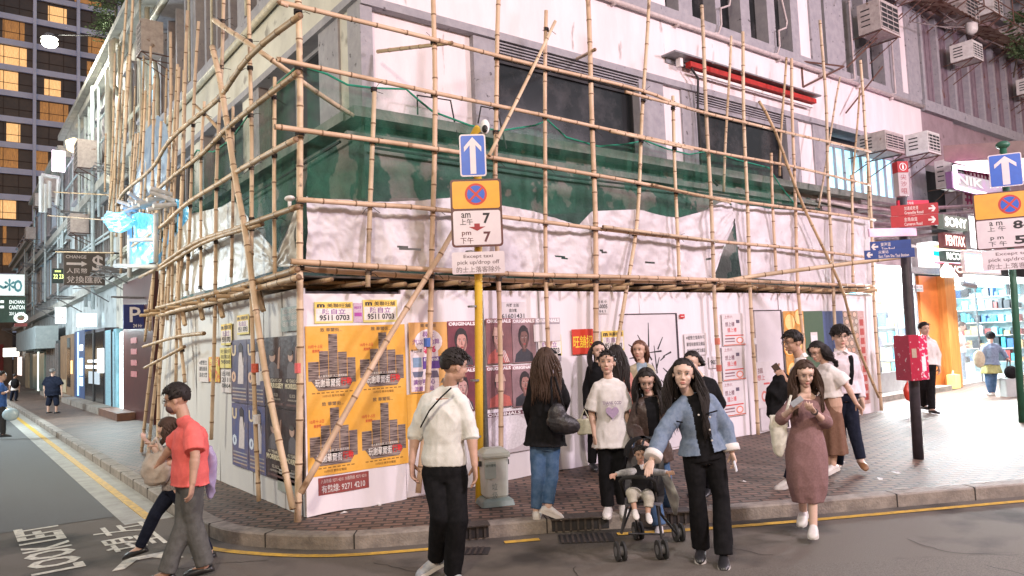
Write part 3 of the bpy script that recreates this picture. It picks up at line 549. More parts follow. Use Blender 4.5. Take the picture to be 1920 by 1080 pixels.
for k, bx_ in enumerate(((840, 602, 893, 687), (912, 597, 960, 682), (961, 597, 1004, 680), (1005, 596, 1051, 678), (842, 690, 893, 772), (912, 686, 960, 764), (961, 684, 1004, 762), (1005, 682, 1050, 760))): portrait(bx_, k, 'dark red portrait poster, '+row[k])
p = Poster(HR_, (912, 768, 1050, 845), mat('white_bill', (.62, .56, .60), (.54, .48, .52), 3, .5), 'big white torn poster sheet behind the litter bin'); p.oval(.3, .5, .27, .42, (.66, .62, .66), 1); p.rect(0, 1, .9, 1, (.12, .04, .06), 1); p.text('ORIGINALS ORIGINALS', .02, .91, .9, .08, (.7, .66, .68), 2, .04); p.done()
p = Poster(HR_, (1000, 608, 1050, 640), PW, 'white torn paper patch over the portrait posters', d=.04); p.done()
p = Poster(HR_, (938, 566, 985, 598), PW, 'white paper notice with a telephone number above the portraits'); p.text('所羅 主街', .25, .7, .5, .2, DK); p.text('請洵電', .35, .4, .3, .2, DK); p.text('61601431', .05, .04, .9, .27, DK, 1, .01); p.done()
p = Poster(HR_, (1118, 561, 1140, 588), PW, 'small white notice high on the hoarding right of a pole'); p.text('5-0005', .05, .35, .9, .3, DK); p.text('招 租 中', .1, .72, .8, .2, DK); p.text('1 8 8, 5', .1, .05, .7, .2, DK); p.done()
p = Poster(HR_, (1073, 617, 1113, 664), mat('red_bill', (.62, .05, .02), (.55, .035, .02), 5, .5), 'bright red bill with large yellow characters'); p.text('旺舖招', .05, .25, .9, .5, (.80, .55, .04), 1, .04); p.done()
p = Poster(HR_, (1284, 625, 1325, 666), PW, 'white notice with three lines right of the sprayed door')
for k, s_ in enumerate(('※經營主愷真件可', '嚴塭街廈黃及爆區', '違者交所有警及爆追')): p.text(s_, .08, .72-.3*k, .84, .18, DK, 1, .02)
p.done()
p = Poster(HR_, (1275, 589, 1284, 597), RED, 'tiny red sticker at the top right of the sprayed door'); p.text('一', .2, .4, .6, .15, (.7, .6, .6)); p.done()
for k, (y0, y1, c) in enumerate(((588, 648, 'upper'), (649, 713, 'middle'), (714, 780, 'lower'))):
    p = Poster(HR_, (1355, y0, 1398, y1), PW, 'white and red menu sheet, %s of three beside the second door' % c, group='menu sheets in a column')
    p.text('上作六', .1, .85, .35, .1, (.3, .1, .12)); p.text('想上樓', .12, .6, .4, .14, (.15, .05, .08), 1, .02); p.text('搵上樓', .2, .42, .4, .14, (.55, .05, .06), 1, .02); p.rect(.1, .9, .30, .335, (.5, .06, .05)); p.oval(.72, .16, .16, .11, (.6, .2, .14), 1); p.oval(.72, .16, .11, .07, (.66, .58, .6), 2); p.rect(.08, .5, .2, .24, (.2, .1, .12)); p.rect(.08, .5, .12, .15, (.2, .1, .12)); p.rect(.6, .75, .7, .8, (.1, .08, .12)); p.rect(.02, .98, .01, .04, (.5, .12, .08)); p.done()
p = Poster(HR_, (1418, 678, 1446, 765), PW, 'white menu sheet with red drawings on the second door', d=.03); p.text('想上', .1, .6, .5, .12, (.45, .08, .08)); p.oval(.5, .25, .2, .12, (.55, .2, .18)); p.oval(.5, .25, .12, .07, (.66, .6, .62), 2); p.text('搵', .15, .75, .35, .12, (.2, .1, .1)); p.rect(.5, .9, .5, .54, (.5, .1, .1)); p.done()
p = Poster(HR_, (1330, 668, 1352, 690), PW, 'small pale notice with numbers behind the woman in denim'); p.text('9038', .1, .3, .8, .4, DK); p.done()
# food panels
def panel(x0, x1, c, c2, sc, lab, fn=None):
    p = Poster(HR_, (x0, 583, x1, 758), mat('food_print_%d' % x0, c, c2, sc, .5), lab, group='food picture panels at the end of the hoarding')
    if fn: fn(p)
    p.done()
def slices(p):
    for cx, cy, r in ((.3, .88, .28), (.75, .93, .25), (.2, .62, .3), (.72, .68, .3), (.3, .36, .28), (.8, .42, .24)):
        p.oval(cx, cy, r, r*.36, (.62, .25, .03), 1); p.oval(cx, cy, r*.85, r*.31, (.78, .55, .22), 2)
    p.rect(.42, .62, .5, .62, (.08, .06, .08), 3)
def sq(p): p.rect(.3, .65, .28+.3, .47+.3, (.6, .56, .56), 1); p.rect(.32, .63, .60, .74, (.66, .64, .66), 2)
def bowls(p, n=3):
    r = random.Random(3)
    for j in range(13):
        for i in range(n):
            cx = (i+.5+(j % 2)*.3)/(n+.2); cy = (j+.5)/13; p.oval(cx, cy, .42/n, .034, (.10, .07, .07), 1, 12); p.oval(cx, cy, .36/n, .028, [(.58, .42, .32), (.5, .3, .22), (.45, .42, .36)][r.randrange(3)], 2, 12)
panel(1474, 1512, (.66, .38, .12), (.50, .25, .06), 9, 'food picture panel of orange slices beside the second door', slices)
panel(1512, 1548, (.05, .10, .06), (.10, .16, .10), 60, 'dark green dotted food panel with a white square', sq)
panel(1548, 1586, (.04, .07, .20), (.12, .16, .30), 80, 'blue dotted food panel behind the tall man in glasses')
panel(1586, 1614, (.45, .36, .28), (.25, .18, .14), 20, 'food picture panel of beige bowls near the hoarding end', bowls)
panel(1614, 1626, (.62, .48, .46), (.45, .22, .20), 30, 'narrow food picture panel with small red pictures at the hoarding end', lambda p: [p.rect(.2, .8, .04+.1*k, .11+.1*k, (.35, .06, .05), 1) for k in range(9)])
# side street bills
def concert(box, k, lab, kind):
    if kind == 'b':
        p = Poster(HL_, box, mat('dark_concert_paper', (.035, .022, .025), (.06, .03, .035), 6, .45, bump=.3, bscale=9), lab, group='dark concert posters on the side hoarding')
        p.oval(.42, .72, .15, .075, (.46, .31, .26), 3); p.oval(.42, .765, .155, .036, (.06, .05, .05), 4); p.poly([(.15, .42), (.2, .58), (.36, .65), (.5, .65), (.72, .58), (.75, .42)], (.12, .11, .13), 1); p.poly([(.66, .55), (.76, .55), (.82, .86), (.74, .84)], (.35, .22, .18), 2); p.text('40 YEARS OF', .12, .36, .76, .05, (.6, .55, .45), 2, .02); p.text('MORRISSEY', .04, .275, .92, .075, (.68, .62, .45), 2, .04); p.text('02.10.23', .32, .16, .35, .045, (.5, .45, .4), 2); p.text('ASIAWORLD-EXPO', .2, .11, .6, .025, (.5, .45, .4), 2); p.rect(.1, .9, .04, .07, (.12, .06, .06), 2)
    else:
        c = (.05, .06, .16) if k < 2 else (.07, .10, .30)
        p = Poster(HL_, box, mat('blue_concert_paper_%d' % (k//2), c, (.16, .12, .16), 4, .45, bump=.3, bscale=9), lab, group='blue concert posters on the side hoarding')
        p.oval(.62, .86, .1, .06, (.5, .36, .3), 2); p.poly([(.42, .3), (.5, .72), (.56, .8), (.7, .8), (.8, .7), (.76, .3)], (.55, .50, .52), 1); p.poly([(.5, .9), (.62, .95), (.76, .9), (.78, .6), (.7, .8), (.52, .8)], (.03, .02, .03), 3); p.text('U', .04, .74, .3, .18, (.6, .5, .36), 2, .04); p.text('0', .04, .32, .28, .18, (.6, .4, .3) if k < 2 else (.55, .62, .75), 2, .05)
        for j in range(4): p.rect(.08, .92, .05+.055*j, .07+.055*j, (.3, .3, .34) if j % 2 else (.4, .3, .25), 2)
    p.done()
cols = [(564, 534), (534, 497), (496, 465), (464, 434)]
for r_ in range(2):
    for c in range(4):
        x1, x0 = cols[c]; xm = (x0+x1)/2
        yt = [(620, 761), (760, 901)][r_]; t_ = (564-xm)
        # edges follow the face: fixed heights in metres
        za, zb = ((1.99, 1.21), (1.20, .42))[r_]
        xa = HL_.at(x0, 760, .03)[0]; xb = HL_.at(x1, 760, .03)[0]
        kind = 'b' if c < 2 else 'u'
        lab = ('black concert poster of a man raising a hand, ' if kind == 'b' else 'blue concert poster of a woman in white, ')+('upper' if r_ == 0 else 'lower')+' row, '+('nearer the corner' if c in (0, 2) else 'farther from the corner')
        k = r_*2+c % 2; p = None
        sv = P4; _b = (min(xa, xb), max(xa, xb), zb, za)
        P4 = lambda F, *b: b; concert(_b, k, lab, kind); P4 = sv
def sbill(box, lab, paper, lines, col):
    p = Poster(HL_, box, paper, lab, group='bills on the side hoarding')
    for k, s_ in enumerate(lines): p.text(s_, .1, .72-.26*k, .8, .2, col, 1, .02)
    p.done()
agent(HL_, (444, 590, 466, 627), 'yellow property bill on the side hoarding, above the blue posters')
agent(HL_, (414, 607, 434, 647), 'yellow property bill on the side hoarding, left of the blue posters')
sbill((412, 652, 434, 690), 'torn yellow bill with brown writing below the left yellow bill', LY, ('旺舖招', '租電話', '9888'), (.12, .1, .05)); sbill((414, 693, 434, 736), 'torn white bill with red edge below the torn yellow bill', PW, ('出租', '2111', '0864'), (.05, .05, .05))
sbill((391, 669, 411, 716), 'red and yellow bill behind the thin bamboo pole', mat('red_yellow_bill', (.65, .10, .03), (.75, .55, .05), 9, .5, thr=(.45, .55)), ('招', '租'), (.7, .65, .2)); sbill((372, 672, 390, 716), 'white notice with three lines on the side hoarding', PW, ('※經營主', '嚴街廈黃', '違者交警'), DK)
sbill((526, 575, 560, 621), 'grey green grid bill near the top of the side hoarding corner', mat('grey_grid_bill', (.14, .20, .18), (.3, .34, .32), 12, .5), ('88-888', '808 88', '88 88'), (.45, .45, .45)); sbill((497, 840+50, 560, 840+120) if 0 else (520, 880, 556, 925), 'faded green bill low on the side hoarding', mat('faded_bill', (.30, .36, .33), (.4, .42, .4), 12, .5), ('==',), (.4, .4, .4))
# ================================================================ bamboo scaffold
m_bam = mat('bamboo', (.56, .40, .24), (.36, .25, .14), 2.2, .5, bump=.15, bscale=30, spots=((.22, .13, .07), 5, .62, .08)); m_bam2 = mat('bamboo_pink', (.66, .47, .33), (.48, .33, .21), 2.2, .5, bump=.15, bscale=30, spots=((.28, .17, .10), 5, .62, .08))
m_bam3 = mat('bamboo_weathered', (.46, .35, .25), (.62, .48, .33), 4, .6, bump=.2, bscale=30, spots=((.16, .11, .08), 3, .60, .1)); m_bam4 = mat('bamboo_pale', (.70, .54, .38), (.50, .36, .22), 2.6, .5, bump=.15, bscale=30, spots=((.2, .13, .08), 7, .64, .06))
m_node = mat('bamboo_node', (.15, .085, .045), (.26, .16, .09), 20, .6); m_tie = mat('lashing_strip', (.025, .018, .018), rough=.7)
SCF = empty('bamboo_scaffold', (-.1, -.1, .13), 'bamboo pole scaffold lashed with black strips, standing over the poster covered hoarding', 'scaffold')
def bamboo(name, pts, r, seed=0, parent=SCF, m=None, step=.36, wob=.004):
    R = random.Random(seed*7+len(pts)); P = [A(*p) for p in pts]; Ls = [np.linalg.norm(P[i+1]-P[i]) for i in range(len(P)-1)]; L = sum(Ls)
    sp = smooth(P, 10) if len(P) > 2 else [P[0]+(P[1]-P[0])*t for t in np.linspace(0, 1, 12)]
    cu = [0]
    for i in range(len(sp)-1): cu.append(cu[-1]+np.linalg.norm(sp[i+1]-sp[i]))
    def at(s):
        for i in range(len(cu)-1):
            if s <= cu[i+1] or i == len(cu)-2: return sp[i]+(sp[i+1]-sp[i])*((s-cu[i])/(cu[i+1]-cu[i]+1e-9))
    s = R.uniform(.05, step); nodes = []
    while s < cu[-1]-.03: nodes.append(s); s += step*R.uniform(.8, 1.25)
    st = [(0, 1)]
    for n in nodes: st += [(n-.03, .97), (n-.01, 1.08), (n+.008, 1.12), (n+.025, .98)]
    st.append((cu[-1], .98)); st = [(max(0, min(cu[-1], a)), b) for a, b in st]
    pts2 = []; rs = []; ph = R.uniform(0, 6)
    for a, b in st:
        q = at(a)+A(math.sin(a*1.7+ph), math.cos(a*2.1+ph), 0)*wob; pts2.append(q); rs.append(r*b*(1-.10*a/max(L, 1)))
    mb = MB(); mb.path(pts2, rs, 8, mi=0)
    k = 0                                                      # paint the node rings dark
    for i in range(len(pts2)-1):
        isn = i % 4 == 2 and i//4 < len(nodes)
        for j in range(8): mb.m[k] = 1 if isn else 0; k += 1
    mb.m[-1] = 1; mb.m[-2] = 1
    return mb.build(name, [m or m_bam, m_node], parent, smooth=True)
def PR(pl, d=-.16): return [onY(px, py, d) for px, py in pl]
def PL(pl, d=-.16): return [onX(px, py, d) for px, py in pl]
cp = onZ(559, 977, .13)
ctop = A(cp[0], cp[1], 0)
def vert_at(pt, px_top, py_top, dep=None): return pt
YC = cp[1]
SEGS = []
def add(name, pts, r, m=None, wob=.004): r = r*.92; SEGS.append((name, pts, r)); bamboo(name, pts, r, len(SEGS), m=[m or m_bam, m_bam3, m or m_bam, m_bam4][(len(SEGS)*7+len(pts)) % 4], wob=wob*1.5)
add('upright', [onY(559, 978, YC), onY(562, 640, YC), onY(563, 300, YC), onY(558, -30, YC)], .042, m_bam2)
d1_ = -.17
for pl, r in (([(690, 538), (696, 350), (701, 170)], .032), ([(785, 924), (801, 724), (813, 400), (815, 230), (812, -30)], .036), ([(941, 893), (939, 850), (936, 540), (928, 340), (932, 100), (937, -30)], .034), ([(1045, 865), (1030, 700), (1023, 430), (1021, 240), (1025, 20)], .031),
        ([(1130, 862), (1122, 800), (1118, 600), (1114, 330), (1107, 120), (1100, -30)], .040), ([(1140, 770), (1158, 650), (1172, 560), (1195, 400), (1207, 170), (1218, -30)], .031), ([(1273, 532), (1268, 370), (1261, 180)], .030), ([(1359, 824), (1353, 760), (1346, 660), (1338, 510), (1325, 210), (1315, 10)], .035),
        ([(1421, 815), (1412, 640), (1403, 450), (1396, 240), (1392, 60)], .034), ([(1455, 514), (1450, 400), (1446, 287)], .029), ([(1518, 796), (1508, 700), (1505, 625), (1497, 540), (1489, 330), (1484, 110)], .033), ([(1584, 784), (1572, 640), (1565, 600), (1556, 400), (1548, 190), (1538, 38)], .034),
        ([(1652, 770), (1638, 540), (1630, 330), (1622, 240), (1613, 113)], .034), ([(1600, 530), (1596, 328)], .03)): add('upright', PR(pl, d1_), r, m_bam2)
for pl, r in (([(1357, 360), (1364, 200), (1371, 68)], .028), ([(1462, 330), (1466, 230), (1474, 108)], .028), ([(1535, 390), (1556, 260), (1575, 145)], .024), ([(1597, 400), (1603, 290), (1612, 165)], .026)): add('upright', PR(pl, .9), r)
zR = -.10
for pl, r in (([(541, 10), (575, 15), (1000, 121), (1207, 171), (1327, 213), (1632, 284)], .030), ([(530, 113), (575, 123), (1020, 217), (1207, 257), (1327, 283), (1480, 311), (1632, 347)], .030), ([(516, 238), (560, 243), (815, 279), (1040, 315), (1197, 343), (1333, 370), (1480, 390), (1641, 412)], .032),
        ([(556, 374), (700, 384), (815, 392), (1117, 428), (1273, 446), (1480, 465), (1641, 484)], .031), ([(545, 490), (815, 506), (1000, 515), (1260, 522), (1480, 530), (1641, 537)], .034), ([(545, 503), (815, 520), (1040, 528), (1300, 530), (1641, 548)], .034)): add('rail', PR(pl, -.245 if pl[0][1] != 503 else -.1), r, m_bam2)
add('rail', PR([(1173, 172), (1310, 208)], -.31), .026, m_bam2); add('rail', PR([(1143, 246), (1300, 280)], -.31), .026, m_bam2); add('rail', PR([(1222, 346), (1370, 380)], -.31), .022)
add('rail', PR([(1130, 425), (1345, 452)], -.31), .026)
# braces
B1 = PR([(1648, 745), (1603, 633), (1577, 540), (1500, 370), (1450, 240), (1423, 190)], -.30); add('brace', B1, .030)
add('brace', PR([(918, 292), (1041, 40)], -.30), .026, m_bam2); add('brace', PR([(563, 925), (700, 682), (813, 500), (852, 430)], -.34), .038, m_bam2)
add('brace', [onX(402, 38, -.25), onX(472, 86, -.22), onY(600, 178, .6), onY(662, 216, 1.1)], .036)
add('stub', [onY(708, 97, 1.35), onY(848, 80, -.32)], .030); add('stub', [onY(1082, 110, 1.4), onY(1116, 93, -.32)], .030)
add('brace', [onY(1355, 528, -.1), onY(1440, 514, -.35), onY(1712, 479, -1.9)], .040)
add('upright', PR([(1633, 540), (1627, 300)], .2), .026)
# side street face
dl = -.15
for pl, r in (([(485, 940), (478, 796), (473, 560), (471, 300), (467, -30)], .038), ([(516, 532), (514, 145)], .034), ([(397, 824), (403, 540), (408, 300), (414, 150), (420, -30)], .036), ([(433, 520), (436, 360), (438, 200)], .030),
        ([(346, 717), (335, 560), (343, 300), (352, 20)], .038), ([(351, 545), (361, 260), (373, 40)], .034), ([(375, 540), (378, 300), (384, 190)], .030), ([(313, 600), (325, 300), (332, 120)], .034), ([(300, 700), (305, 540), (318, 260), (320, 60)], .036),
        ([(285, 480), (287, 300), (290, 140)], .034), ([(262, 420), (268, 300), (272, 170)], .034), ([(218, 430), (235, 260), (250, -30)], .040), ([(212, 410), (222, 210), (240, -30)], .038), ([(205, 380), (212, 250), (216, 100)], .034), ([(196, 360), (199, 250)], .03),
        ([(240, 440), (250, 330), (255, 250)], .034), ([(280, 620), (297, 380), (300, 240)], .034), ([(263, 860), (285, 680), (304, 500), (318, 400)], .040), ([(276, 864), (297, 680), (316, 500), (322, 420)], .040), ([(296, 855), (300, 640), (306, 480)], .038), ([(330, 720), (333, 560), (342, 480)], .034), ([(272, 640), (282, 560), (297, 440)], .032)): add('upright', PL(pl, dl), r*.76, m_bam3)
add('brace', [onX(399, 88, -.2), onX(414, 155, -.2), onX(439, 327, -.23), onX(461, 438, -.25), onX(478, 557, -.27), onX(501, 722, -.29), onX(549, 955, -.25)], .042)
for pl, r, w in (([(556, 30), (522, 61), (478, 105), (422, 167), (367, 217), (300, 292), (215, 385)], .036, .03), ([(556, 136), (478, 200), (422, 244), (367, 297), (300, 352), (225, 415)], .034, .01), ([(556, 262), (489, 297), (439, 324), (355, 380), (305, 421), (250, 462)], .034, .01), ([(557, 388), (489, 413), (439, 430), (372, 452), (300, 498), (262, 520)], .034, .01),
        ([(560, 505), (478, 528), (401, 551), (340, 565), (295, 577)], .036, .01), ([(560, 520), (478, 543), (401, 566), (340, 580), (295, 592)], .036, .01), ([(489, 420), (372, 460), (300, 505)], .03, .01)): add('rail', PL(pl, -.22), r, wob=w)
Rp = random.Random(8)
for k in range(13):
    x = 212+k*10.5+Rp.uniform(-3, 3); yt = 60+Rp.uniform(0, 190)+max(0, 250-x)*.5; yb = 420+Rp.uniform(-40, 120)+max(0, x-260)*.9; add('upright', PL([(x-6, yb), (x+Rp.uniform(-2, 3), (yt+yb)/2), (x+8, yt)], Rp.choice((-.15, .15, .6))), .024+Rp.uniform(0, .006), m_bam3)
add('rail', [onX(382, 625, -.2), onX(330, 632, -.2), onX(268, 650, -.3)], .03); add('rail', [onX(345, 650, -.2), onX(272, 690, -.3)], .028)
add('brace', [onX(363, 195, .2), onX(400, 230, .2), onX(440, 285, .3)], .028)
# far-off ones pushed out over the side street
for a, b in (((100, 360), (215, 366)), ((90, 404), (205, 413)), ((104, 472), (215, 474))): add('stub', [onX(b[0], b[1], 0.9), onX(a[0], a[1], -.4)], .022)
# platform of crossed short poles
for i in range(38):
    x = .15+i*.31; R_ = random.Random(i); z = 2.53+R_.uniform(-.03, .03)
    bamboo('platform_pole', [A(x, 1.35, z+.03), A(x+R_.uniform(-.15, .15), -.2-R_.uniform(0, .16), z)], .026+R_.uniform(-.004, .006), 100+i, step=.5)
for i in range(22):
    y = .25+i*.3; R_ = random.Random(i+50); z = 2.54+R_.uniform(-.04, .04)
    bamboo('platform_pole', [A(1.35, y, z+.05), A(-.2-R_.uniform(0, .2), y+R_.uniform(-.15, .15), z)], .026+R_.uniform(-.004, .006), 200+i, step=.5)
mb = MB(); mb.bx(-.12, 11.9, .08, 1.3, 2.60, 2.62); mb.bx(.08, 1.3, 1.3, 6.4, 2.60, 2.62); mb.build('platform_sheet', mat('dark_sheet', (.05, .045, .04), (.12, .10, .09), 4, .8), SCF)
for k, (px, py) in enumerate(((378, 578), (415, 572), (490, 557), (345, 590))): mb = MB(); a = onX(px, py, -.1); mb.path([a+A(0, .12, .12), a+A(0, -.05, -.16)], .035, 4); mb.build('wedge', m_bam, SCF)
# lashings wherever an upright meets a rail
ties = []
ups = [(p, r) for n, p, r in SEGS if n == 'upright']; rls = [(p, r) for n, p, r in SEGS if n in ('rail', 'brace')]
def close(P, Q):
    best = (9, None, None)
    for i in range(len(P)-1):
        for j in range(len(Q)-1):
            p, q = P[i], Q[j]; u = P[i+1]-P[i]; v = Q[j+1]-Q[j]; w = p-q; a = u@u; b = u@v; c = v@v; d_ = u@w; e = v@w; D = a*c-b*b
            if D < 1e-9: continue
            s = min(1, max(0, (b*e-c*d_)/D)); t_ = min(1, max(0, (a*e-b*d_)/D)); x = p+u*s; y = q+v*t_; dd_ = np.linalg.norm(x-y)
            if dd_ < best[0]: best = (dd_, x, unit(u))
    return best
for P_, r in ups:
    for Q_, r2 in rls:
        dd_, x, u = close(P_, Q_)
        if dd_ < .16: ties.append((x, u, r))
tr = random.Random(5)
ties = sorted(ties, key=lambda t_: np.linalg.norm(t_[0]-CAM))[:100]
for x, u, r in ties:
    mb = MB(); k = tr.uniform(-.01, .01)
    for o_ in (-.014, .004, .02): mb.path([x+u*(o_+k-.006), x+u*(o_+k+.006)], [r*1.22+.004*tr.random()]*2, 8)
    a = tr.uniform(0, 6); h = A(math.cos(a), -abs(math.sin(a)), tr.uniform(-.6, .9)); mb.path([x+h*r, x+h*(r+.05), x+h*(r+.10)+A(0, 0, -.03)], .0035, 4)
    if tr.random() < .5: h = A(math.cos(a+2), -.5, tr.uniform(-.9, .3)); mb.path([x+h*r, x+h*(r+.09)], .0035, 4)
    mb.build('lashing', m_tie, SCF)
# coloured tape round some poles
for px, py, c in ((560, 690, (.6, .12, .12)), (478, 690, (.55, .1, .06)), (482, 786, (.6, .6, .62)), (801, 642, (.05, .12, .4)), (1345, 640, (.5, .14, .09)), (494, 705, (.6, .6, .58)), (1348, 690, (.45, .12, .08)), (1413, 640, (.6, .58, .6))):
    x = onY(px, py, YC if px < 570 else d1_) if px > 550 else onX(px, py, dl if px < 490 else -.29); mb = MB(); mb.path([x-A(0, 0, .05), x+A(0, 0, .05)], .0415, 10); mb.build('tape', ink(c), SCF)
# ================================================================ sheeting and netting
m_tarp = mat('white_plastic_sheet', (.66, .62, .65), (.52, .48, .51), 2.5, .5, bump=.45, bscale=13, trans=.0, spots=((.36, .32, .33), 3.5, .62, .12)); m_tarpL = mat('clear_plastic_sheet', (.50, .48, .44), (.36, .35, .32), 3, .42, bump=.4, bscale=14, spots=((.68, .67, .64), 5, .60, .1))
m_blue = mat('blue_plastic', (.05, .30, .62), (.10, .50, .80), 4, .3, bump=.5, bscale=12)
m_blueg = mat('blue_plastic_backlit', (.03, .30, .75), (.25, .72, .95), 5, .35, bump=.4, bscale=12, emit=.55)   # glow put into the plastic for the lit sign it wraps
m_net = mat('green_net', (.006, .085, .048), (.02, .15, .09), 7, .8, alpha=(.05, .32), bump=.2)
from mathutils import noise as _mn
NZ = _mn.noise
def lerpx(pl, x):
    for (a, b), (c, d_) in zip(pl[:-1], pl[1:]):
        if a <= x <= c: return b+(d_-b)*(x-a)/(c-a)
    return pl[0][1] if x < pl[0][0] else pl[-1][1]
def sheet(name, on, top, bot, off, amp, m, label, cat, group=None, nx=None, nz=22, seed=0, th=.004, holes=(), knots=()):
    x0 = max(top[0][0], bot[0][0]); x1 = min(top[-1][0], bot[-1][0]); nx = nx or int((x1-x0)/5); R = random.Random(seed)
    ph = [R.uniform(0, 6) for _ in range(12)]; G = np.zeros((nx+1, nz+1, 3)); nrm = A(0, -1, 0) if on is onY else A(-1, 0, 0)
    hang = [t_[0] for t_ in top[1:-1]]
    keep = []
    for i in range(nx+1):
        x = x0+(x1-x0)*i/nx; a = lerpx(top, x); b = lerpx(bot, x)
        for j in range(nz+1):
            t_ = j/nz; y = a+(b-a)*t_; w = 0
            w += amp*.7*math.sin(x*.022+ph[0]+2.4*t_)+amp*.35*math.sin(x*.06+ph[1]-4*t_+2*math.sin(x*.013))+amp*.12*math.sin(x*.16+ph[2]+8*t_)+amp*1.1*(.4-abs(NZ(Vector((x*.028+t_*1.6, t_*2.6-x*.006, seed)))))+amp*.7*(.3-abs(NZ(Vector((x*.07-t_*4, t_*6, seed+9)))))
            G[i, j] = on(x, y, off)+nrm*w
    mb = MB(); b2 = nz+1; P = G.reshape(-1, 3); fs = []
    for i in range(nx):
        for j in range(nz):
            x = x0+(x1-x0)*(i+.5)/nx; y = lerpx(top, x)+(lerpx(bot, x)-lerpx(top, x))*(j+.5)/nz
            if any(((x-hx)/hw)**2+((y-hy-(x-hx)*hs)/hh)**2 < 1 for hx, hy, hw, hh, hs in holes): continue
            fs.append((i*b2+j, (i+1)*b2+j, (i+1)*b2+j+1, i*b2+j+1))
    if on is onX: fs = [tuple(reversed(f)) for f in fs]
    mb.add(P, fs); mb.add(P-nrm*th, [tuple(reversed(f)) for f in fs]); o = mb.build(name, m, smooth=True); return tag(o, label, cat, group)
TG = 'white sheets hung on the scaffold'
topA = [(573, 369), (600, 374), (690, 378), (790, 376), (845, 371), (935, 385), (1012, 398), (1030, 405), (1085, 423), (1110, 396), (1190, 394), (1240, 405), (1275, 408), (1320, 396), (1350, 380), (1371, 377)]
sheet('plastic_sheet', onY, topA, [(573, 494), (815, 512), (1040, 516), (1260, 524), (1335, 522), (1371, 424)], -.06, .044, m_tarp, 'long white plastic sheet sagging across the main scaffold face with small tears', 'sheet', TG, seed=1, nx=230, nz=34, holes=((765, 467, 26, 3.2, .12), (1052, 482, 11, 2.4, .3), (1130, 473, 9, 2.4, .4), (1213, 493, 18, 1.7, .02), (1330, 485, 8, 3, -.4), (720, 500, 5, 2, 0)))
sheet('plastic_sheet', onY, [(1374, 377), (1395, 384), (1450, 392), (1500, 396), (1641, 412)], [(1374, 420), (1386, 520), (1480, 527), (1641, 534)], -.06, .044, m_tarp, 'shiny white plastic sheet at the right end of the scaffold beyond the gap', 'sheet', TG, seed=2, nx=70)
sheet('plastic_sheet', onX, [(300, 478), (330, 445), (361, 400), (417, 388), (436, 375), (478, 424), (522, 474)], [(300, 570), (355, 552), (401, 542), (478, 520), (522, 505)], -.03, .022, m_tarpL, 'crumpled clear sheet on the side street face of the scaffold', 'sheet', TG, seed=3, nx=90, nz=28)
sheet('plastic_sheet', onX, [(522, 490), (545, 430), (558, 388)], [(522, 500), (545, 500), (558, 498)], -.03, .03, m_tarpL, 'narrow triangle of sheet pulled to the corner pole', 'sheet', TG, seed=4, nx=24, nz=16)
# sagging bag of rubble caught under the platform, white pad on the rail
mb = MB(); c = onX(512, 545, .15); mb.ell(c+A(0, 0, -.02), (.2, .32, .13), n=18); tag(mb.build('plastic_bag', m_tarpL, smooth=True), 'sagging clear plastic bulge hanging under the platform by the corner pole', 'bag')
mb = MB(); c = onX(543, 372, -.1); mb.ell(c, (.05, .08, .03), n=14); mb.path([c+A(0, 0, -.02), c+A(0, 0, -.1)], .02, 6); tag(mb.build('lamp_disc', ink((.7, .68, .68)), smooth=True), 'small white oval disc beside the corner pole', 'disc')
NG = 'green nets on the scaffold'
ntop = [(575, 128), (612, 140), (650, 160), (700, 166), (760, 168), (785, 190), (810, 210), (880, 236), (935, 246), (1000, 236), (1025, 226), (1060, 258), (1120, 275), (1170, 271), (1207, 264), (1250, 280), (1290, 290), (1330, 283), (1380, 300), (1440, 315), (1462, 350), (1490, 385)]
def net(on, top, bot, off, label, seed, nx, dense=False):
    o = sheet('green_net', on, top, bot, off, .02, m_net, label, 'net', NG, seed=seed, nx=nx, nz=24, th=.003)
    # hem rope along the top edge
    h = MB(); nrm = A(0, -1, 0) if on is onY else A(-1, 0, 0); h.path([on(a, b, off)+nrm*.02 for a, b in top], .012, 6); h.build('hem', mat('net_hem', (.01, .20, .12), (.02, .28, .18), 9, .7), o); return o
net(onY, ntop, [(575, 372), (845, 372), (1030, 402), (1110, 398), (1275, 406), (1371, 380), (1490, 396)], .02, 'green safety net sagging along the main street face of the scaffold', 1, 130)
net(onX, [(361, 300), (372, 282), (403, 285), (436, 262), (470, 215), (515, 165), (558, 128)], [(361, 400), (417, 388), (436, 376), (478, 424), (522, 474), (558, 390)], .03, 'green safety net on the side street face of the scaffold', 2, 70)
# blue sheeting and bundled tubes farther down the side street
BG = 'blue plastic sheets on the side scaffold'
sheet('blue_sheet', onX, [(243, 402), (262, 398), (292, 404)], [(243, 494), (268, 497), (292, 492)], -.2, .08, m_blueg, 'bright blue plastic sheet hanging in a white frame over the parking sign', 'sheet', BG, seed=6, nx=24, nz=26)
sheet('blue_bundle', onX, [(205, 404), (214, 396), (230, 399), (246, 397)], [(205, 418), (214, 434), (228, 437), (246, 420)], -.45, .13, m_blueg, 'ragged blue plastic flap tied at the left of the hanging blue sheet', 'sheet', seed=12, nx=24, nz=20)
sheet('blue_sheet', onX, [(240, 395), (262, 330), (280, 250), (300, 215), (318, 235)], [(240, 400), (262, 398), (285, 388), (300, 380), (318, 372)], .2, .06, mat('pale_blue_sheet', (.30, .38, .48), (.14, .22, .36), 5, .35, bump=.4), 'pale blue translucent sheet rising behind the bamboo poles', 'sheet', BG, seed=8, nx=24, nz=26)
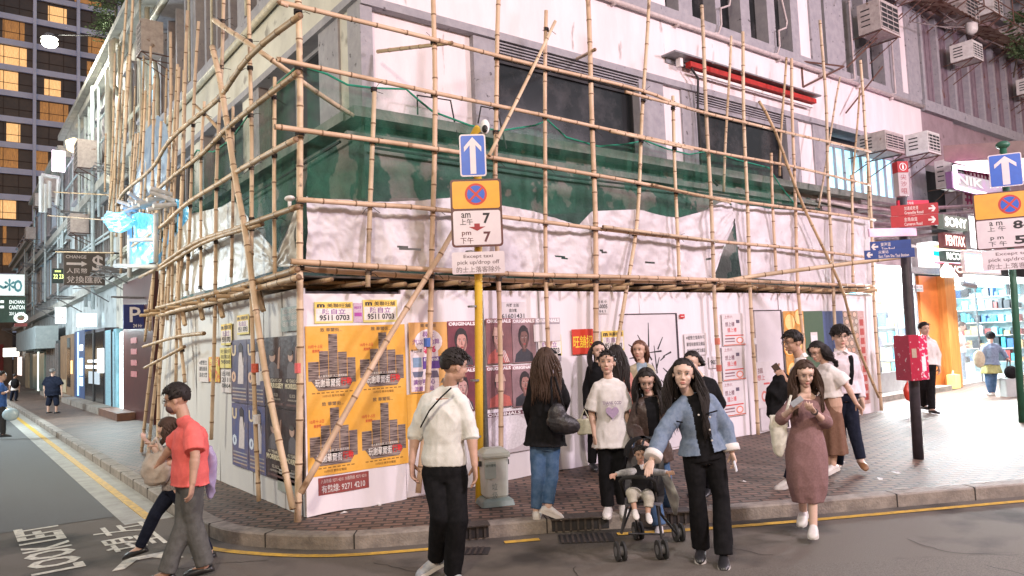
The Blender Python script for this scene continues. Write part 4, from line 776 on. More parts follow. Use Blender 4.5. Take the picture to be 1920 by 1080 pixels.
sheet('blue_sheet', onX, [(330, 372), (345, 378), (358, 392)], [(330, 470), (345, 452), (358, 430)], .1, .05, m_blue, 'small blue plastic scrap between poles beside the grey sheet', 'sheet', BG, seed=9, nx=14, nz=20)
sheet('white_bag', onX, [(302, 450), (312, 424), (326, 434)], [(302, 490), (312, 512), (326, 478)], .05, .06, mat('white_sack', (.75, .78, .82), (.62, .66, .72), 4, .5), 'bright white sack hanging between the blue sheets', 'sack', seed=10, nx=14, nz=18)
t = empty('tube_bundle', onX(300, 385, -.2), 'loose stack of short white plastic tubes on top of the blue sheet frame', 'tubes'); R_ = random.Random(4)
for k in range(16):
    px = R_.uniform(255, 335); py = 395-(px-255)*.25+R_.uniform(-14, 10); c = onX(px, py, -.15); mb = MB(); d = unit(A(-1, R_.uniform(-1, .3), R_.uniform(-.5, .5))); mb.path([c, c+d*.36], .034, 8); mb.build('tube', mat('pvc_tube', (.70, .74, .78), (.6, .65, .7), 5, .4), t)
t = empty('sheet_stand', onX(268, 497, -.2), 'white tube frame holding the hanging blue sheet', 'frame')
for a, b in (((243, 398), (243, 520)), ((292, 400), (292, 492)), ((215, 498), (293, 500)), ((243, 450), (292, 449))): mb = MB(); mb.path([onX(*a, -.26), onX(*b, -.26)], .04, 8); mb.build('tube', mat('pvc_tube'), t, smooth=True)
# ================================================================ the block farther along the main street (right)
m_orange = mat('orange_lacquer', (.62, .20, .05), (.50, .15, .04), 3, .3)
m_glassp = mat('shop_glass', (.8, .9, .9), rough=.05, alpha=.10)
SF = Frame((0, 1.2, 0), (1, 0, 0))
C = empty('terrace_building', (28, 4, 0), 'dirty mauve terrace beyond the scaffold with grey fins, racks and the lit shops under it', 'building')
mb = MB(); mb.bx(18.42, 46, 1.95, 12, 3.3, 20); mb.build('inner_wall', m_void, C)
pw = MB(); pg = MB(); pr = MB()
fb(pw, RFm, 18.45, 20.5, 6.2, 7.7, -.4, -.02); fb(pw, RFm, 20.5, 46, 3.9, 7.7, -.4, -.1); fb(pg, RFm, 18.45, 46, 7.70, 8.0, -.4, .12)
for i in range(22): x = 18.6+i*1.02; fb(pg, RFm, x, x+.14, 8.0, 10.6, -.4, .06)
m_shut = mat('mauve_shutter', (.17, .13, .16), (.24, .18, .21), 4, .7, spots=((.16, .07, .05), 3, .62, .08))
ms = MB(); fb(ms, RFm, 18.6, 42, 8.0, 10.6, -.3, -.1)
for i in range(90): x = 18.7+i*.26; fb(ms, RFm, x, x+.03, 8.0, 10.6, -.099, -.08)
ms.build('shutters', m_shut, C)
fb(pw, RFm, 18.45, 46, 10.6, 11.6, -.4, -.05); fb(pg, RFm, 18.45, 46, 11.6, 11.9, -.4, .2)
for i in range(18): x = 18.9+i*1.3; fb(pg, RFm, x, x+.5, 11.9, 14.3, -.4, .02)
fb(pw, RFm, 18.45, 46, 14.3, 20, -.4, -.05); pw.build('painted_wall', mat('mauve_plaster', (.36, .27, .30), (.26, .19, .21), 1.5, .85, bump=.3, spots=((.14, .10, .10), 2.5, .58, .1)), C); pg.build('grey_frame', m_grey, C)
# rusty corrugated awning and catwalk racks above the second floor windows
aw = MB(); n = 60
for s_, (x0, x1) in enumerate(((16.6, 20.5), (21.0, 30.0))):
    P = []
    for i in range(n+1):
        x = x0+(x1-x0)*i/n; P.append([RFm.p(x, 10.75+.02*math.sin(i*1.6), .05), RFm.p(x, 10.35+.02*math.sin(i*1.6), .95)])
    aw.grid(np.array(P)); aw.grid(np.array(P)[::-1]-A(0, 0, .006))
tag(aw.build('corrugated_awning', mat('rusty_sheet', (.26, .15, .10), (.36, .27, .22), 3, .8, bump=.4, spots=((.12, .05, .03), 4, .5, .1))), 'rusty corrugated awning running along the wall under the upper air conditioners', 'awning')
cw = MB()
for x in np.arange(12.6, 28, 1.1):
    cw.path([RFm.p(x, 10.7, 0), RFm.p(x, 10.7, 1.15)], .02, 4); cw.path([RFm.p(x, 10.1, 0), RFm.p(x+.1, 10.68, 1.1)], .018, 4); cw.path([RFm.p(x, 10.7, 1.12), RFm.p(x, 11.5, 1.12)], .018, 4)
for z, d in ((10.7, 1.13), (10.7, .6), (11.1, 1.13), (11.5, 1.13), (10.72, .2)): cw.path([RFm.p(12.4, z, d), RFm.p(28, z, d)], .02, 4)
tag(cw.build('steel_rack', m_rust), 'long rusty steel rack of bars carrying the upper row of air conditioners', 'rack')
cb = MB(); R_ = random.Random(2)
for k in range(26):
    x = R_.uniform(12.8, 27); z = R_.uniform(9.9, 11.6); cb.path([RFm.p(x, z, .4), RFm.p(x+R_.uniform(-.5, .5), z-R_.uniform(.1, .5), .8), RFm.p(x+R_.uniform(-1, 1.5), z-R_.uniform(-.3, .9), .35)], .014, 5)
for px, py0, py1 in ((1604, 60, 200), (1640, 40, 215)): pass
tag(cb.build('cable_tangle', mat('cable_grey', (.30, .26, .26), (.12, .1, .1), 3)), 'tangle of grey cables hanging among the upper air conditioners', 'cables')
bd = MB(); bd.path([onY(1692, 25, .9), onY(1588, 126, 1.25)], .022, 4); bd.path([onY(1655, 125, .9), onY(1586, 212, 1.35)], .02, 4)
tag(bd.build('steel_stay', m_rust), 'rusty diagonal steel stays running down to the pink band beside the big air conditioner', 'stay')
cy = MB(); p0 = onY(1822, 55, .8); cy.cap(p0, .16, p0+A(0, 0, .6), .16); tag(cy.build('water_tank', m_acw, smooth=True), 'small pale upright cylinder among the upper air conditioners', 'tank')
lp = MB(); lp.path([RFm.p(12.6, 4.7, .1), RFm.p(15, 4.6, .2), RFm.p(18.6, 4.5, .15)], .04, 8); lp.path([RFm.p(13, 3.9, .2), RFm.p(18.4, 3.8, .2)], .05, 8); lp.build('drain_pipe', m_pipe, C, smooth=True)
# first floor clutter wall between the ledge and the shops
mb = MB(); fb(mb, RFm, 12.9, 18.4, 3.3, 4.84, -.03, .03); mb.build('upper_shop_wall', mat('stained_wall', (.42, .34, .36), (.2, .16, .17), 2, .8, bump=.4), B)
# ---------------------------------------------------------------- shops
def shop(name, x0, x1, z1, depth, label, wallc, power, seed, col=(1, 1, 1)):
    t = empty(name, (x0, 1.2, .13), label, 'shop')
    m = MB(); m.bx(x0, x1, 1.2, 1.2+depth, .131, .15); m.build('floor', mat('white_shop_floor', (.7, .7, .7), (.6, .6, .6), 3, .3), t)
    m = MB(); m.bx(x0, x1, 1.2+depth, 1.3+depth, .15, z1); m.bx(x0-.06, x0, 1.2, 1.3+depth, .15, z1); m.bx(x1, x1+.06, 1.2, 1.3+depth, .15, z1); m.build('wall', wallc, t)
    m = MB(); m.bx(x0-.06, x1+.06, 1.2, 1.3+depth, z1+.001, z1+.06); m.build('ceiling', m_acw, t)
    for i in range(3):
        m = MB(); y = 1.5+depth*(i+.3)/3; m.bx(x0+.2, x1-.2, y, y+.18, z1-.05, z1-.02); m.build('ceiling_light', glow((.92, .98, 1.0), 4), t)
    lamp(name+'_light', ((x0+x1)/2, 1.2+depth*.35, z1-.08), power, col, (x1-x0-.3, depth*.5), 'AREA', ((x0+x1)/2, .8, 0))
    # shelves of goods
    R_ = random.Random(seed); sh = empty('display_shelf', ((x0+x1)/2, 1.1+depth, .15), 'brightly lit glass shelves of small goods inside the '+('camera shop' if 'camera' in name else 'convenience store'), 'shelves')
    for k in range(6): m = MB(); m.bx(x0+.1, x1-.1, .75+depth, 1.15+depth, .5+.42*k, .52+.42*k); m.build('shelf_board', m_acw, sh)
    cols = [(.04, .30, .40), (.08, .45, .55), (.40, .50, .55), (.02, .03, .04), (.20, .52, .60), (.04, .12, .30), (.4, .3, .15), (.25, .05, .05)]
    G = [MB() for _ in cols]
    for k in range(6):
        x = x0+.15
        while x < x1-.3:
            w = R_.uniform(.08, .24); h = R_.uniform(.1, .34); G[R_.randrange(len(cols)) if R_.random() < .8 else 1].bx(x, x+w, .74+depth, .98+depth, .525+.42*k, .525+.42*k+h); x += w+R_.uniform(.01, .12)
    for k in range(6): m = MB(); m.bx(x1-.42, x1-.02, 1.35, .6+depth, .5+.42*k, .52+.42*k); m.build('shelf_board', m_acw, sh)
    for k in range(6):                                         # and along the far side wall
        y = 1.4
        while y < .45+depth:
            w = R_.uniform(.07, .22); h = R_.uniform(.12, .36); G[R_.randrange(len(cols))].bx(x1-.40, x1-.15, y, y+w, .525+.42*k, .525+.42*k+h); y += w+R_.uniform(.01, .07)
    for g, c in zip(G, cols): g.build('goods', ink(c, .4), sh)['kind'] = 'stuff'
    return t
s1 = shop('convenience_store', 12.95, 16.55, 3.2, 3.2, 'blazing white convenience store front just past the end of the hoarding', mat('white_shop_wall', (.78, .80, .80), (.72, .74, .74), 2, .5), 260, 1)
s2 = shop('camera_shop', 18.5, 24.4, 2.95, 3.4, 'blazing bright camera shop with walls of glass cases behind the black post', mat('shop_wall_cyan', (.35, .62, .68), (.6, .74, .78), 3, .5), 400, 2, (.93, 1, 1))
m = MB(); fb(m, SF, 12.98, 16.4, .75, 3.1, -.03, -.015); m.build('window_pane', m_glassp, s1); m = MB(); fb(m, SF, 12.95, 16.55, .132, .72, -.05, .06); m.build('plinth', mat('grey_tile', (.25, .25, .26), (.32, .32, .33), 9, .3), s1)
m = MB(); fb(m, SF, 12.85, 17.2, .131, .25, .061, .42); m.build('step', m_kerb, s1)
for x in (12.98, 14.4, 15.4, 16.5): m = MB(); fb(m, SF, x-.03, x+.03, .72, 3.15, -.01, .04); m.build('mullion', m_steel, s1)
m = MB(); fb(m, SF, 12.9, 18.2, 3.1, 3.25, -.05, .12); m.build('header', m_steel, s1)
g = MB()
for a, b, z0, z1, c in (): pass
R_ = random.Random(9)
for k, (x, z, w, h, c) in enumerate(((13.3, 1.6, .3, .35, (.1, .45, .6)), (13.2, 1.2, .12, .2, (.03, .04, .06)), (13.5, .9, .5, .25, (.1, .2, .3)), (15.7, 1.9, .28, .5, (.5, .52, .45)), (15.6, 2.6, .3, .42, (.55, .7, .72)), (14.2, 1.5, .5, .2, (.2, .5, .7)), (14.7, .85, .3, .3, (.5, .6, .5)), (15.0, 1.3, .2, .25, (.15, .15, .2)), (13.9, 2.2, .6, .3, (.6, .75, .78)))):
    m = MB(); fb(m, SF, x, x+w, z, z+h, -.3, -.25); m.build('window_display', ink(c, .5), s1)
# orange pillar between the shops
t = empty('orange_pillar', SF.p(17.3, .13, 0), 'glossy orange entrance surround between the two bright shops', 'pillar')
m = MB(); fb(m, SF, 16.75, 17.75, .13, 3.05, -.2, .02); m.build('panel', m_orange, t); m = MB(); fb(m, SF, 17.75, 18.35, .13, 3.05, -.2, .22); m.build('side_panel', mat('orange_wood', (.45, .17, .04), (.6, .28, .08), 3, .3, stretch=(6, 6, .4)), t)
p = Poster(SF, (1710, 534, 1731, 547), PW, 'small white notice at the top of the orange entrance surround', d=.03); p.text('Exit 3A 13:8', .1, .55, .8, .28, DK); p.text('5-10M3:4', .1, .12, .8, .28, (.05, .3, .3)); p.done()
# striped fascia
t = empty('striped_fascia', SF.p(17.3, 3.2, .1), 'white shop fascia with orange, cyan and red stripes above the orange pillar', 'shop sign')
zz = [(3.26, 3.75, (.85, .85, .85))]
m = MB(); fb(m, SF, 16.55, 18.55, 3.26, 3.86, .125, .5); m.build('light_box', glow((.9, .9, .9), .9), t)
for z0, z1, c in ((3.70, 3.78, (1, .62, .25)), (3.50, 3.62, (.0, .85, .85)), (3.30, 3.35, (.9, .15, .22))): m = MB(); fb(m, SF, 16.55, 18.55, z0, z1, .501, .506); m.build('stripe', glow(c, .9), t)
# dark gutter tangle above the shops
m = MB()
for k in range(5): m.path([SF.p(12.9, 3.9+.16*k, .2+.1*k), SF.p(16, 3.98+.16*k, .25+.1*k), SF.p(25, 4.9+.16*k, .35+.05*k)], .05, 6)
tag(m.build('pipe_run', mat('dark_pipe', (.06, .045, .05), (.16, .12, .12), 4, .7)), 'bundle of dark pipes and cables sagging above the camera shop signs', 'pipes')
# stacked maker signs
def lightbox(name, F, x0, x1, z0, z1, d0, d1, col, e, label, lines, tcol, te=0, cat='shop sign', frame=None):
    t = empty(name, F.p((x0+x1)/2, z0, d0), label, cat); m = MB(); fb(m, F, x0, x1, z0, z1, d0, d1); m.build('light_box', glow(col, e), t)
    if frame:
        f = MB(); w = .05
        for a in ((x0-w, x1+w, z1, z1+w), (x0-w, x1+w, z0-w, z0), (x0-w, x0, z0, z1), (x1, x1+w, z0, z1)): fb(f, F, *a, d0, d1+.03)
        f.build('frame', frame, t)
    for s_, x, y, w, h in lines:
        m = MB(); letter(m, F, s_, x0+x*(x1-x0), z0+y*(z1-z0), w*(x1-x0), h*(z1-z0), d1+.006, .03); m.build('lettering', glow(tcol, te) if te else ink(tcol), t)
    return t
S3 = Frame((0, .55, 0), (1, 0, 0)); sx = lambda px, py: S3.at(px, py)
dkb = mat('sign_dark', (.06, .05, .06), (.1, .08, .1), 5, .5)
for px0, px1, y0, y1, s_, c, bgc, lab in ((1764, 1812, 402, 434, 'SONY', (.95, 1, .92), (.12, .15, .12), 'SONY maker sign, topmost of the stack above the camera shop'), (1766, 1808, 436, 468, 'PENTAX', (1, .72, .62), (.10, .03, .03), 'PENTAX maker sign with reddish letters under the top one'), (1768, 1806, 470, 492, 'RICOH', (.8, .95, .85), (.05, .07, .06), 'RICOH maker sign third down the stack'), (1770, 1802, 494, 520, 'JVC', (1, .82, .68), (.12, .07, .06), 'JVC maker sign at the bottom of the stack')):
    x0, z1 = sx(px0, y0); x1, z0 = sx(px1, y1); lab2 = lab.split(' ', 1)[1]
    lightbox('maker_sign', S3, x0, x1, z0, z1, -.1, .05, bgc, .2, lab2[0].upper()*0+lab2, [(s_, .05, .15, .9, .7)], c, 1.0)
x0, z1 = sx(1812, 405); x1, z0 = sx(1850, 468); lightbox('bright_sign', S3, x0, x1+.4, z0, z1, -.1, .02, (.95, 1, .97), 1.6, 'blown out white sign with a thin green curve right of the stacked maker signs', [('(', .02, .35, .06, .6), ('L', .8, .3, .06, .3), ('BEST CAMERA', .25, .28, .4, .08)], (.25, .4, .3), 0, frame=m_steel)
x0, z1 = sx(1798, 475); x1, z0 = sx(1852, 512); lightbox('blue_sign', S3, x0, x1+.5, z0, z1, .03, .1, (.35, .55, .85), .7, 'pale blue film maker sign with two lines of block letters under the white sign', [('FUJIFILM', .04, .54, .92, .38), ('PENTAX', .04, .08, .92, .36)], (.85, .93, 1), 1.1, frame=m_acw)
m = MB(); fb(m, SF, 18.4, 24.6, 2.95, 3.1, -.1, .3); m.build('header', glow((.9, .95, .97), 1.2), s2)
m = MB(); fb(m, SF, 24.4, 24.8, .13, 3.0, -.1, .1); m.build('pier', m_acw, s2)
for x in (18.55, 20.2, 22.9): m = MB(); fb(m, SF, x-.02, x+.02, .15, 2.95, -.02, .02); m.build('mullion', m_steel, s2)
for x0, x1 in ((18.57, 20.18), (22.92, 24.35)): m = MB(); fb(m, SF, x0, x1, .15, 2.95, -.01, -.004); m.build('window_pane', m_glassp, s2)
t = empty('security_camera', SF.p(18.75, 2.8, .3), 'small dark security camera above the camera shop entrance', 'camera'); m = MB(); m.path([SF.p(18.6, 2.85, .3), SF.p(18.95, 2.75, .5)], .07, 8); m.build('housing', m_steel, t); m = MB(); m.path([SF.p(18.75, 2.95, .3), SF.p(18.75, 2.8, .35)], .02, 6); m.build('mount', m_steel, t)
R_ = random.Random(12)
for k in range(3):                                            # glass counters with cameras inside
    x = 18.7+k*.75 if k < 2 else 21.7; t = empty('glass_counter', (x, 2.4, .15), ['glass counter of boxed goods left in the camera shop', 'glass counter beside the shop doorway with black items', 'glass counter behind the woman with the suitcase'][k], 'counter')
    m = MB(); m.bx(x, x+.7, 2.2, 2.6, .15, .55); m.build('base', m_acw, t); m = MB(); m.bx(x, x+.7, 2.2, 2.6, .56, 1.1); m.build('glass_case', m_glassp, t)
    m = MB()
    for i in range(5): m.bx(x+.05+.13*i, x+.13+.13*i, 2.3, 2.4, .57, .57+R_.uniform(.08, .3))
    m.build('goods', BLACK, t)
# pink neon corner and canopy
S4 = Frame((0, .2, 0), (1, 0, 0))
xa, za = S4.at(1788, 320); xb, zb = S4.at(1868, 368)
t = empty('neon_sign', S4.p(xa, zb, 0), 'purple neon framed sign with slanted grey letters NIK under the bright canopy', 'neon sign')
m = MB(); fb(m, S4, xa, xb+1.2, zb, za, -.2, -.05); m.build('panel', mat('purple_panel', (.16, .05, .18), (.08, .1, .08), 2, .4), t)
m = MB(); letter(m, S4, 'NIK', xa+.3, zb+.15, 1.6, (za-zb)*.55, -.04, .04); m.build('lettering', ink((.3, .3, .28)), t)
for a, b, c in (((xa, zb), (xb+1.2, zb-.05), (1, .7, 1)), ((xa, zb), (xa, za+.1), (1, .6, .95)), ((xa, za+.1), (xb+1.2, za+.25), (1, .85, 1))): m = MB(); m.path([S4.p(*a, .03), S4.p(*b, .03)], .05, 8); m.build('neon_tube', glow(c, 1.6), t)
lamp('neon_light', tuple(S4.p(xa-.4, (za+zb)/2, .6)), 22, (1, .15, .65), .4)
# awning below neon: red slatted balcony
t = empty('balcony', S4.p(xa-1, zb-.8, 0), 'magenta lit slatted balcony left of the neon sign', 'balcony'); m = MB()
for k in range(7): fb(m, RFm, 19.2, 21.0, 4.95+.17*k, 5.03+.17*k, .62, .65)
for k in range(8): fb(m, RFm, 19.2+.25*k, 19.24+.25*k, 4.9, 6.2, .66, .69)
m.build('slats', mat('red_slats', (.35, .04, .12), (.25, .03, .08), 5), t); m = MB(); fb(m, RFm, 19.1, 21.1, 6.2, 6.28, .0, .9); m.build('hood', mat('maroon', (.16, .02, .04), (.2, .04, .06), 5), t)
x0 = S4.at(1770, 295)[0]; zc = S4.at(1770, 305)[1]
t = empty('canopy', S4.p(x0, zc, 0), 'broad concrete canopy slab with white lit underside at the upper right', 'canopy'); m = MB(); m.add([onY(1765, 300, .2), onY(1935, 245, .2), onY(1935, 300, -.9), onY(1768, 313, -.1)], [(0, 1, 2, 3)])
P = [S4.p(x0, zc+.05, 0), S4.p(x0+7, zc+.05, 0), S4.p(x0+7, zc+.05, 2.2), S4.p(x0+1.5, zc+.05, 1.4)]; Q = [p_+A(0, 0, .38) for p_ in P]; m = MB(); m.add(P+Q, [(3, 2, 1, 0), (4, 5, 6, 7), (0, 1, 5, 4), (1, 2, 6, 5), (2, 3, 7, 6), (3, 0, 4, 7)]); m.build('slab', mat('canopy_concrete', (.17, .13, .11), (.12, .09, .08), 3, .8), t)
m = MB(); P2 = [p_-A(0, 0, .02) for p_ in (S4.p(x0+.3, zc+.05, 0.1), S4.p(x0+6.5, zc+.05, .1), S4.p(x0+6.5, zc+.05, 1.9), S4.p(x0+1.6, zc+.05, 1.2))]; m.add(P2, [(3, 2, 1, 0)]); m.build('underside_glow', glow((1, .97, .95), 1.6), t)  # lit look of the white underside put in as emission
m = MB(); c = S4.p(x0+3.0, zc-.1, .9); m.path([c, c-A(0, 0, .1), c-A(0, 0, .3)], [.25, .22, .05], 14); tag(m.build('bare_lamp', glow((1, 1, .9), 5), smooth=True), 'glaring lamp hanging under the white canopy beside the one way sign', 'lamp')
S5 = Frame((0, .9, 0), (1, 0, 0))
x0, z1 = S5.at(1825, 350); x1, z0 = S5.at(1858, 405); m = MB(); fb(m, S5, x0, x1+1, z0, z1, -.3, 0); tag(m.build('wall_cabinet', mat('pink_cabinet', (.50, .38, .38), (.4, .3, .3), 4, .6)), 'pinkish metal cabinet between the neon sign and the yellow restriction sign', 'cabinet')
# ================================================================ sign posts
def signframe(px, py, depth, turn):                            # frame of a sign plate, turn = degrees away from square-on
    o = atD(px, py, depth); a = math.radians(turn); r = HR*math.cos(a)+HF*math.sin(a); return Frame(o, r)
m_blue_s = mat('sign_blue', (.01, .09, .48), (.012, .11, .55), 8, .35); m_org_s = mat('sign_orange', (.82, .40, .03), (.74, .34, .03), 5, .4)
m_sgrey = mat('sign_white', (.72, .66, .68), (.64, .56, .60), 3, .4); m_back = mat('sign_back', (.3, .3, .3), (.2, .2, .2), 5, .5, .5)
def rrect(x0, x1, y0, y1, r=.04, n=5):
    out = []
    for cx, cy, a in ((x1-r, y1-r, 0), (x0+r, y1-r, 90), (x0+r, y0+r, 180), (x1-r, y0+r, 270)):
        for i in range(n+1): t_ = math.radians(a+90*i/n); out.append((cx+r*math.cos(t_), cy+r*math.sin(t_)))
    return out
def oneway(F, w, h, label, y0, name='one_way_sign'):
    t = empty(name, F.p(0, y0, 0), label, 'road sign', 'one way arrow signs'); m = MB(); m.plate(F, rrect(-w/2, w/2, y0, y0+h, .03), 0, .008); m.build('plate', m_back, t)
    m = MB(); m.plate(F, rrect(-w/2, w/2, y0, y0+h, .03), .0085, .0105); m.build('border', m_sgrey, t); m = MB(); m.plate(F, rrect(-w/2+.016, w/2-.016, y0+.016, y0+h-.016, .02), .011, .0125); m.build('face', m_blue_s, t)
    m = MB(); a = w*.33; m.plate(F, [(-a, y0+h*.58), (-a, y0+h*.70), (0, y0+h*.93), (a, y0+h*.70), (a, y0+h*.58), (w*.11, y0+h*.74), (w*.11, y0+h*.06), (-w*.11, y0+h*.06), (-w*.11, y0+h*.74)], .013, .0145); m.build('arrow', m_sgrey, t); return t
def nostop(F, w, y0, y1, ysp, label, l1, l2, arrow=True):
    t = empty('restriction_sign', F.p(0, y0, 0), label, 'road sign', 'no stopping signs'); m = MB(); m.plate(F, rrect(-w/2, w/2, y0, y1, .04), 0, .010); m.build('plate', mat('sign_edge_brown', (.05, .02, .02), (.12, .03, .03), 4, .4), t)
    m = MB(); m.plate(F, rrect(-w/2+.022, w/2-.022, ysp+.012, y1-.022, .025), .011, .013); m.build('orange_field', m_org_s, t); m = MB(); m.plate(F, rrect(-w/2+.022, w/2-.022, y0+.022, ysp-.012, .025), .011, .013); m.build('white_field', m_sgrey, t)
    c = (y1+ysp)/2; R1 = (y1-ysp)*.36; circ = lambda r, n=28: [(r*math.cos(2*math.pi*i/n), c+r*math.sin(2*math.pi*i/n)) for i in range(n)]
    d = MB(); d.plate(F, circ(R1), .0135, .015); o = d.build('ring', mat('sign_red', (.55, .03, .02), (.48, .03, .02), 6, .4), t); d = MB(); d.plate(F, circ(R1*.8), .0152, .0165); d.build('blue_disc', m_blue_s, o)
    d = MB()
    for s_ in (-1, 1):
        e = A(math.cos(.785), s_*math.sin(.785)); q = A(-e[1], e[0])*.1*R1; a_ = e*R1*.84; d.plate(F, [(-a_[0]-q[0], c-a_[1]-q[1]), (a_[0]-q[0], c+a_[1]-q[1]), (a_[0]+q[0], c+a_[1]+q[1]), (-a_[0]+q[0], c-a_[1]+q[1])], .0168+.001*(s_ > 0), .0178+.001*(s_ > 0))
    d.build('cross', mat('sign_red'), o)
    h = ysp-y0; 
    for k, (a_, b_, n_) in enumerate((l1, l2)):
        yb = y0+h*(.62-.5*k); d = MB(); letter(d, F, a_, -w*.30, yb+h*.16, w*.18, h*.13, .0145, .01); letter(d, F, b_, -w*.33, yb-.03*h, w*.25, h*.17, .0145, .01); letter(d, F, n_, w*(.12 if arrow else .02), yb, w*(.14 if arrow else .5), h*.28, .0145, .03); d.build('lettering', mat('sign_text_brown', (.10, .02, .03), rough=.5) if k and arrow else BLACK, t)
    if arrow: d = MB(); yb = y0+h*.5; d.plate(F, [(-.03, yb+.05), (.03, yb+.05), (.03, yb+.015), (.09, yb+.015), (0, yb-.03), (-.09, yb+.015), (-.03, yb+.015)], .0137, .015); d.build('arrow', mat('sign_text_red', (.30, .02, .03), rough=.5), t)
    return t
def except_plate(F, w, y0, y1, label):
    t = empty('except_sign', F.p(0, y0, 0), label, 'road sign', 'taxi exception plates'); m = MB(); m.plate(F, rrect(-w/2, w/2, y0, y1, .015), 0, .008); m.build('plate', m_sgrey, t); h = y1-y0
    tx = mat('sign_text_grey', (.16, .12, .13), rough=.5)
    for s_, x, y, ww, hh in (('Except taxi', -.28, .68, .56, .20), ('pick up/drop off', -.40, .38, .80, .24), ('的士上落客除外', -.42, .06, .84, .27)): d = MB(); letter(d, F, s_, x*w, y0+y*h, ww*w, hh*h, .0095, .012); d.build('lettering', tx, t)
    return t
gp = onZ(899, 942, .13); D = (gp-CAM)@HF
t = empty('sign_post', gp, 'yellow painted sign post with a grey pole beside it at the kerb corner', 'post'); m = MB(); m.path([gp, onY(898, 700, gp[1]), onY(897, 500, gp[1]), onY(895, 262, gp[1])], .044, 14); m.build('pole', mat('yellow_pole', (.72, .45, .03), (.60, .36, .03), 6, .45, bump=.15), t, smooth=True)
a = onY(895, 262, gp[1]); m = MB(); m.path([a, a+A(0, 0, .05), a+A(0, 0, .12), a+A(0, 0, .16)], [.085, .085, .05, .02], 12); m.build('cap', mat('yellow_pole'), t, smooth=True)
g2 = gp+HR*.09+HF*.10; m = MB(); m.path([g2, g2+A(0, 0, 2.62), g2+A(0, 0, 4.05)], .032, 10); m.build('grey_pole', m_steel, t, smooth=True)
m = MB()
for z in (.7, 1.3, 2.1, 2.7, 3.3, 3.9): m.path([gp+A(0, 0, z-.01), gp+A(0, 0, z+.01)], .05, 12)
m.build('clamp', m_steel, t)
t = empty('security_camera', g2+A(0, 0, 4.1), 'white dome security camera on top of the grey pole beside the arrow sign', 'camera'); c = atD(909, 238, D-.05); m = MB(); m.ell(c, (.05, .06, .085)); m.build('housing', ink((.7, .7, .7)), t, smooth=True); m = MB(); m.ell(c-HF*.035-A(0, 0, .03), (.03, .04, .045)); m.build('lens', BLACK, t, smooth=True); m = MB(); m.path([c-A(0, 0, .05), g2+A(0, 0, 4.0)], .02, 6); m.build('mount', m_steel, t)
F1 = signframe(893, 460, D-.10, 3); Kpx = (D-.1)/FPX
def fy(F, px, py): return F.at(px, py)[1]
y0, y1 = fy(F1, 893, 331), fy(F1, 893, 252); oneway(F1, .30*Kpx/.0049 if 0 else 50*Kpx, y1-y0, 'blue one way sign with a white arrow on the yellow post', y0)
F2 = signframe(896, 462, D-.10, 3); nostop(F2, 97*Kpx, fy(F2, 896, 463), fy(F2, 896, 336), fy(F2, 896, 393), 'orange and white no stopping sign reading 7 to 7 on the yellow post', ('am', '上午', '7'), ('pm', '下午', '7'))
F3 = signframe(898, 513, D-.10, 3); except_plate(F3, 99*Kpx, fy(F3, 898, 513), fy(F3, 898, 472), 'white plate about taxis under the sign on the yellow post')
# green post at the right edge
gp = onZ(1917, 792, .13); D = (gp-CAM)@HF
t = empty('sign_post', gp, 'dark green sign post at the right edge of the photo', 'post'); m = MB(); m.path([gp, onY(1902, 560, gp[1]), onY(1880, 270, gp[1])], .055, 12); m.build('pole', mat('green_pole', (.02, .09, .05), (.03, .13, .08), 6, .5), t, smooth=True); a = onY(1880, 272, gp[1]); m = MB(); m.ell(a, (.11, .11, .07)); m.build('cap', mat('green_pole'), t, smooth=True)
F1 = signframe(1888, 350, D-.15, -24); K = (D-.15)/FPX; oneway(F1, 54*K, fy(F1, 1888, 288)-fy(F1, 1888, 350), 'blue one way sign with a white arrow on the green post', 0)
F2 = signframe(1900, 465, D-.15, -24); nostop(F2, 118*K, 0, fy(F2, 1900, 357), fy(F2, 1900, 408), 'orange and white no stopping sign reading 8-10 on the green post, cut by the frame', ('a m', '上 午', '8-10'), ('p m', '下 午', '5-7'), False)
F3 = signframe(1903, 505, D-.15, -20); except_plate(F3, 104*K, 0, fy(F3, 1903, 467), 'grey plate about taxis at the bottom of the green post signs')
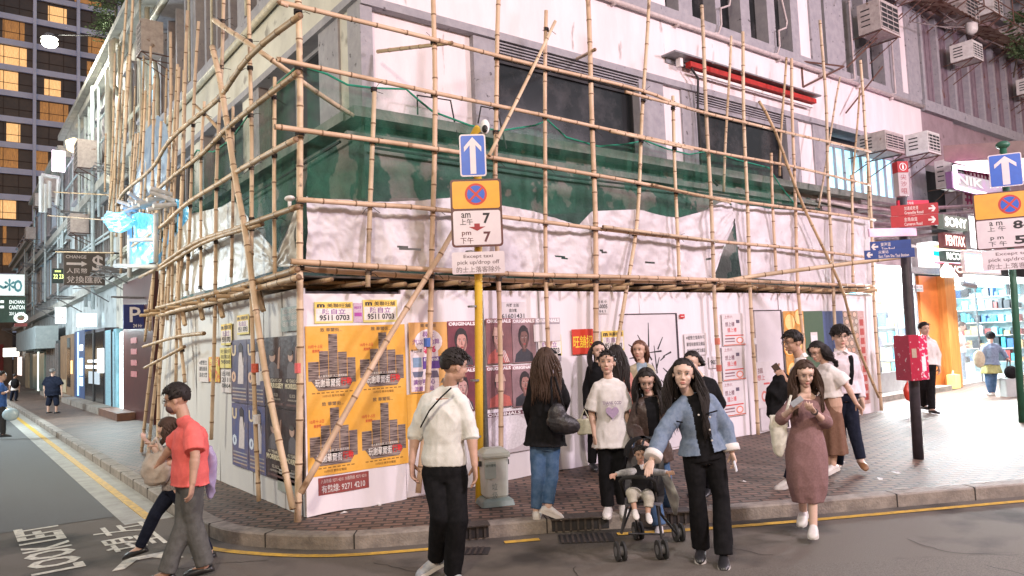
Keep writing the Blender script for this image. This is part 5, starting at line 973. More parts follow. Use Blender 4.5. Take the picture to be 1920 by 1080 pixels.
# black direction post with fingers
gp = onZ(1722, 860, .13); D = (gp-CAM)@HF
t = empty('direction_post', gp, 'black direction sign post leaning beside the red box on the brick pavement', 'post'); m = MB(); m.path([gp, onY(1712, 690, gp[1]), onY(1698, 480, gp[1]), onY(1686, 300, gp[1])], .062, 14); m.build('pole', mat('black_pole', (.03, .028, .035), (.06, .05, .06), 8, .4), t, smooth=True)
def finger(px0, px1, pyl, pyr, hpx, col, lines, label, arrow, m_=None, turn=-14, dd=-.12, em=0):
    pm = (px0+px1)/2; F = signframe(pm, (pyl+pyr)/2, D+dd, turn); ra = F.at(px0, pyl)[0]; rb = F.at(px1, pyr)[0]; h = hpx*D/FPX
    t = empty('direction_finger', F.p(0, 0, 0), label, 'direction sign', 'direction fingers on the black post'); m = MB(); m.rect(F, ra, rb, -h, 0, 0, .03); m.build('plate', mat('finger_%02x%02x%02x' % tuple(int(255*v) for v in col), col, tuple(v*1.3 for v in col), 6, .4), t)
    w = rb-ra; q = MB()
    for s_, x, y, ww, hh in lines: letter(q, F, s_, ra+x*w, -h+y*h, ww*w, hh*h, .032, .01)
    if arrow:
        ax = ra+w*(.88 if arrow > 0 else .09); s = h*.26*arrow; cyy = -h/2
        q.plate(F, [(ax-s*1.3, cyy-.012), (ax+s*.6, cyy-.012), (ax+s*.6, cyy+.012), (ax-s*1.3, cyy+.012)], .031, .0325)
        for v in (-1, 1): q.plate(F, [(ax+s, cyy), (ax+s-.02*arrow, cyy+.0), (ax-.02*arrow, cyy+v*h*.28), (ax+.01*arrow, cyy+v*h*.30)], .031, .0328)
    q.build('lettering', ink((.7, .62, .62)), t)
finger(1680, 1738, 374, 379, 14, (.55, .02, .06), [('柯士甸道', .2, .45, .3, .4), ('Austin Road', .2, .1, .4, .3)], 'topmost short red direction finger, partly behind the next one', 0, turn=12, dd=.1)
finger(1669, 1757, 388, 379, 20, (.36, .015, .025), [('加連威老道', .28, .48, .3, .36), ('Granville Road', .28, .1, .4, .28)], 'upper red direction finger with a white arrow to the right', 1)
finger(1669, 1757, 408, 400, 21, (.36, .015, .025), [('金馬倫道', .28, .48, .28, .36), ('Cameron Road', .28, .1, .38, .28)], 'lower red direction finger with a white arrow to the right', 1)
finger(1627, 1715, 429, 428, 15, (.80, .55, .75), [('尖東', .45, .5, .2, .4), ('Tsim Sha Tsui East', .42, .08, .5, .35)], 'pale pink direction finger between the red and blue ones', 0, turn=8)
finger(1631, 1706, 459, 444, 20, (.015, .05, .22), [('東海道', .25, .5, .25, .35), ('Tsim Road', .27, .12, .32, .28)], 'upper blue direction finger with a white arrow to the left', -1)
finger(1620, 1713, 474, 461, 17, (.015, .05, .22), [('尖東站', .28, .55, .2, .35), ('East Tsim Sha Tsui Station', .28, .1, .6, .32)], 'lower blue direction finger naming the station', -1)
F = signframe(1687, 370, D-.12, 8); h0 = F.at(1687, 306)[1]; t = empty('information_sign', F.p(0, 0, 0), 'red and grey information pillar sign with an i in a circle above the direction fingers', 'information sign'); m = MB(); w = .068
m.rect(F, -w*1.05, w*1.05, 0, h0*.68, 0, .1); m.build('panel', mat('info_grey', (.50, .42, .45), (.42, .35, .38), 4, .4), t); m = MB(); m.rect(F, -w*1.1, w*1.1, h0*.68, h0, 0, .105); m.build('head', mat('info_red', (.42, .02, .03), (.35, .02, .03), 4, .4), t)
q = MB(); n = 20; c = h0*.84; r_ = .05
for i in range(n): a, b = 2*math.pi*i/n, 2*math.pi*(i+1)/n; q.plate(F, [(r_*math.cos(a), c+r_*math.sin(a)), (r_*math.cos(b), c+r_*math.sin(b)), (r_*.84*math.cos(b), c+r_*.84*math.sin(b)), (r_*.84*math.cos(a), c+r_*.84*math.sin(a))], .106, .108)
letter(q, F, 'i', -.012, c-.03, .024, .06, .108, .03); q.build('i_mark', WHITE, t)
q = MB()
for k, s_ in enumerate('尖沙咀'): letter(q, F, s_, -.04, h0*(.47-.2*k), .08, h0*.15, .102, .005)
q.build('lettering', mat('info_text', (.30, .03, .06), rough=.5), t)
t = empty('red_box', onY(1708, 714, gp[1]-.1), 'red sticker scarred box strapped round the black post at shoulder height', 'box'); m_rb = mat('red_box_paint', (.42, .015, .05), (.34, .012, .04), 5, .4, spots=((.62, .5, .52), 26, .64, .03)); m_rb2 = mat('pink_red_paint', (.62, .02, .10), (.55, .02, .09), 5, .4, spots=((.75, .62, .66), 22, .56, .03))
c0 = atD(1709, 712, D-.02); c1 = atD(1704, 628, D-.02); H = c1[2]-c0[2]; Fx = Frame(c0, HR*math.cos(.25)+HF*math.sin(.25)); m = MB(); m.box(Fx.p(-.075, H/2, .04), (.15, H, .26), (Fx.r, Fx.u, Fx.n)); m.build('side_panel', m_rb, t); m = MB(); m.box(Fx.p(.066, H/2+.0, .035), (.13, H-.01, .25), (Fx.r, Fx.u, Fx.n)); m.build('front_panel', m_rb2, t)
m = MB(); m.rect(Fx, -.12, -.05, H*.5, H*.7, .171, .174); m.build('tag', ink((.35, .27, .2)), t); m = MB(); m.rect(Fx, .03, .09, H*.2, H*.52, .161, .164); m.build('sticker', ink((.7, .66, .68)), t)
# ================================================================ litter bin
gp = onZ(928, 944, .13)
t = empty('litter_bin', gp, 'pale green grey public litter bin with a slanting top beside the yellow post', 'litter bin'); Fb = Frame(gp, HR*math.cos(.3)+HF*math.sin(.3)); m_bin = mat('bin_green', (.50, .53, .49), (.42, .45, .41), 4, .45, bump=.08, spots=((.24, .27, .24), 7, .62, .1)); K = (gp-CAM)@HF/FPX
hb = 95*K; m = MB()
def ringr(F, w, d, z, r=.03): return np.array([F.p(x, z, y) for x, y in rrect(-w/2, w/2, -d/2, d/2, r, 3)])
m.rings([ringr(Fb, .22, .22, .08), ringr(Fb, .25, .24, .1), ringr(Fb, .27, .26, hb-.06), ringr(Fb, .27, .26, hb-.05)]); m.build('body', m_bin, t); m = MB(); m.rings([ringr(Fb, .30, .29, hb-.05), ringr(Fb, .31, .30, hb-.03), ringr(Fb, .30, .29, hb), ringr(Fb, .20, .16, hb+.04)]); m.build('lid', m_bin, t)
m = MB(); m.rings([ringr(Fb, .36, .34, 0), ringr(Fb, .34, .3, .05), ringr(Fb, .26, .22, .08)]); m.build('foot', mat('bin_foot', (.20, .26, .24), (.14, .18, .17), 5, .5), t)
m = MB(); m.rect(Fb, -.128, -.01, hb-.26, hb-.09, .1305, .133); m.build('notice', mat('bin_notice', (.36, .44, .40), (.3, .36, .33), 5, .5), t); m = MB(); letter(m, Fb, '請勿隨地', -.12, hb-.14, .11, .03, .1345, .005); m.build('lettering', DKM if 0 else ink((.05, .08, .07)), t)
m = MB()
for k, s_ in enumerate('垃圾箱'): letter(m, Fb, s_, -.06, hb-.38-.09*k, .06, .07, .1315, .003)
m.build('embossed_lettering', mat('bin_foot'), t); m = MB(); m.box(Fb.p(.152, hb-.12, .0), (.03, .05, .05), (Fb.r, Fb.u, Fb.n)); m.box(Fb.p(-.152, hb-.12, .0), (.03, .05, .05), (Fb.r, Fb.u, Fb.n)); m.build('hinge', BLACK, t)
# ================================================================ side street: buildings beyond the scaffold (left)
SL = Frame((1.24, 0, 0), (0, -1, 0)); sly = lambda px, py: -SL.at(px, py)[0]
def sl(mb, y0, y1, z0, z1, d0, d1): fb(mb, SL, -y0, -y1, z0, z1, d0, d1)
def lfp(mb, y0, y1, z0, z1, d0, d1): fb(mb, LFm, -y0, -y1, z0, z1, d0, d1)
for n, (ya, yb, top, c1, c2, lab) in enumerate(((13.25, 20.0, 11.9, (.56, .53, .46), (.36, .34, .30), 'cream building with thick pipes just beyond the scaffold on the side street'), (20.05, 31, 11.9, (.50, .54, .54), (.34, .38, .39), 'pale building lit blue white in the middle of the side street'), (31.05, 46, 11.5, (.42, .47, .48), (.28, .32, .33), 'third building down the side street with a lit gable'), (46.05, 64, 9.5, (.36, .40, .40), (.22, .25, .25), 'farthest building at the end of the side street'))):
    t = empty('street_building', (1.5, (ya+yb)/2, 0), lab, 'building', 'buildings along the side street'); R_ = random.Random(n+20)
    m = MB(); m.bx(1.55, 12, ya, yb, 0, top-.5); m.build('wall', mat('side_wall_%d' % n, c1, c2, 1.1, .8, bump=.3, bscale=12, spots=((.16, .16, .15), 2.2, .60, .1)), t)
    m = MB()
    for z in (4.2, 7.7, top-.5, top-.2): m = MB(); lfp(m, ya, yb, z, z+.2 if z == top-.2 else z+.295, -.04, .5 if z == top-.2 else .28); m.build('cornice', mat('side_cornice', (.46, .46, .42), (.3, .3, .28), 3, .8), t)
    for f, z in enumerate((4.7, 8.1)):
        y = ya+.5
        while y < yb-1.6:
            w = R_.uniform(1.2, 2.0)
            g = MB(); lfp(g, y, y+w, z+.5, z+2.5, -.049, -.03); g_ = g.build('window', m_dark if R_.random() < .75 else mat('cool_lit_window', (.45, .70, .85), (.3, .5, .6), 2, emit=.7), t)
            fr = MB()
            for q in range(4): yy = y+w*q/3; lfp(fr, yy-.03, yy+.03, z+.5, z+2.5, -.028, .03)
            lfp(fr, y-.05, y+w+.05, z+2.5, z+2.58, -.04, .12); lfp(fr, y-.05, y+w+.05, z+.4, z+.5, -.04, .12); fr.build('window_frame', m_grey if f else m_steel, g_)
            y += w+R_.uniform(.5, 1.1)
    m = MB()
    for k in range(5): y = R_.uniform(ya+.3, yb-.3); m.path([LFm.p(-y, top-.3, .12+.05*k), LFm.p(-y, R_.uniform(3.4, 7), .12+.05*k)], R_.uniform(.03, .07), 8)
    for k in range(4): z = R_.uniform(4.5, top-1); m.path([LFm.p(-ya, z, .15), LFm.p(-yb, z+R_.uniform(-.3, .3), .2)], .04, 6)
    m.build('pipe', m_pipeL if n == 0 else mat('pale_pipe', (.50, .58, .60), (.35, .42, .44), 6, .5), t, smooth=True)
    # drying racks and hoods
    for k in range(4):
        m = MB(); y = R_.uniform(ya+.5, yb-1.5); z = R_.choice((4.3, 7.5, 6.1)); 
        for q in range(5): m.path([LFm.p(-y-q*.25, z, .05), LFm.p(-y-q*.25, z+R_.uniform(-.1, .2), 1.0)], .015, 4)
        m.path([LFm.p(-y, z, 1.0), LFm.p(-y-1.0, z, 1.0)], .02, 4); m.path([LFm.p(-y, z-.6, .05), LFm.p(-y, z, 1.0)], .02, 4)
        m.build('drying_rack', m_steel, t)
    if n == 0: m = MB(); P = onX(212, 150, 1.2); m.path([onX(204, 335, 1.0), onX(203, 200, 1.0), onX(204, 135, 1.0), onX(212, 128, 1.1)], .10, 10); m.path([onX(222, 175, 1.2), onX(211, 160, 1.0), onX(210, 80, 1.0), onX(216, 76, 1.1)], .10, 10); m.path([onX(204, 335, 1.0), onX(212, 338, 1.0)], .14, 10); m.build('soil_pipe', m_pipeL, t, smooth=True)
# ground floor fronts on the side street, from the scaffold outwards
def front(name, px0, px1, pyt, c, label, parts=(), d=(0, .1), cat='shopfront', matl=None, z1=None):
    y0 = sly(px1, 700); y1 = sly(px0, 700); zt = z1 or SL.at((px0+px1)/2, pyt)[1]; t = empty(name, SL.p(-(y0+y1)/2, .13, 0), label, cat)
    m = MB(); sl(m, y0+.005, y1-.005, .13, zt, d[0]-.32, d[1]); m.build('wall', matl or mat(name+'_paint', c, tuple(v*.6 for v in c), 3, .6), t)
    for nm_, a, b, za, zb_, mm, dd in parts:
        m = MB(); ya = y0+(y1-y0)*a; yb = y0+(y1-y0)*b; sl(m, ya, yb, .13+(zt-.13)*za, .13+(zt-.13)*zb_, d[1]+.001, d[1]+dd); m.build(nm_, mm, t)
    return t
gw = glow((.80, .97, 1.0), 1.3); gb = glow((.25, .55, 1.0), 1.6); gp_ = glow((.9, .95, 1), 1.2)
front('red_pillar', 238, 296, 520, (.16, .02, .02), 'dark red pillar with vertical characters behind the scaffold foot', [('lettering', .5, .7, .3+.0, .34, ink((.3, .1, .1)), .01), ('lettering', .5, .7, .38, .42, ink((.3, .1, .1)), .01), ('lettering', .5, .7, .46, .5, ink((.3, .1, .1)), .01), ('lettering', .5, .7, .54, .58, ink((.3, .1, .1)), .01)], matl=mat('dark_red_tile', (.045, .012, .012), (.075, .018, .016), 6, .4))
front('lit_doorway', 226, 237, 620, (.6, .7, .72), 'blazing pale doorway beside the red pillar under the parking sign', [('door_panel', .05, .95, .02, .98, gw, .03)], d=(0, .0))
front('blue_shutter', 204, 225.5, 618, (.25, .5, .6), 'pale blue shutter door left of the blazing doorway', [('shutter', .1, .9, 0, .97, mat('pale_blue_shutter', (.30, .50, .58), (.22, .38, .46), 3, .4, stretch=(1, 1, 12)), .03), ('pipe', .25, .3, 0, 1, m_slot, .06)])
front('dark_shopfront', 165, 203, 618, (.05, .045, .06), 'dark glass shopfront with papers stuck on the door and a bright interior', [('glass', .04, .96, .05, .96, m_dark, .02), ('paper', .2, .75, .30, .46, ink((.5, .55, .6)), .03), ('lit_opening', .03, .3, .45, .75, gp_, .03), ('lit_strip', .1, .9, .50, .54, gp_, .032), ('lit_strip', .1, .8, .58, .61, gp_, .032), ('frame', .45, .5, 0, 1, m_slot, .05)])
front('blue_doorway', 145, 164.5, 620, (.03, .07, .20), 'dark blue doorway with a vertical light strip and small posters', [('light_strip', .55, .62, .1, .98, gb, .03), ('poster', .15, .4, .72, .8, gp_, .03), ('poster', .15, .4, .38, .62, glow((.5, .8, 1), .8), .03), ('poster', .15, .4, .24, .36, glow((.5, .8, 1), .8), .031)])
front('brown_shopfront', 118, 144.5, 628, (.22, .13, .07), 'brown wooden shopfront left of the blue doorway', [('window', .25, .45, .2, .95, m_dark, .02), ('poster', .1, .2, .4, .6, glow((1, .5, .2), .8), .02), ('panel', .5, .95, .1, .3, mat('cream_panel', (.4, .33, .22), (.3, .25, .17), 4), .03)])
front('grille_doorway', 91, 117.5, 640, (.04, .045, .045), 'dark doorway with iron grille behind the man in the dark shirt', [('grille_bar', .1+.13*k, .13+.13*k, 0, .95, m_steel, .05) for k in range(7)])
front('glass_shopfront', 53, 90.5, 660, (.16, .22, .20), 'green glass shopfront under the grey box awning', [('window', .05, .3, .05, .95, mat('greenish_glass', (.10, .20, .18), (.2, .32, .3), 2, .3), .02), ('window', .36, .6, .05, .95, mat('greenish_glass'), .02), ('lit_frame', .3, .36, 0, 1, glow((.8, .95, .85), .8), .03), ('pillar', .8, 1, 0, 1, mat('cream_panel'), .06)])
front('far_shopfront', 28, 52.5, 660, (.10, .10, .10), 'small dark shopfront with a lit panel at the far end of the street', [('lit_panel', .3, .6, .3, .85, glow((1, .8, .75), .9), .03)])
for px0, px1, lab in ((145, 164, 'blue painted step'), (166, 222, 'grey stone step in front of the dark shopfront'), (100, 140, 'pale step in front of the brown shopfront'), (224, 262, 'brown tiled step below the blazing doorway')):
    m = MB(); sl(m, sly(px1, 760), sly(px0, 760), .131, .33, .11, .55); tag(m.build('doorstep', m_kerb if px0 != 224 else mat('brown_tile', (.16, .08, .05), (.1, .05, .04), 5, .5)), lab+(' under the light strip' if px0 == 145 else ''), 'step')
def hang(name, box, y, col, label, lines, tcol, te=0, e=0, cat='hanging sign', th=.12, extra=None):
    F = Frame((0, y, 0), (1, 0, 0)); x0, z1 = F.at(box[0], box[1]); x1, z0 = F.at(box[2], box[3]); t = empty(name, F.p(x0, z0, 0), label, cat)
    m = MB(); fb(m, F, x0, x1, z0, z1, -th, 0); m.build('board', glow(col, e) if e else mat(name+'_board', col, tuple(v*1.5 for v in col), 4, .5), t)
    for s_, x, yy, w, h in lines: m = MB(); letter(m, F, s_, x0+x*(x1-x0), z0+yy*(z1-z0), w*(x1-x0), h*(z1-z0), .01, .012); m.build('lettering', glow(tcol, te) if te else ink(tcol), t)
    return t, F, (x0, x1, z0, z1)
t, F, b = hang('money_changer_sign', (120, 473, 197, 535), 17.9, (.045, .035, .03), 'dark brown hanging money changer board with arrow and large dollar sign', [('CHANGE', .04, .82, .5, .1), ('$', .68, .36, .28, .58), ('人民幣', .06, .36, .5, .16), ('兌換匯款', .06, .06, .86, .22)], (.42, .36, .34))
m = MB(); x0, x1, z0, z1 = b; w, h = x1-x0, z1-z0; m.plate(F, [(x0+.06*w, z0+.62*h), (x0+.42*w, z0+.62*h), (x0+.42*w, z0+.57*h), (x0+.56*w, z0+.655*h), (x0+.42*w, z0+.74*h), (x0+.42*w, z0+.69*h), (x0+.06*w, z0+.69*h)], .005, .012); m.build('arrow', ink((.42, .36, .34)), t); m = MB(); m.path([F.p(x0-.3, z1+.03, -.05), F.p(1.3, z1+.03, -.05)], .03, 6); m.path([F.p(1.0, z1-.8, -.05), F.p(1.45, z1-.4, -.05)], .03, 6); m.build('bracket', m_slot, t)
t, F, b = hang('parking_sign', (232, 571, 281, 616), 13.6, (.012, .022, .12), 'dark blue hanging parking sign with a large white P', [('P', .22, .28, .42, .62), ('24 Hr', .35, .06, .35, .14)], (.62, .60, .62))
m = MB(); m.path([onY(208, 557, 13.6), onY(285, 559, 13.6)], .03, 6); m.build('bracket', m_steel, t)
hang('phone_number_sign', (98, 503, 121, 531), 24, (.015, .03, .03), 'small dark hanging sign with a yellow green telephone number', [('22 23', .1, .3, .8, .3), ('===', .2, .75, .5, .1)], (.8, 1, .3), 1)
hang('dark_green_sign', (-8, 556, 48, 604), 25.5, (.02, .06, .05), 'dark green hanging sign with two lines of white capitals at the left edge', [('ENCHAN', .45, .72, .5, .14), ('CANTON', .44, .5, .52, .16), ('2311 1000', .45, .28, .5, .12), ('==', .02, .55, .25, .3)], (.75, .85, .85), .6)
hang('flower_billboard', (-8, 514, 46, 554), 25.7, (.55, .66, .66), 'white billboard with a blue flower picture above the dark green sign', [('*', .3, .2, .35, .6), ('o', .62, .15, .3, .6), ('~', .05, .3, .3, .2)], (.08, .3, .38), 0, .5)
t, F, b = hang('round_logo_sign', (27, 606, 51, 612), 25.2, (.2, .05, .05), 'round white sign with a coloured swirl under the dark green sign', [], (1, 1, 1)); m = MB(); c = onY(39, 596, 25.2); k = 2*math.pi/20; F = Frame(c, (1, 0, 0)); m.plate(F, [(.22*math.cos(k*i), .18*math.sin(k*i)) for i in range(20)], .0, .05); o = m.build('disc', glow((.8, .9, .85), .8), t); m = MB(); m.plate(F, [(.12*math.cos(k*i), .1*math.sin(k*i)) for i in range(20)], .051, .06); m.build('swirl', mat('swirl', (.4, .15, .1), (.1, .3, .25), 6), o)
hang('blue_lit_sign', (145, 588, 181, 612), 22.8, (.75, .92, 1), 'glaring blue white shop sign over the dark shopfront', [('hmm', .1, .2, .8, .6)], (1, 1, 1), 3, 2.2)
hang('white_lit_sign', (104, 576, 124, 606), 30, (.9, .95, .97), 'white lit sign with faint red characters over the brown shopfront', [('大業', .2, .2, .6, .6)], (.5, .4, .4), 0, 1.1)
hang('small_lit_sign', (58, 617, 70, 646), 40, (.85, .95, 1), 'small white lit sign at the end of the grey box awning', [('K', .2, .5, .6, .3)], (.1, .1, .1), 0, 1.1)
hang('far_light_box', (6, 653, 36, 668), 52, (1, .95, .85), 'white illuminated box on a pole at the far end of the street', [], (1, 1, 1), 0, 1.6, 'lit sign')
hang('bright_screen', (98, 281, 122, 322), 30, (1, .82, .95), 'glaring pink white screen high over the side street in front of the tower', [], (1, 1, 1), 0, 2.2, 'lit sign')
m = MB(); sl(m, 33, 45, 2.35, 3.4, .0, .9); tag(m.build('box_awning', mat('awning_grey', (.34, .40, .41), (.25, .3, .31), 3, .6)), 'grey box awning projecting over the glass shopfront', 'awning')
m = MB()
for k, (px, py) in enumerate(((130, 262), (146, 262), (146, 284), (130, 284))): pass
c = onY(139, 270, 27); m.path([c+A(0, 0, .25), c+A(0, 0, .1), c-A(0, 0, .25), c-A(0, 0, .35)], [.05, .32, .26, .1], 10); tag(m.build('lantern', glow((1, .72, .4), 1.6)), 'warm glowing lantern beside the pink white screen', 'lantern')
# lit gable frame
t = empty('lit_balcony', onY(95, 400, 31), 'white lit balcony frame below the pink white screen', 'balcony')
for a, b_ in (((77, 330), (77, 398)), ((77, 328), (112, 334)), ((110, 334), (106, 385)), ((84, 345), (84, 398)), ((92, 340), (92, 390))): m = MB(); m.path([onY(*a, 31), onY(*b_, 31)], .09, 4); m.build('post', mat('white_frame', (.7, .75, .76), (.6, .66, .68), 3), t)
# the glaring street lamp
c = atD(93, 80, 24); t = empty('street_lamp', c, 'glaring white street lamp hanging in front of the dark tower', 'street lamp')
m = MB(); m.ell(c, (.24, .24, .16)); m.build('lamp_glass', glow((1, .96, .78), 30), t, smooth=True); m = MB(); m.path([c+A(0, 0, .3), c+A(0, 0, .14)], [.12, .26], 12); m.build('lamp_shade', m_steel, t); m = MB(); m.path([c+A(0, 0, .28), c+A(2.5, -1, .4)], .02, 6); m.build('lamp_arm', m_slot, t)
lamp('street_lamp_light', tuple(c-A(0, 0, .35)), 500, (1, .95, .8), .25)
# street end
t = empty('street_end_building', (-6, 66, 0), 'dim building closing the far end of the side street with red door and warm light', 'building')
m = MB(); m.bx(-22, 1.4, 66, 74, 0, 7.2); m.build('wall', mat('end_wall', (.16, .13, .11), (.08, .07, .06), .8, .8), t)
for x0, x1, z0, z1, mm in ((-4.5, -2.6, .1, 3.4, mat('end_red', (.22, .03, .03), (.12, .02, .02), 2)), (-2.3, -1.2, .4, 3.0, glow((1, .62, .3), .9)), (-7, -5.2, .4, 2.6, glow((1, .8, .5), .8)), (-5, -.5, 3.6, 4.3, mat('end_green', (.14, .18, .10), (.08, .1, .06), 3)), (-.8, .8, .2, 3.2, mat('end_red'))): m = MB(); m.bx(x0, x1, 65.9, 65.98, z0, z1); m.build('front_panel', mm, t)
m = MB(); m.path([(-2.6, 50, .0), (-2.6, 50, 2.6)], .05, 6); tag(m.build('thin_pole', m_steel), 'thin grey pole under the illuminated box down the street', 'pole')
# ================================================================ the tower
YT = 92; TF = Frame((0, YT, 0), (1, 0, 0)); m_tw = mat('tower_glass', (.035, .035, .042), (.09, .075, .07), .25, .3, spec=.5); m_mul = mat('tower_grid', (.56, .68, .95), (.44, .54, .78), .4, .5)
T = empty('hotel_tower', (10, YT+6, 0), 'dark hotel tower with a blue grey grid and scattered lit curtained windows', 'tower')
m = MB(); m.bx(-14, 30, YT, YT+14, 0, 75); m.build('curtain_wall', m_tw, T)
x1_ = TF.at(64, 200)[0]; pitch = TF.at(146, 200)[0]-x1_; fz = [TF.at(64, y)[1] for y in (88, 135)]; fh = fz[0]-fz[1]
m = MB()
for k in range(-3, 6): x = x1_+k*pitch; m.box(TF.p(x, 37, .35), (.32, 75, .7), (TF.r, TF.u, TF.n))
m.build('column', m_mul, T); m = MB(); z = fz[0]-20*fh
while z < 74: m.box(TF.p(8, z, .18), (44, fh*.22, .30), (TF.r, TF.u, TF.n)); z += fh
m.build('spandrel', m_mul, T)
m = MB(); z = fz[0]-20*fh+fh*.42
while z < 74: m.box(TF.p(8, z, .03), (44, .06, .05), (TF.r, TF.u, TF.n)); z += fh
for k in range(-9, 18): m.box(TF.p(x1_+k*pitch/3, 37, .03), (.06, 74, .055), (TF.r, TF.u, TF.n))
m.build('glazing_bar', mat('tower_bar', (.04, .03, .03)), T)
m_w2 = mat('curtain_lit_dim', (.42, .20, .06), (.18, .09, .04), 7, emit=.42, stretch=(4, 4, .3))
for x0, y0, x1, y1, k in ((90, 14, 125, 48, 1), (5, 40, 46, 74, 2), (0, 88, 50, 124, 1), (165, 72, 202, 106, 2), (163, 118, 202, 152, 2), (0, 134, 34, 172, 1), (83, 150, 114, 180, 1), (164, 162, 196, 190, 2), (75, 194, 128, 230, 2), (12, 232, 38, 266, 1), (0, 278, 34, 314, 2), (0, 326+50, 30, 410, 1), (4, 424, 12, 456, 2), (4, 470, 22, 498, 2), (140, 0, 190, 8, 2), (66, 236, 84, 262, 0), (64, 284, 90, 322, 3)):
    a = TF.at(x0, (y0+y1)/2)[0]; b_ = TF.at(x1, (y0+y1)/2)[0]; z1 = TF.at((x0+x1)/2, y0)[1]; z0 = TF.at((x0+x1)/2, y1)[1]
    if k == 0: continue
    m = MB(); m.box(TF.p((a+b_)/2, (z0+z1)/2, .01), (b_-a, z1-z0, .015), (TF.r, TF.u, TF.n)); m.build('lit_window', m_warmwin if k == 1 else m_w2, T)
# ---------------------------------------------------------------- tree growing from the roof, top left
t = empty('rooftop_tree', onX(216, 150, 2.2), 'small dark bushy tree growing out of the roof edge against the tower', 'tree')
m = MB(); b0 = onX(222, 130, 2.2); m.path([b0, onX(218, 70, 2.0), onX(216, 10, 1.9)], [.09, .06, .03], 6); m.path([onX(218, 70, 2.0), onX(205, 30, 1.8)], [.04, .02], 5); m.build('trunk', mat('bark', (.06, .045, .035), (.1, .08, .06), 10), t)
R_ = random.Random(77); m = MB(); cs = [(onX(R_.uniform(185, 245), R_.uniform(-30, 62), 1.9+R_.uniform(-.6, .6)), R_.uniform(.25, .5)) for _ in range(17)]
for c, r in cs:
    for k in range(170):
        d = unit(A(R_.gauss(0, 1), R_.gauss(0, 1), R_.gauss(0, 1)))*r*R_.random()**.4; n = unit(A(R_.gauss(0, 1), R_.gauss(0, 1), R_.gauss(0, 1))); x, y = perp(n); s = R_.uniform(.03, .06); q = c+d; m.add([q-x*s, q+y*s*.5, q+x*s, q-y*s*.5], [(0, 1, 2, 3)])
m.build('crown', mat('dark_leaves', (.03, .06, .02), (.06, .10, .035), 4, .7), t)
# overgrowth at the top right
t = empty('wall_plant', RFm.p(25, 11, .5), 'green plant hanging on the wall at the top right edge', 'plant'); m = MB()
for k in range(900):
    q = onY(R_.gauss(1912, 10), R_.uniform(20, 110), .9+R_.uniform(-.4, .4)); n = unit(A(R_.gauss(0, 1), R_.gauss(0, 1), R_.gauss(0, 1))); x, y = perp(n); s = R_.uniform(.04, .09); m.add([q-x*s, q+y*s*.5, q+x*s, q-y*s*.5], [(0, 1, 2, 3)])
m.build('leaves', mat('dark_leaves'), t); m = MB(); m.path([RFm.p(25, 9.8, .2), RFm.p(25.2, 11.4, .5)], .03, 5); m.build('stem', mat('bark'), t)
# ================================================================ people
from mathutils import noise as mnoise
def remesh(mb, vox, it=2):
    me = mb.mesh('tmp'); o = bpy.data.objects.new('tmp', me); COL.objects.link(o)
    md = o.modifiers.new('r', 'REMESH'); md.mode = 'VOXEL'; md.voxel_size = vox
    if it: sm = o.modifiers.new('s', 'SMOOTH'); sm.factor = .5; sm.iterations = it
    dg = bpy.context.evaluated_depsgraph_get(); dg.update(); m2 = bpy.data.meshes.new_from_object(o.evaluated_get(dg))
    bpy.data.objects.remove(o); bpy.data.meshes.remove(me); return m2
def finish(me, name, mats, parent, base=None, fold=0, ffreq=9, seed=0, cut=None, z=.45, col=None):
    n = len(me.vertices); co = np.zeros(n*3); me.vertices.foreach_get('co', co); co = co.reshape(-1, 3)
    if fold:
        no = np.zeros(n*3); me.vertices.foreach_get('normal', no); no = no.reshape(-1, 3); off = seed*3.7
        d = np.empty(n)
        for i in range(n):
            p = co[i]; q = Vector((p[0]*ffreq+off+p[2]*3, p[1]*ffreq, p[2]*ffreq*z)); w = mnoise.noise(q); v = mnoise.noise(Vector((p[0]*ffreq*1.7-p[2]*7, p[1]*ffreq*1.7+off, p[2]*ffreq*.8)))
            d[i] = (1-2.4*abs(w))*.55+(.5-abs(v))*.7-.45
        co = co+no*(d*fold)[:, None]
    if cut is not None:
        keep = cut(co); bm = bmesh.new(); bm.from_mesh(me); bm.verts.ensure_lookup_table()
        for i, v in enumerate(bm.verts): v.co = co[i]
        bmesh.ops.delete(bm, geom=[v for i, v in enumerate(bm.verts) if not keep[i]], context='VERTS'); bm.to_mesh(me); bm.free()
        n = len(me.vertices); co = np.zeros(n*3); me.vertices.foreach_get('co', co); co = co.reshape(-1, 3)
    b = baseof(parent) if parent is not None else A(*base)
    me.vertices.foreach_set('co', (co-b).ravel())
    me.materials.clear()
    for m in (mats if isinstance(mats, (list, tuple)) else [mats]): me.materials.append(m)
    me.polygons.foreach_set('use_smooth', [True]*len(me.polygons)); me.update(); me.name = name
    o = bpy.data.objects.new(name, me); COL.objects.link(o)
    if parent is not None: o.parent = parent
    else: o.location = b.tolist()
    return o
def skinmat(c, k):
    return mat('skin_%s' % k, c, tuple(x*.86 for x in c), 14, .52, bump=.05, bscale=90, spec=.35)
SK = {'a': (.60, .39, .30), 'b': (.68, .47, .38), 'c': (.48, .29, .21), 'd': (.58, .38, .30)}
HAIRM = {'k': mat('hair_black', (.012, .010, .010), (.035, .028, .026), 40, .6, spec=.25, stretch=(8, 8, .6)), 'b': mat('hair_brown', (.035, .020, .014), (.085, .050, .035), 40, .6, spec=.25, stretch=(8, 8, .6)), 'r': mat('hair_auburn', (.10, .04, .025), (.18, .08, .05), 40, .45, stretch=(8, 8, .6)), 'g': mat('hair_greying', (.06, .055, .05), (.20, .18, .17), 40, .5, stretch=(8, 8, .6))}
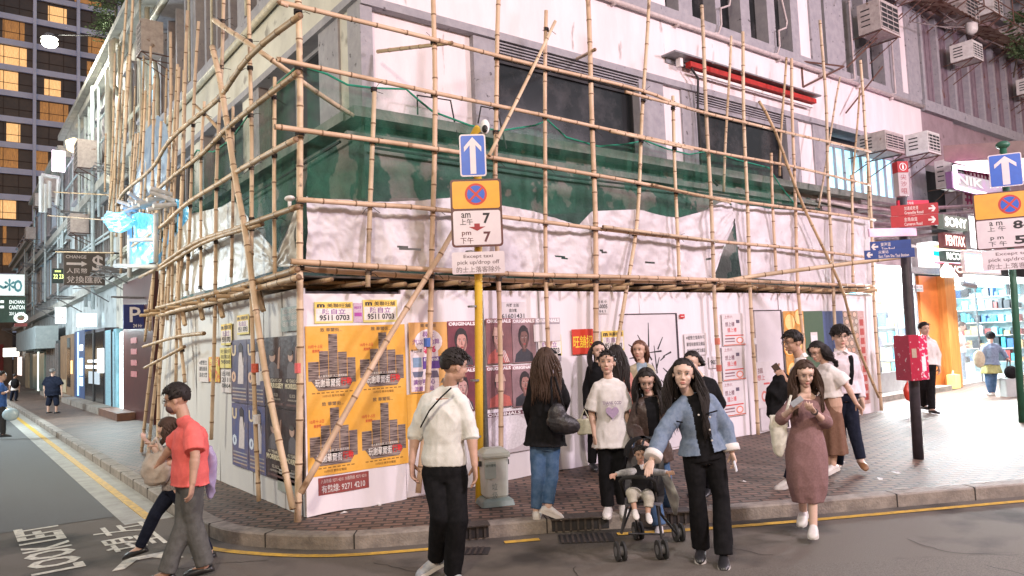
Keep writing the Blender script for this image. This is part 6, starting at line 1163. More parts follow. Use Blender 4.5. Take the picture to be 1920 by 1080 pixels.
LIP = mat('lip_skin', (.48, .19, .16), rough=.4); EYEW = mat('eye_white', (.34, .30, .28), rough=.3); IRIS = mat('iris_dark', (.012, .008, .006), rough=.15)
def cloth(name, c=(.5, .5, .5), c2=None, sc=20, rough=.85, bump=.12, bs=130, **k): return mat('cloth_'+name, c, c2 or tuple(x*.75 for x in c), sc, rough, bump=bump, bscale=bs, spec=.12, **k)
def hand(mb, w, d, n, s, curl=.35, thumb=1, spread=.10, r=1):
    d = unit(d); n = unit(n-d*(n@d)); t = np.cross(n, d)*thumb; s = s*r
    def ring(c, a, b): return np.array([c+t*a*math.cos(2*math.pi*j/12)+n*b*math.sin(2*math.pi*j/12) for j in range(12)])
    mb.rings([ring(w-d*.02*s, .022*s, .018*s), ring(w+d*.01*s, .026*s, .018*s), ring(w+d*.045*s, .037*s, .017*s), ring(w+d*.085*s, .041*s, .014*s), ring(w+d*.098*s, .034*s, .009*s)])
    for k, (o, L) in enumerate(((.0300, .070), (.0100, .080), (-.0100, .074), (-.0290, .058))):
        p = w+d*(.086-.004*abs(k-1))*s+t*o*s; a0 = o*spread*22; dd = unit(d+t*a0*.33); ang = 0
        for q, (f, ra, rb) in enumerate(((.44, .0092, .0086), (.31, .0086, .0080), (.25, .0080, .0066))):
            ang += curl*(.7+.15*k)*(1.0 if q else .6); v = unit(dd*math.cos(ang)+n*math.sin(ang)); e = p+v*L*f*s; mb.cap(p, ra*s, e, rb*s, 10); p = e
    p = w+d*.022*s+t*.026*s; v = unit(d*.62+t*.70+n*.28); e = p+v*.042*s; mb.cap(w+d*.012*s+t*.012*s, .014*s, e, .0115*s, 10); v = unit(d*.85+t*.30+n*.40*(1+curl)); mb.cap(e, .0110*s, e+v*.032*s, .0085*s, 10)
class Person:
    def __init__(s, label, D, base, H=1.62, yaw=0, pitch=0, head=None, roll=0, skin='a', fem=1, gz=.13, vox=.0055, J={}, body_yaw=None, group=None, hands=None, face=True):
        if gz in (.13, .151): D = float((onZ(base[0], base[1], gz)-CAM)@HF)      # stand on the pavement exactly
        s.D = D; s.s = H/1.70; s.fem = fem; s.vox = vox; s.y = math.radians(yaw); s.g = onZ(base[0], base[1], gz)
        s.g = atD(base[0], base[1], D); s.g[2] = gz
        s.J = {k: atD(v[0], v[1], D+(v[2] if len(v) > 2 else 0)) for k, v in J.items() if k[0] != '_'}; s.gz = gz; S = s.s
        s.f = -HF*math.cos(s.y)+HR*math.sin(s.y); pt = math.radians(pitch); up = A(0, 0, 1); F_ = s.f*math.cos(pt)-up*math.sin(pt); U = up*math.cos(pt)+s.f*math.sin(pt)
        rr = math.radians(roll); R = np.cross(U, F_); s.hu = U*math.cos(rr)+R*math.sin(rr); s.hf = F_; s.hr = np.cross(s.hu, s.hf)
        s.c = atD(head[0], head[1], D+(head[2] if len(head) > 2 else 0)); c, u, f, r = s.c, s.hu, s.hf, s.hr; s.ax = (r, f, u)
        J = s.J; fm = .90 if fem else 1.0; s.hs = H_ = S*1.06; body = MB(); ell = lambda o, rad, n=14: body.ell(c+(r*o[0]+f*o[1]+u*o[2])*H_, [q*H_ for q in rad], s.ax, n)
        ell((0, -.010, .028), (.080, .091, .090), 18); ell((0, .020, -.030), (.065*fm**.5, .066, .078), 18); ell((0, .052, -.090), (.030, .027, .022)); ell((0, .010, -.058), (.059*fm, .062, .050))
        ell((-.034, .052, -.028), (.024, .024, .026)); ell((.034, .052, -.028), (.024, .024, .026)); ell((0, .062, .035), (.052, .026, .030))
        body.cap(c+(f*.082+u*.012)*H_, .0075*H_, c+(f*.098-u*.026)*H_, .0105*H_, 10); ell((-.011, .088, -.032), (.009, .010, .008), 8); ell((.011, .088, -.032), (.009, .010, .008), 8)
        ell((0, .078, -.060), (.024, .012, .012), 10)
        for q in (-1, 1): ell((q*.077, -.004, -.010), (.008, .017, .029), 10)
        nk = J['nk']; mid_ = (J['sa']+J['sb'])/2
        for k_ in ('sa', 'sb'): J[k_] = J[k_]+(mid_-J[k_])*.17-A(0, 0, .030*S)
        body.cap(c-(u*.075+f*.018)*S, .050*S*fm, nk, .055*S*fm)
        for k_ in ('sa', 'sb'): body.cap(nk-A(0, 0, .030*S), .044*S, J[k_]+A(0, 0, .004), .040*S)
        # torso frame
        sa, sb, pa, pb = J['sa'], J['sb'], J['pa'], J['pb']; hs = unit(sb-sa); ps = unit(pb-pa); hc = (pa+pb)/2; sc_ = (sa+sb)/2; sw = np.linalg.norm(sb-sa)/2; s.hc = hc; s.sc = sc_
        s.tors = []
        for t, w, d_, nm in ((-.12, .80, .85, 'crotch'), (.0, .92, 1.0, 'hip'), (.22, .88, .95, 'hi'), (.42, .74, .88, 'waist'), (.65, .84, 1.02, 'rib'), (.85, .93, 1.05, 'chest'), (.97, .88, .90, 'sh'), (1.06, .50, .50, 'top')):
            cc = hc+(sc_-hc)*t; sd = unit(ps*(1-min(1, max(0, t)))+hs*min(1, max(0, t))); sp = unit(sc_-hc); fr = unit(np.cross(sp, sd)); sd = np.cross(fr, sp)
            s.tors.append([cc, sd, fr, .168*S*w*(1 if not fem else (1.02 if t < .3 else .90)), .108*S*d_*(1 if not fem else .95), t])
        s.front = s.tors[4][2] if s.tors[4][2]@s.f_body(body_yaw) > 0 else -s.tors[4][2]
        body.rings([s.ring(x, 0) for x in s.tors])
        for sd_ in 'ab':
            body.cap(J['s'+sd_], .050*S*fm, J['e'+sd_], .038*S*fm); body.cap(J['e'+sd_], .040*S*fm, J['w'+sd_], .026*S*fm)
            body.cap(J['e'+sd_]+(J['w'+sd_]-J['e'+sd_])*.2, .042*S*fm, J['e'+sd_]+(J['w'+sd_]-J['e'+sd_])*.45, .036*S*fm)
            body.cap(J['p'+sd_], .080*S, J['k'+sd_], .049*S); body.cap(J['k'+sd_], .049*S, J['a'+sd_], .036*S); k_ = J['k'+sd_]; a_ = J['a'+sd_]; bk = -s.f_body(body_yaw); body.ell(k_+(a_-k_)*.3+bk*.008*S, (.043*S, .043*S, .11*S), (perp(a_-k_)[0], perp(a_-k_)[1], unit(a_-k_)))
            td = s.toe(sd_, body_yaw); body.cap(a_-A(0, 0, .02*S), .036*S, a_-A(0, 0, .045*S)+td*.12*S, .028*S)
            hd = (hands or {}).get(sd_, {})
            w_ = J['w'+sd_]; fa_ = unit(w_-J['e'+sd_])
            if hd is not None:
                dr = unit(atD(*hd['to'][:2], D+(hd['to'][2] if len(hd['to']) > 2 else J['w'+sd_]@HF-CAM@HF-D))-w_) if 'to' in hd else fa_
                pn = A(*hd['n']) if 'n' in hd else None
                if pn is None: pn = (HR if sd_ == 'a' else -HR)
                else: pn = HR*pn[0]-HF*pn[1]+A(0, 0, 1)*pn[2]
                hand(body, w_, dr, pn, S*(.93 if fem else 1.05), hd.get('curl', .35), hd.get('thumb', 1 if (sd_ == 'a') else -1))
        me = remesh(body, vox, 2); s.o = finish(me, 'person', skinmat(SK[skin], skin), None, s.g); tag(s.o, label, 'person', group)
        if face and vox < .02:
            S = H_
            for q in (-1, 1):
                m = MB(); m.ell(c+(r*q*.031+f*.0805+u*.010)*S, (.0130*S, .0085*S, .0056*S), s.ax, 12, 0); m.ell(c+(r*q*.031+f*.0870+u*.0095)*S, (.0058*S, .0040*S, .0056*S), s.ax, 10, 1); m.path([c+(r*(q*.031+x)*1+f*(.0875-abs(x)*.16)+u*(.0175-abs(x)*.22))*S for x in (-.017, -.009, 0, .009, .017)], [.0008*S, .0013*S, .0016*S, .0013*S, .0008*S], 5, mi=1); m.build('eye', [EYEW, IRIS], s.o, smooth=True)
                m = MB(); m.path([c+(r*q*x+f*y+u*z)*S for x, y, z in ((.012, .092, .028), (.028, .090, .034), (.046, .078, .028))], [.0020*S, .0026*S, .0012*S], 6, flat=.6); m.build('eyebrow', HAIRM['b'], s.o, smooth=True)
            m = MB(); m.ell(c+(f*.0905-u*.0565)*S, (.021*S, .006*S, .0048*S), s.ax, 12); m.ell(c+(f*.0895-u*.0655)*S, (.018*S, .007*S, .0058*S), s.ax, 12); m.build('lips', LIP, s.o, smooth=True)
    def f_body(s, by): y = s.y if by is None else math.radians(by); s.by = by; return -HF*math.cos(y)+HR*math.sin(y)
    def toe(s, k, by=None):
        v = s.J.get('t'+k)
        if v is not None: d = v-s.J['a'+k]; d[2] *= .4; return unit(d)
        return s.f_body(by if by is not None else s.by)
    def ring(s, x, inf, n=22, drop=0):
        cc, sd, fr, rx_, ry, t = x; return np.array([cc+sd*(rx_+inf)*math.copysign(abs(math.cos(2*math.pi*j/n))**.85, math.cos(2*math.pi*j/n))+fr*(ry+inf)*math.sin(2*math.pi*j/n) for j in range(n)])
    def top(s, name, m, sleeve=1.0, loose=.018, hem=-.05, cuff=None, fold=.008, seed=0, open_=None, slack=0, neck=1.0, vox=None, belly=0, sr=0):
        S = s.s; J = s.J; mb = MB(); T = [x for x in s.tors if x[5] >= hem+.02]
        base = s.tors[1]; sp = (s.sc-s.hc); low = [s.hc+sp*hem, T[0][1], T[0][2], T[0][3]*1.0+slack, T[0][4]+slack, hem]
        R = [s.ring(low, loose+slack)]
        for x in T:
            inf = loose+slack*max(0, 1-max(0, x[5])/.8)+(belly if .1 < x[5] < .7 else 0)
            if x[5] > 1.08: continue
            R.append(s.ring(x, inf))
        mb.rings(R)
        for k in 'ab': mb.cap(J['nk']-A(0, 0, .036*S), .044*S+.017, J['s'+k]+A(0, 0, .004), .040*S+loose*.9)
        for k in 'ab':
            sh, el, wr = J['s'+k], J['e'+k], J['w'+k]; r0 = (.050 if not s.fem else .045)*S+loose*.9; r1 = (.038 if not s.fem else .035)*S+loose*.85+sr; r2 = .027*S+loose*.7+sr
            if sleeve <= .5: q = sh+(el-sh)*sleeve*2; mb.cap(sh, r0, q-unit(el-sh)*r1, r0*.96+sr+.006); mb.path([q-unit(el-sh)*r1*1.5, q], [r0*.98+sr+.006]*2, 14)
            else: mb.cap(sh, r0, el, r1); q = el+(wr-el)*min(1, (sleeve-.5)*2); mb.cap(el, r1, q-unit(wr-el)*r2, r2+(r1-r2)*(1-(sleeve-.5)*2)); mb.path([q-unit(wr-el)*r2*1.5, q], [r2+(r1-r2)*(1-(sleeve-.5)*2)]*2, 14)
        me = remesh(mb, vox or max(.009, s.vox*1.4), 3); cut = None
        if open_:
            w0, w1 = open_; f = s.front; side = s.tors[3][1]; hc = s.hc; L = np.linalg.norm(sp); spn = unit(sp)
            def cut(co):
                q = co-hc; fz = q@f; sx_ = q@side; h = (q@spn)/L; w = w0+(w1-w0)*np.clip(h, 0, 1); return ~((fz > .02)&(np.abs(sx_) < w)&(h < 1.25))
        o = finish(me, name, m, s.o, fold=fold, seed=seed, cut=cut)
        if cuff:
            for k in 'ab':
                el, wr = J['e'+k], J['w'+k]; q = el+(wr-el)*min(1, (sleeve-.5)*2); d = unit(wr-el); c_ = MB(); r2 = .027*S+loose*.7+sr+.010; c_.path([q-d*.055*S, q-d*.05*S, q, q+d*.005*S], [r2*.93, r2*1.02, r2*1.05, r2*.9], 16); c_.build('cuff', cuff, o, smooth=True)
        return o
    def collar(s, m, par):
        nk = s.J['nk']; c = s.c-(s.hu*.075+s.hf*.018)*s.s; d = unit(c-nk); mb = MB(); S = s.s; x = unit(np.cross(s.f_body(s.by), d)); f = np.cross(d, x)
        for q in (-1, 1): mb.add([nk+f*.075*S-d*.02, nk+x*q*.070*S+d*.035*S, nk+x*q*.080*S-d*.012*S, nk+f*.085*S+x*q*.05*S-d*.055*S, nk+x*q*.05*S-f*.055*S+d*.03*S, nk+x*q*.06*S-f*.06*S-d*.02*S], [(0, 1, 2, 3), (1, 4, 5, 2)])
        return mb.build('collar', m, par)
    def trousers(s, m, loose=.016, hem=.03, flare=0, fold=.006, seed=0, length=1.0, top_t=.30, vox=None, name='trousers', split=0):
        S = s.s; J = s.J; mb = MB(); T = [x for x in s.tors if x[5] <= top_t]; R = [s.ring(x, loose*.7) for x in T]
        mb.rings(R)
        for k in 'ab':
            p, kn, a = J['p'+k], J['k'+k], J['a'+k]; mb.cap(p+(s.hc-p)*.12, .088*S+loose*.5, kn, .058*S+loose)
            if length <= .5: continue
            q = kn+(a-kn)*min(1.05, (length-.5)*2.0); d = unit(a-kn); r = .044*S+loose+flare; mb.cap(kn, .060*S+loose, q-d*r, r+.002); mb.path([q-d*r*1.6, q-d*r*.5, q], [r, r, r], 14)
        me = remesh(mb, vox or max(.009, s.vox*1.4), 3); return finish(me, name, m, s.o, fold=fold, ffreq=7, seed=seed)
    def skirt(s, name, m, t0, zhem, w0, wh, dh, fold=.01, seed=0, px=None, waves=7, wamp=.02, vox=None, mid=None):
        # from torso height t0 down to world height zhem; half width / half depth at hem
        c0 = s.hc+(s.sc-s.hc)*t0; cb = atD(px[0], px[1], s.D) if px else A(s.hc[0], s.hc[1], zhem); sd = unit((s.J['pb']-s.J['pa'])*A(1, 1, 0)); fr = np.cross(A(0, 0, 1), sd); R = []; n = 40; x0 = min(s.tors, key=lambda x: abs(x[5]-t0)); N = 9
        for i in range(N+1):
            t = i/N; c = c0+(cb-c0)*t; hw = (x0[3]+w0)*(1-t)+wh*t; hd = (x0[4]+w0)*(1-t)+dh*t
            if mid: b = 4*t*(1-t); hw += mid*b; hd += mid*b*.7
            R.append(np.array([c+sd*(hw+wamp*t*math.sin(waves*2*math.pi*j/n+seed))*math.cos(2*math.pi*j/n)+fr*(hd+wamp*t*math.sin(waves*2*math.pi*j/n+seed))*math.sin(2*math.pi*j/n) for j in range(n)]))
        mb = MB(); mb.rings(R); return mb, R
    def add_skirt(s, name, m, *a, **k):
        fold = k.get('fold', .006); mb, R = s.skirt(name, m, *a, **k); me = remesh(mb, max(.010, s.vox*1.4), 2); return finish(me, name, m, s.o, fold=fold, ffreq=6, z=.2, seed=k.get('seed', 0))
    def shoes(s, m, sole=None, h=.055, L=.25, w=.042, low=False, ms=None):
        S = s.s; out = []
        for k in 'ab':
            a = s.J['a'+k].copy(); d = s.toe(k); side = np.cross(A(0, 0, 1), d); side = unit(side); u = np.cross(d, side); b = a-u*(.075*S)+d*.02*S; mb = MB(); R = []
            if 'lift' not in (s.flags if hasattr(s, 'flags') else ()): pass
            for x, ww, hh in ((-.085, .020, .030), (-.078, .032, .062), (-.045, .037, .080 if not low else .05), (0, .038, .098 if not low else .07), (.05, .044, .080 if not low else .066), (.10, .048, .064), (.145, .043, .050), (.168, .030, .034), (.178, .014, .016)):
                c = b+d*x*S; R.append(np.array([c+side*ww*S*math.cos(2*math.pi*j/14)+u*(hh*S*.5+hh*S*.5*math.sin(2*math.pi*j/14)) for j in range(14)]))
            mb.rings(R); o = mb.build('shoe', m, s.o, smooth=True)
            if sole:
                q = MB(); pts = [(-.088, .022), (-.07, .038), (0, .039), (.09, .050), (.145, .044), (.172, .020)]; pl = [b+d*x*S+side*y*S for x, y in pts]+[b+d*x*S-side*y*S for x, y in reversed(pts)]; n = len(pl); q.add([p-u*.004*S for p in pl]+[p+u*.024*S for p in pl], [tuple(range(n-1, -1, -1)), tuple(range(n, 2*n))]+[(i, (i+1) % n, n+(i+1) % n, n+i) for i in range(n)]); q.build('sole', sole, o)
        return out
    def hair(s, kind='short', m='k', length=.35, seed=0, n=90, puff=0, side=None, bang=.0, tail=None, back=None, wave=.012, spread=1.0):
        S = s.hs; n = int(n*(2.9 if kind == 'long' else 1)); c, r, f, u = s.c, s.hr, s.hf, s.hu; R_ = random.Random(seed); mm = HAIRM[m]; mb = MB(); NU, NV = 36, 22; G = []
        # cap: a sphere that dips inside the head where the face is
        for i in range(NV+1):
            th = math.pi*i/NV; row = []
            for j in range(NU):
                ph = 2*math.pi*j/NU; d = A(math.sin(th)*math.cos(ph), math.sin(th)*math.sin(ph), math.cos(th))   # x right, y front, z up
                rad = 1/math.sqrt((d[0]/.086)**2+(d[1]/.098)**2+(d[2]/.100)**2)+puff*max(0, d[2]+.3)
                rad += .003*math.sin(ph*9+th*4+seed)+.002*math.sin(ph*17+seed*2)
                zl = (.50 if kind == 'short' else .60)+bang-.34*abs(d[0])**1.3                                             # hairline height in front
                facey = d[1] > -.05 and d[2] < zl-(.55 if abs(d[0]) > .86 else 0)*0 and abs(d[0]) < (.80 if kind != 'long' else .88)
                ear = kind == 'short' and d[2] < -.20 and d[1] > -.55
                low = d[2] < (-.62 if kind == 'short' else -.8)
                if facey or ear or low: rad *= .72
                row.append(c+(r*d[0]+f*(d[1]-.10*.1)+u*(d[2]))*rad*S+(u*.024-f*.010)*S)
            G.append(np.array(row))
        mb.rings(G, caps=False)
        if kind == 'short':
            for k in range(n):                                                          # tufts
                th = R_.uniform(0, 1.45); ph = R_.uniform(0, 2*math.pi); d = A(math.sin(th)*math.cos(ph), math.sin(th)*math.sin(ph), math.cos(th))
                if d[1] > .3 and d[2] < .35+bang: continue
                p = c+(u*.024-f*.010)*S+(r*d[0]*.087+f*d[1]*.098+u*d[2]*.100)*S; t = unit((f*R_.uniform(.2, 1)+r*R_.uniform(-.6, .6)-u*.35)); nn = unit(r*d[0]+f*d[1]+u*d[2]); mb.path([p-nn*.004, p+nn*(.008+puff)*S+t*.012*S, p+nn*.008*S+t*.036*S-u*.004], [.0065*S, .006*S, .0012*S], 5)
        else:
            Hc = c+(u*.024-f*.010)*S
            for k in range(n):
                if tail is not None:
                    th = R_.uniform(.2, 2.0); ph = R_.uniform(0, 2*math.pi)
                ph = R_.uniform(math.radians(165 if side != 'front' else 150), math.radians(375)) if True else 0  # from one temple round the back to the other
                ph = R_.choice((R_.uniform(math.radians(172), math.radians(368)), R_.uniform(math.radians(168), math.radians(200)), R_.uniform(math.radians(340), math.radians(372))))
                d = A(math.cos(ph), math.sin(ph), R_.uniform(-.1, .4)); d[0] *= 1.0; q = math.sqrt(max(.01, 1-d[2]**2)); d[0] *= q; d[1] *= q
                p = Hc+(r*d[0]*.087+f*d[1]*.098+u*d[2]*.100)*S; out = unit(r*d[0]+f*d[1]*.9); L = length*S*R_.uniform(.82, 1.08); sg = 1 if d[0] > 0 else -1; y0_ = min(.30, max(-.7, d[1]+R_.uniform(-.2, .35))); z0_ = math.sqrt(max(.05, 1-y0_*y0_-.0016)); s0 = A(sg*.04, y0_, z0_); pts = []
                for w_ in (0, .3, .6, .85): dv = unit(s0*(1-w_)+d*w_); pts.append(Hc+(r*dv[0]*.089+f*dv[1]*.101+u*dv[2]*.103)*S)
                pts.append(p+out*.003); ph0 = R_.uniform(0, 6); vel = unit(out*.5-A(0, 0, 1)*.6)
                steps = 9; tgt = None
                for i in range(steps):
                    vel = unit(vel*.45-A(0, 0, 1)*.9+out*(.0 if i > 1 else .25)); nx = pts[-1]+vel*L/steps+(r*math.sin(ph0+i*.9)+f*math.cos(ph0+i*1.1))*wave*S
                    if tail is not None: g = atD(tail[0], tail[1], s.D+(tail[2] if len(tail) > 2 else 0)); w_ = min(1, i/3.); nx = nx*(1-w_*.6)+(g+A(R_.gauss(0, .02), R_.gauss(0, .02), -L*max(0, i-3)/steps*.6))*w_*.6
                    v = nx-Hc                                                          # stay outside the head
                    e = math.sqrt((v@r/(.090*S))**2+(v@f/(.10*S))**2+(v@u/(.102*S))**2)
                    if e < 1: nx = Hc+v/e
                    if nx[2] < s.J['nk'][2]+.03*S:                                      # and outside neck and shoulders
                        h = nx-s.sc; h = h-A(0, 0, 1)*h[2]; fr = s.tors[5][2]; sd = s.tors[5][1]; a_, b_ = h@sd, h@fr; e2 = math.sqrt((a_/(.135*S))**2+(b_/(.135*S))**2)+1e-6
                        if e2 < 1 and abs(a_) < .15*S: nx = nx+(fr*(math.copysign(math.sqrt(max(0, 1-(a_/(.16*S))**2))*.135*S, b_)-b_))*.8
                    pts.append(nx)
                rr = R_.uniform(.0042, .0075)*S*spread; mb.path(pts, [rr*.5, rr*.8]+[rr]*(len(pts)-5)+[rr*.85, rr*.6, rr*.15], 6, flat=.6)
        return mb.build('hair', mm, s.o, smooth=True)
    def glasses(s):
        S = s.hs; c, r, f, u = s.c, s.hr, s.hf, s.hu; m = MB()
        for q in (-1, 1): k = 14; m.path([c+(r*(q*.032+.021*math.cos(2*math.pi*i/k))+f*.098+u*(.008+.017*math.sin(2*math.pi*i/k)))*S for i in range(k+1)], .0016*S, 5); m.path([c+(r*q*.054+f*.096+u*.01)*S, c+(r*q*.076+f*.01+u*.008)*S], .0016*S, 4)
        m.path([c+(r*-.011+f*.099+u*.01)*S, c+(r*.011+f*.099+u*.01)*S], .0016*S, 4); return m.build('glasses', mat('glasses_frame', (.05, .04, .04), rough=.3), s.o)
    def mask(s, col):
        S = s.hs; c, r, f, u = s.c, s.hr, s.hf, s.hu; m = MB(); m.ell(c+(f*.045-u*.055)*S, (.058*S, .056*S, .048*S), s.ax, 16); return m.build('face_mask', col, s.o, smooth=True)
def thing(name, mb, m, label, cat, smooth=True, **k): return tag(mb.build(name, m, smooth=smooth), label, cat, **k)
def strap(s, pts, w, m, name='strap', par=None): mb = MB(); mb.path([atD(a, b, s.D+d) for a, b, d in pts], w, 6, flat=.35); return mb.build(name, m, par if par is not None else s.o)
C_black = cloth('black', (.007, .007, .008), (.013, .0125, .014)); C_white = cloth('white', (.72, .68, .66), (.64, .60, .58)); C_navy = cloth('navy', (.009, .012, .024), (.018, .022, .04)); C_jean = cloth('jeans', (.045, .10, .20), (.10, .17, .29), 12); C_denim = cloth('denim_jacket', (.13, .175, .25), (.20, .25, .33), 26)
C_dress = cloth('mauve_brown', (.20, .115, .115), (.26, .155, .15), 60); C_leather = mat('leather_brown', (.045, .028, .022), (.08, .05, .04), 8, .45, bump=.3, bscale=50); C_brown = cloth('brown_skirt', (.16, .085, .06), (.20, .115, .08), 30)
S_white = mat('shoe_white', (.68, .65, .62), (.55, .52, .50), 14, .5, bump=.2); S_black = mat('shoe_black', (.02, .02, .022), rough=.35); S_sole = mat('shoe_sole', (.60, .57, .54), rough=.6); S_tan = mat('shoe_tan', (.25, .12, .05), (.18, .08, .03), 9, .4)
PHONE = mat('phone_dark', (.03, .03, .035), rough=.2)
def phone(px, py, D, ax, c=PHONE, label='', w=.07, h=.145):
    p = atD(px, py, D); r = unit(HR*ax[0]-HF*ax[1]+A(0, 0, 1)*ax[2]); n = unit(HR*ax[3]-HF*ax[4]+A(0, 0, 1)*ax[5]); n = unit(n-r*(n@r)); t = np.cross(n, r); m = MB(); m.box(p, (h, w, .009), (r, t, n)); return tag(m.build('phone', c), label, 'phone')
# -- man in the red T-shirt, bottom left
P = Person('person in a coral red T-shirt, grey trousers and face mask striding left', 6.3, (340, 1082), 1.68, -82, 12, (332, 749), skin='c', fem=0, gz=0, body_yaw=-75, J=dict(nk=(344, 781), sa=(352, 797, .17), sb=(362, 798, -.15), ea=(322, 838, .22), wa=(300, 866, .25), eb=(366, 855, -.22), wb=(361, 905, -.27), pa=(352, 905, .09), pb=(360, 905, -.08), ka=(345, 985, -.02), aa=(312, 1072, -.08), kb=(362, 978, -.02), ab=(384, 1058, .02), ta=(280, 1082, -.1), tb=(352, 1074, 0)), hands={'b': dict(to=(358, 930), n=(-.4, .0, .3), curl=.4), 'a': dict(curl=.6)})
o = P.top('t_shirt', cloth('coral_red', (.80, .17, .155), (.72, .14, .13)), .42, .024, -.02, fold=.011, slack=.015, belly=.012, sr=.012); P.trousers(cloth('grey_trousers', (.085, .085, .08), (.12, .12, .115)), .020, flare=.012, fold=.008); P.shoes(S_black, low=True); P.hair('short', 'k', puff=.012, seed=2, n=220, bang=.1); P.mask(cloth('mask_grey', (.16, .10, .10))); P.glasses()
# -- woman behind him
P = Person('person half hidden behind the red T-shirt, in dark trousers and black flats', 6.75, (262, 1055), 1.50, -75, 25, (316, 806), skin='b', fem=1, gz=0, body_yaw=-75, J=dict(nk=(330, 828), sa=(322, 838, .14), sb=(328, 840, -.10), ea=(300, 852, .2), wa=(280, 832, .2), eb=(318, 868, -.15), wb=(297, 836, -.12), pa=(326, 915, .08), pb=(330, 915, -.07), ka=(292, 962, -.05), aa=(262, 1025, -.05), kb=(362, 975, .1), ab=(392, 1034, .1), ta=(232, 1050, -.05), tb=(350, 1046, .1)), hands={'b': dict(to=(270, 824), n=(0, 0, -1), curl=.5), 'a': dict(curl=.5)})
P.top('blouse', cloth('striped_grey', (.40, .36, .34), (.16, .14, .14), 60), .38, .02, -.02, fold=.01); P.trousers(C_navy, .006, fold=.005); P.shoes(S_black, low=True); P.hair('long', 'b', .16, 4, 70)
mb = MB(); c = atD(292, 880, 6.6); mb.ell(c, (.14, .08, .15), (HR, HF, A(0, 0, 1))); mb.path([c+A(0, 0, .12)-HR*.08, c+A(0, 0, .28), c+A(0, 0, .12)+HR*.08], .012, 6); finish(remesh(mb, .01, 2), 'shoulder_bag', cloth('beige_bag', (.56, .50, .44)), None, c-A(0, 0, .17), fold=.035, ffreq=7); tag(bpy.data.objects['shoulder_bag'], 'pale beige cloth bag carried by the person hidden behind the red T-shirt', 'bag')
mb = MB(); c = atD(394, 885, 6.55); mb.ell(c, (.06, .05, .24), (HR, HF, A(0, 0, 1))); o = finish(remesh(mb, .01, 2), 'lilac_bag', mat('lilac_plastic', (.34, .28, .46), (.45, .40, .58), 6, .4), None, c-A(0, 0, .2), fold=.02); tag(o, 'thin lilac plastic bag swinging behind the red T-shirt', 'bag')
# -- man in the white shirt seen from behind
P = Person('person in a white rolled sleeve shirt and thin cross strap, seen from behind', 5.95, (842, 1088), 1.78, 118, 8, (852, 687), skin='c', fem=0, gz=0, body_yaw=155, J=dict(nk=(843, 722, .02), sa=(797, 745, .05), sb=(868, 748, -.05), ea=(779, 815, .08), wa=(772, 868, -.02), eb=(884, 815, -.05), wb=(890, 872, -.14), pa=(812, 885), pb=(856, 886), ka=(826, 968, -.08), aa=(818, 1045, .15), kb=(858, 975, -.1), ab=(848, 1074, .02), ta=(795, 1070, .1), tb=(880, 1090, -.15)), hands={'a': dict(to=(774, 895), n=(.9, .2, 0), curl=.5), 'b': dict(to=(892, 905), n=(-.9, .3, 0), curl=.4)})
o = P.top('shirt', cloth('shirt_white', (.70, .70, .66), (.62, .62, .58)), .58, .020, .11, fold=.013, slack=.004, sr=.012, belly=.008, seed=3, vox=.008); P.collar(C_white, o); P.trousers(C_black, .022, flare=.006, fold=.008, top_t=.24, seed=5); P.shoes(mat('shoe_grey', (.25, .28, .33), (.5, .5, .5), 12, .6), S_sole); P.hair('short', 'k', puff=.010, seed=7, n=260)
strap(P, [(846, 727, -.17), (825, 747, -.20), (805, 770, -.20), (789, 800, -.10)], .016, C_black, 'cross_strap')
# -- long haired woman, black jacket, jeans (back view)
P = Person('person with long dark hair, black jacket and blue jeans beside the litter bin', 7.78, (1012, 972), 1.63, 172, -4, (1023, 675), skin='b', fem=1, J=dict(nk=(1021, 701), sa=(999, 711, .02), sb=(1048, 709, -.02), ea=(992, 765, .06), wa=(1000, 808, .22), eb=(1058, 750, .05), wb=(1050, 780, .25), pa=(1008, 830), pb=(1036, 830), ka=(1008, 895), aa=(1006, 957, .02), kb=(1034, 893, .02), ab=(1028, 950, -.04), ta=(1008, 940, .5), tb=(1056, 978, -.02)), hands={'a': None, 'b': None})
P.top('jacket', C_black, 1.0, .028, -.04, fold=.012, slack=.018, sr=.008, seed=2); P.trousers(C_jean, .010, fold=.007, flare=.002, top_t=.2, length=.96); P.shoes(S_white, S_sole); P.hair('long', 'b', .42, 9, 190, wave=.010)
mb = MB(); c = atD(1056, 795, 7.019); mb.ell(c, (.165, .07, .10), (unit(HR-A(0, 0, .25)), HF, unit(A(0, 0, 1)+HR*.25))); mb.ell(c+HR*-.05+A(0, 0, .08), (.09, .055, .12), (HR, HF, A(0, 0, 1))); o = finish(remesh(mb, .009, 2), 'handbag', mat('bag_leather_black', (.012, .011, .012), (.025, .022, .025), 9, .45, bump=.3), None, c-A(0, 0, .1), fold=.010, ffreq=9); tag(o, 'black slouchy leather handbag on the shoulder of the person in blue jeans', 'bag'); mb = MB(); mb.path([atD(1033, 706, 7.084), atD(1034, 735, 7.047), atD(1036, 775, 7.029)], .010, 6); mb.path([atD(1040, 706, 7.084), atD(1052, 745, 7.029), atD(1062, 780, 7.010)], .010, 6); mb.build('strap', C_black, o)
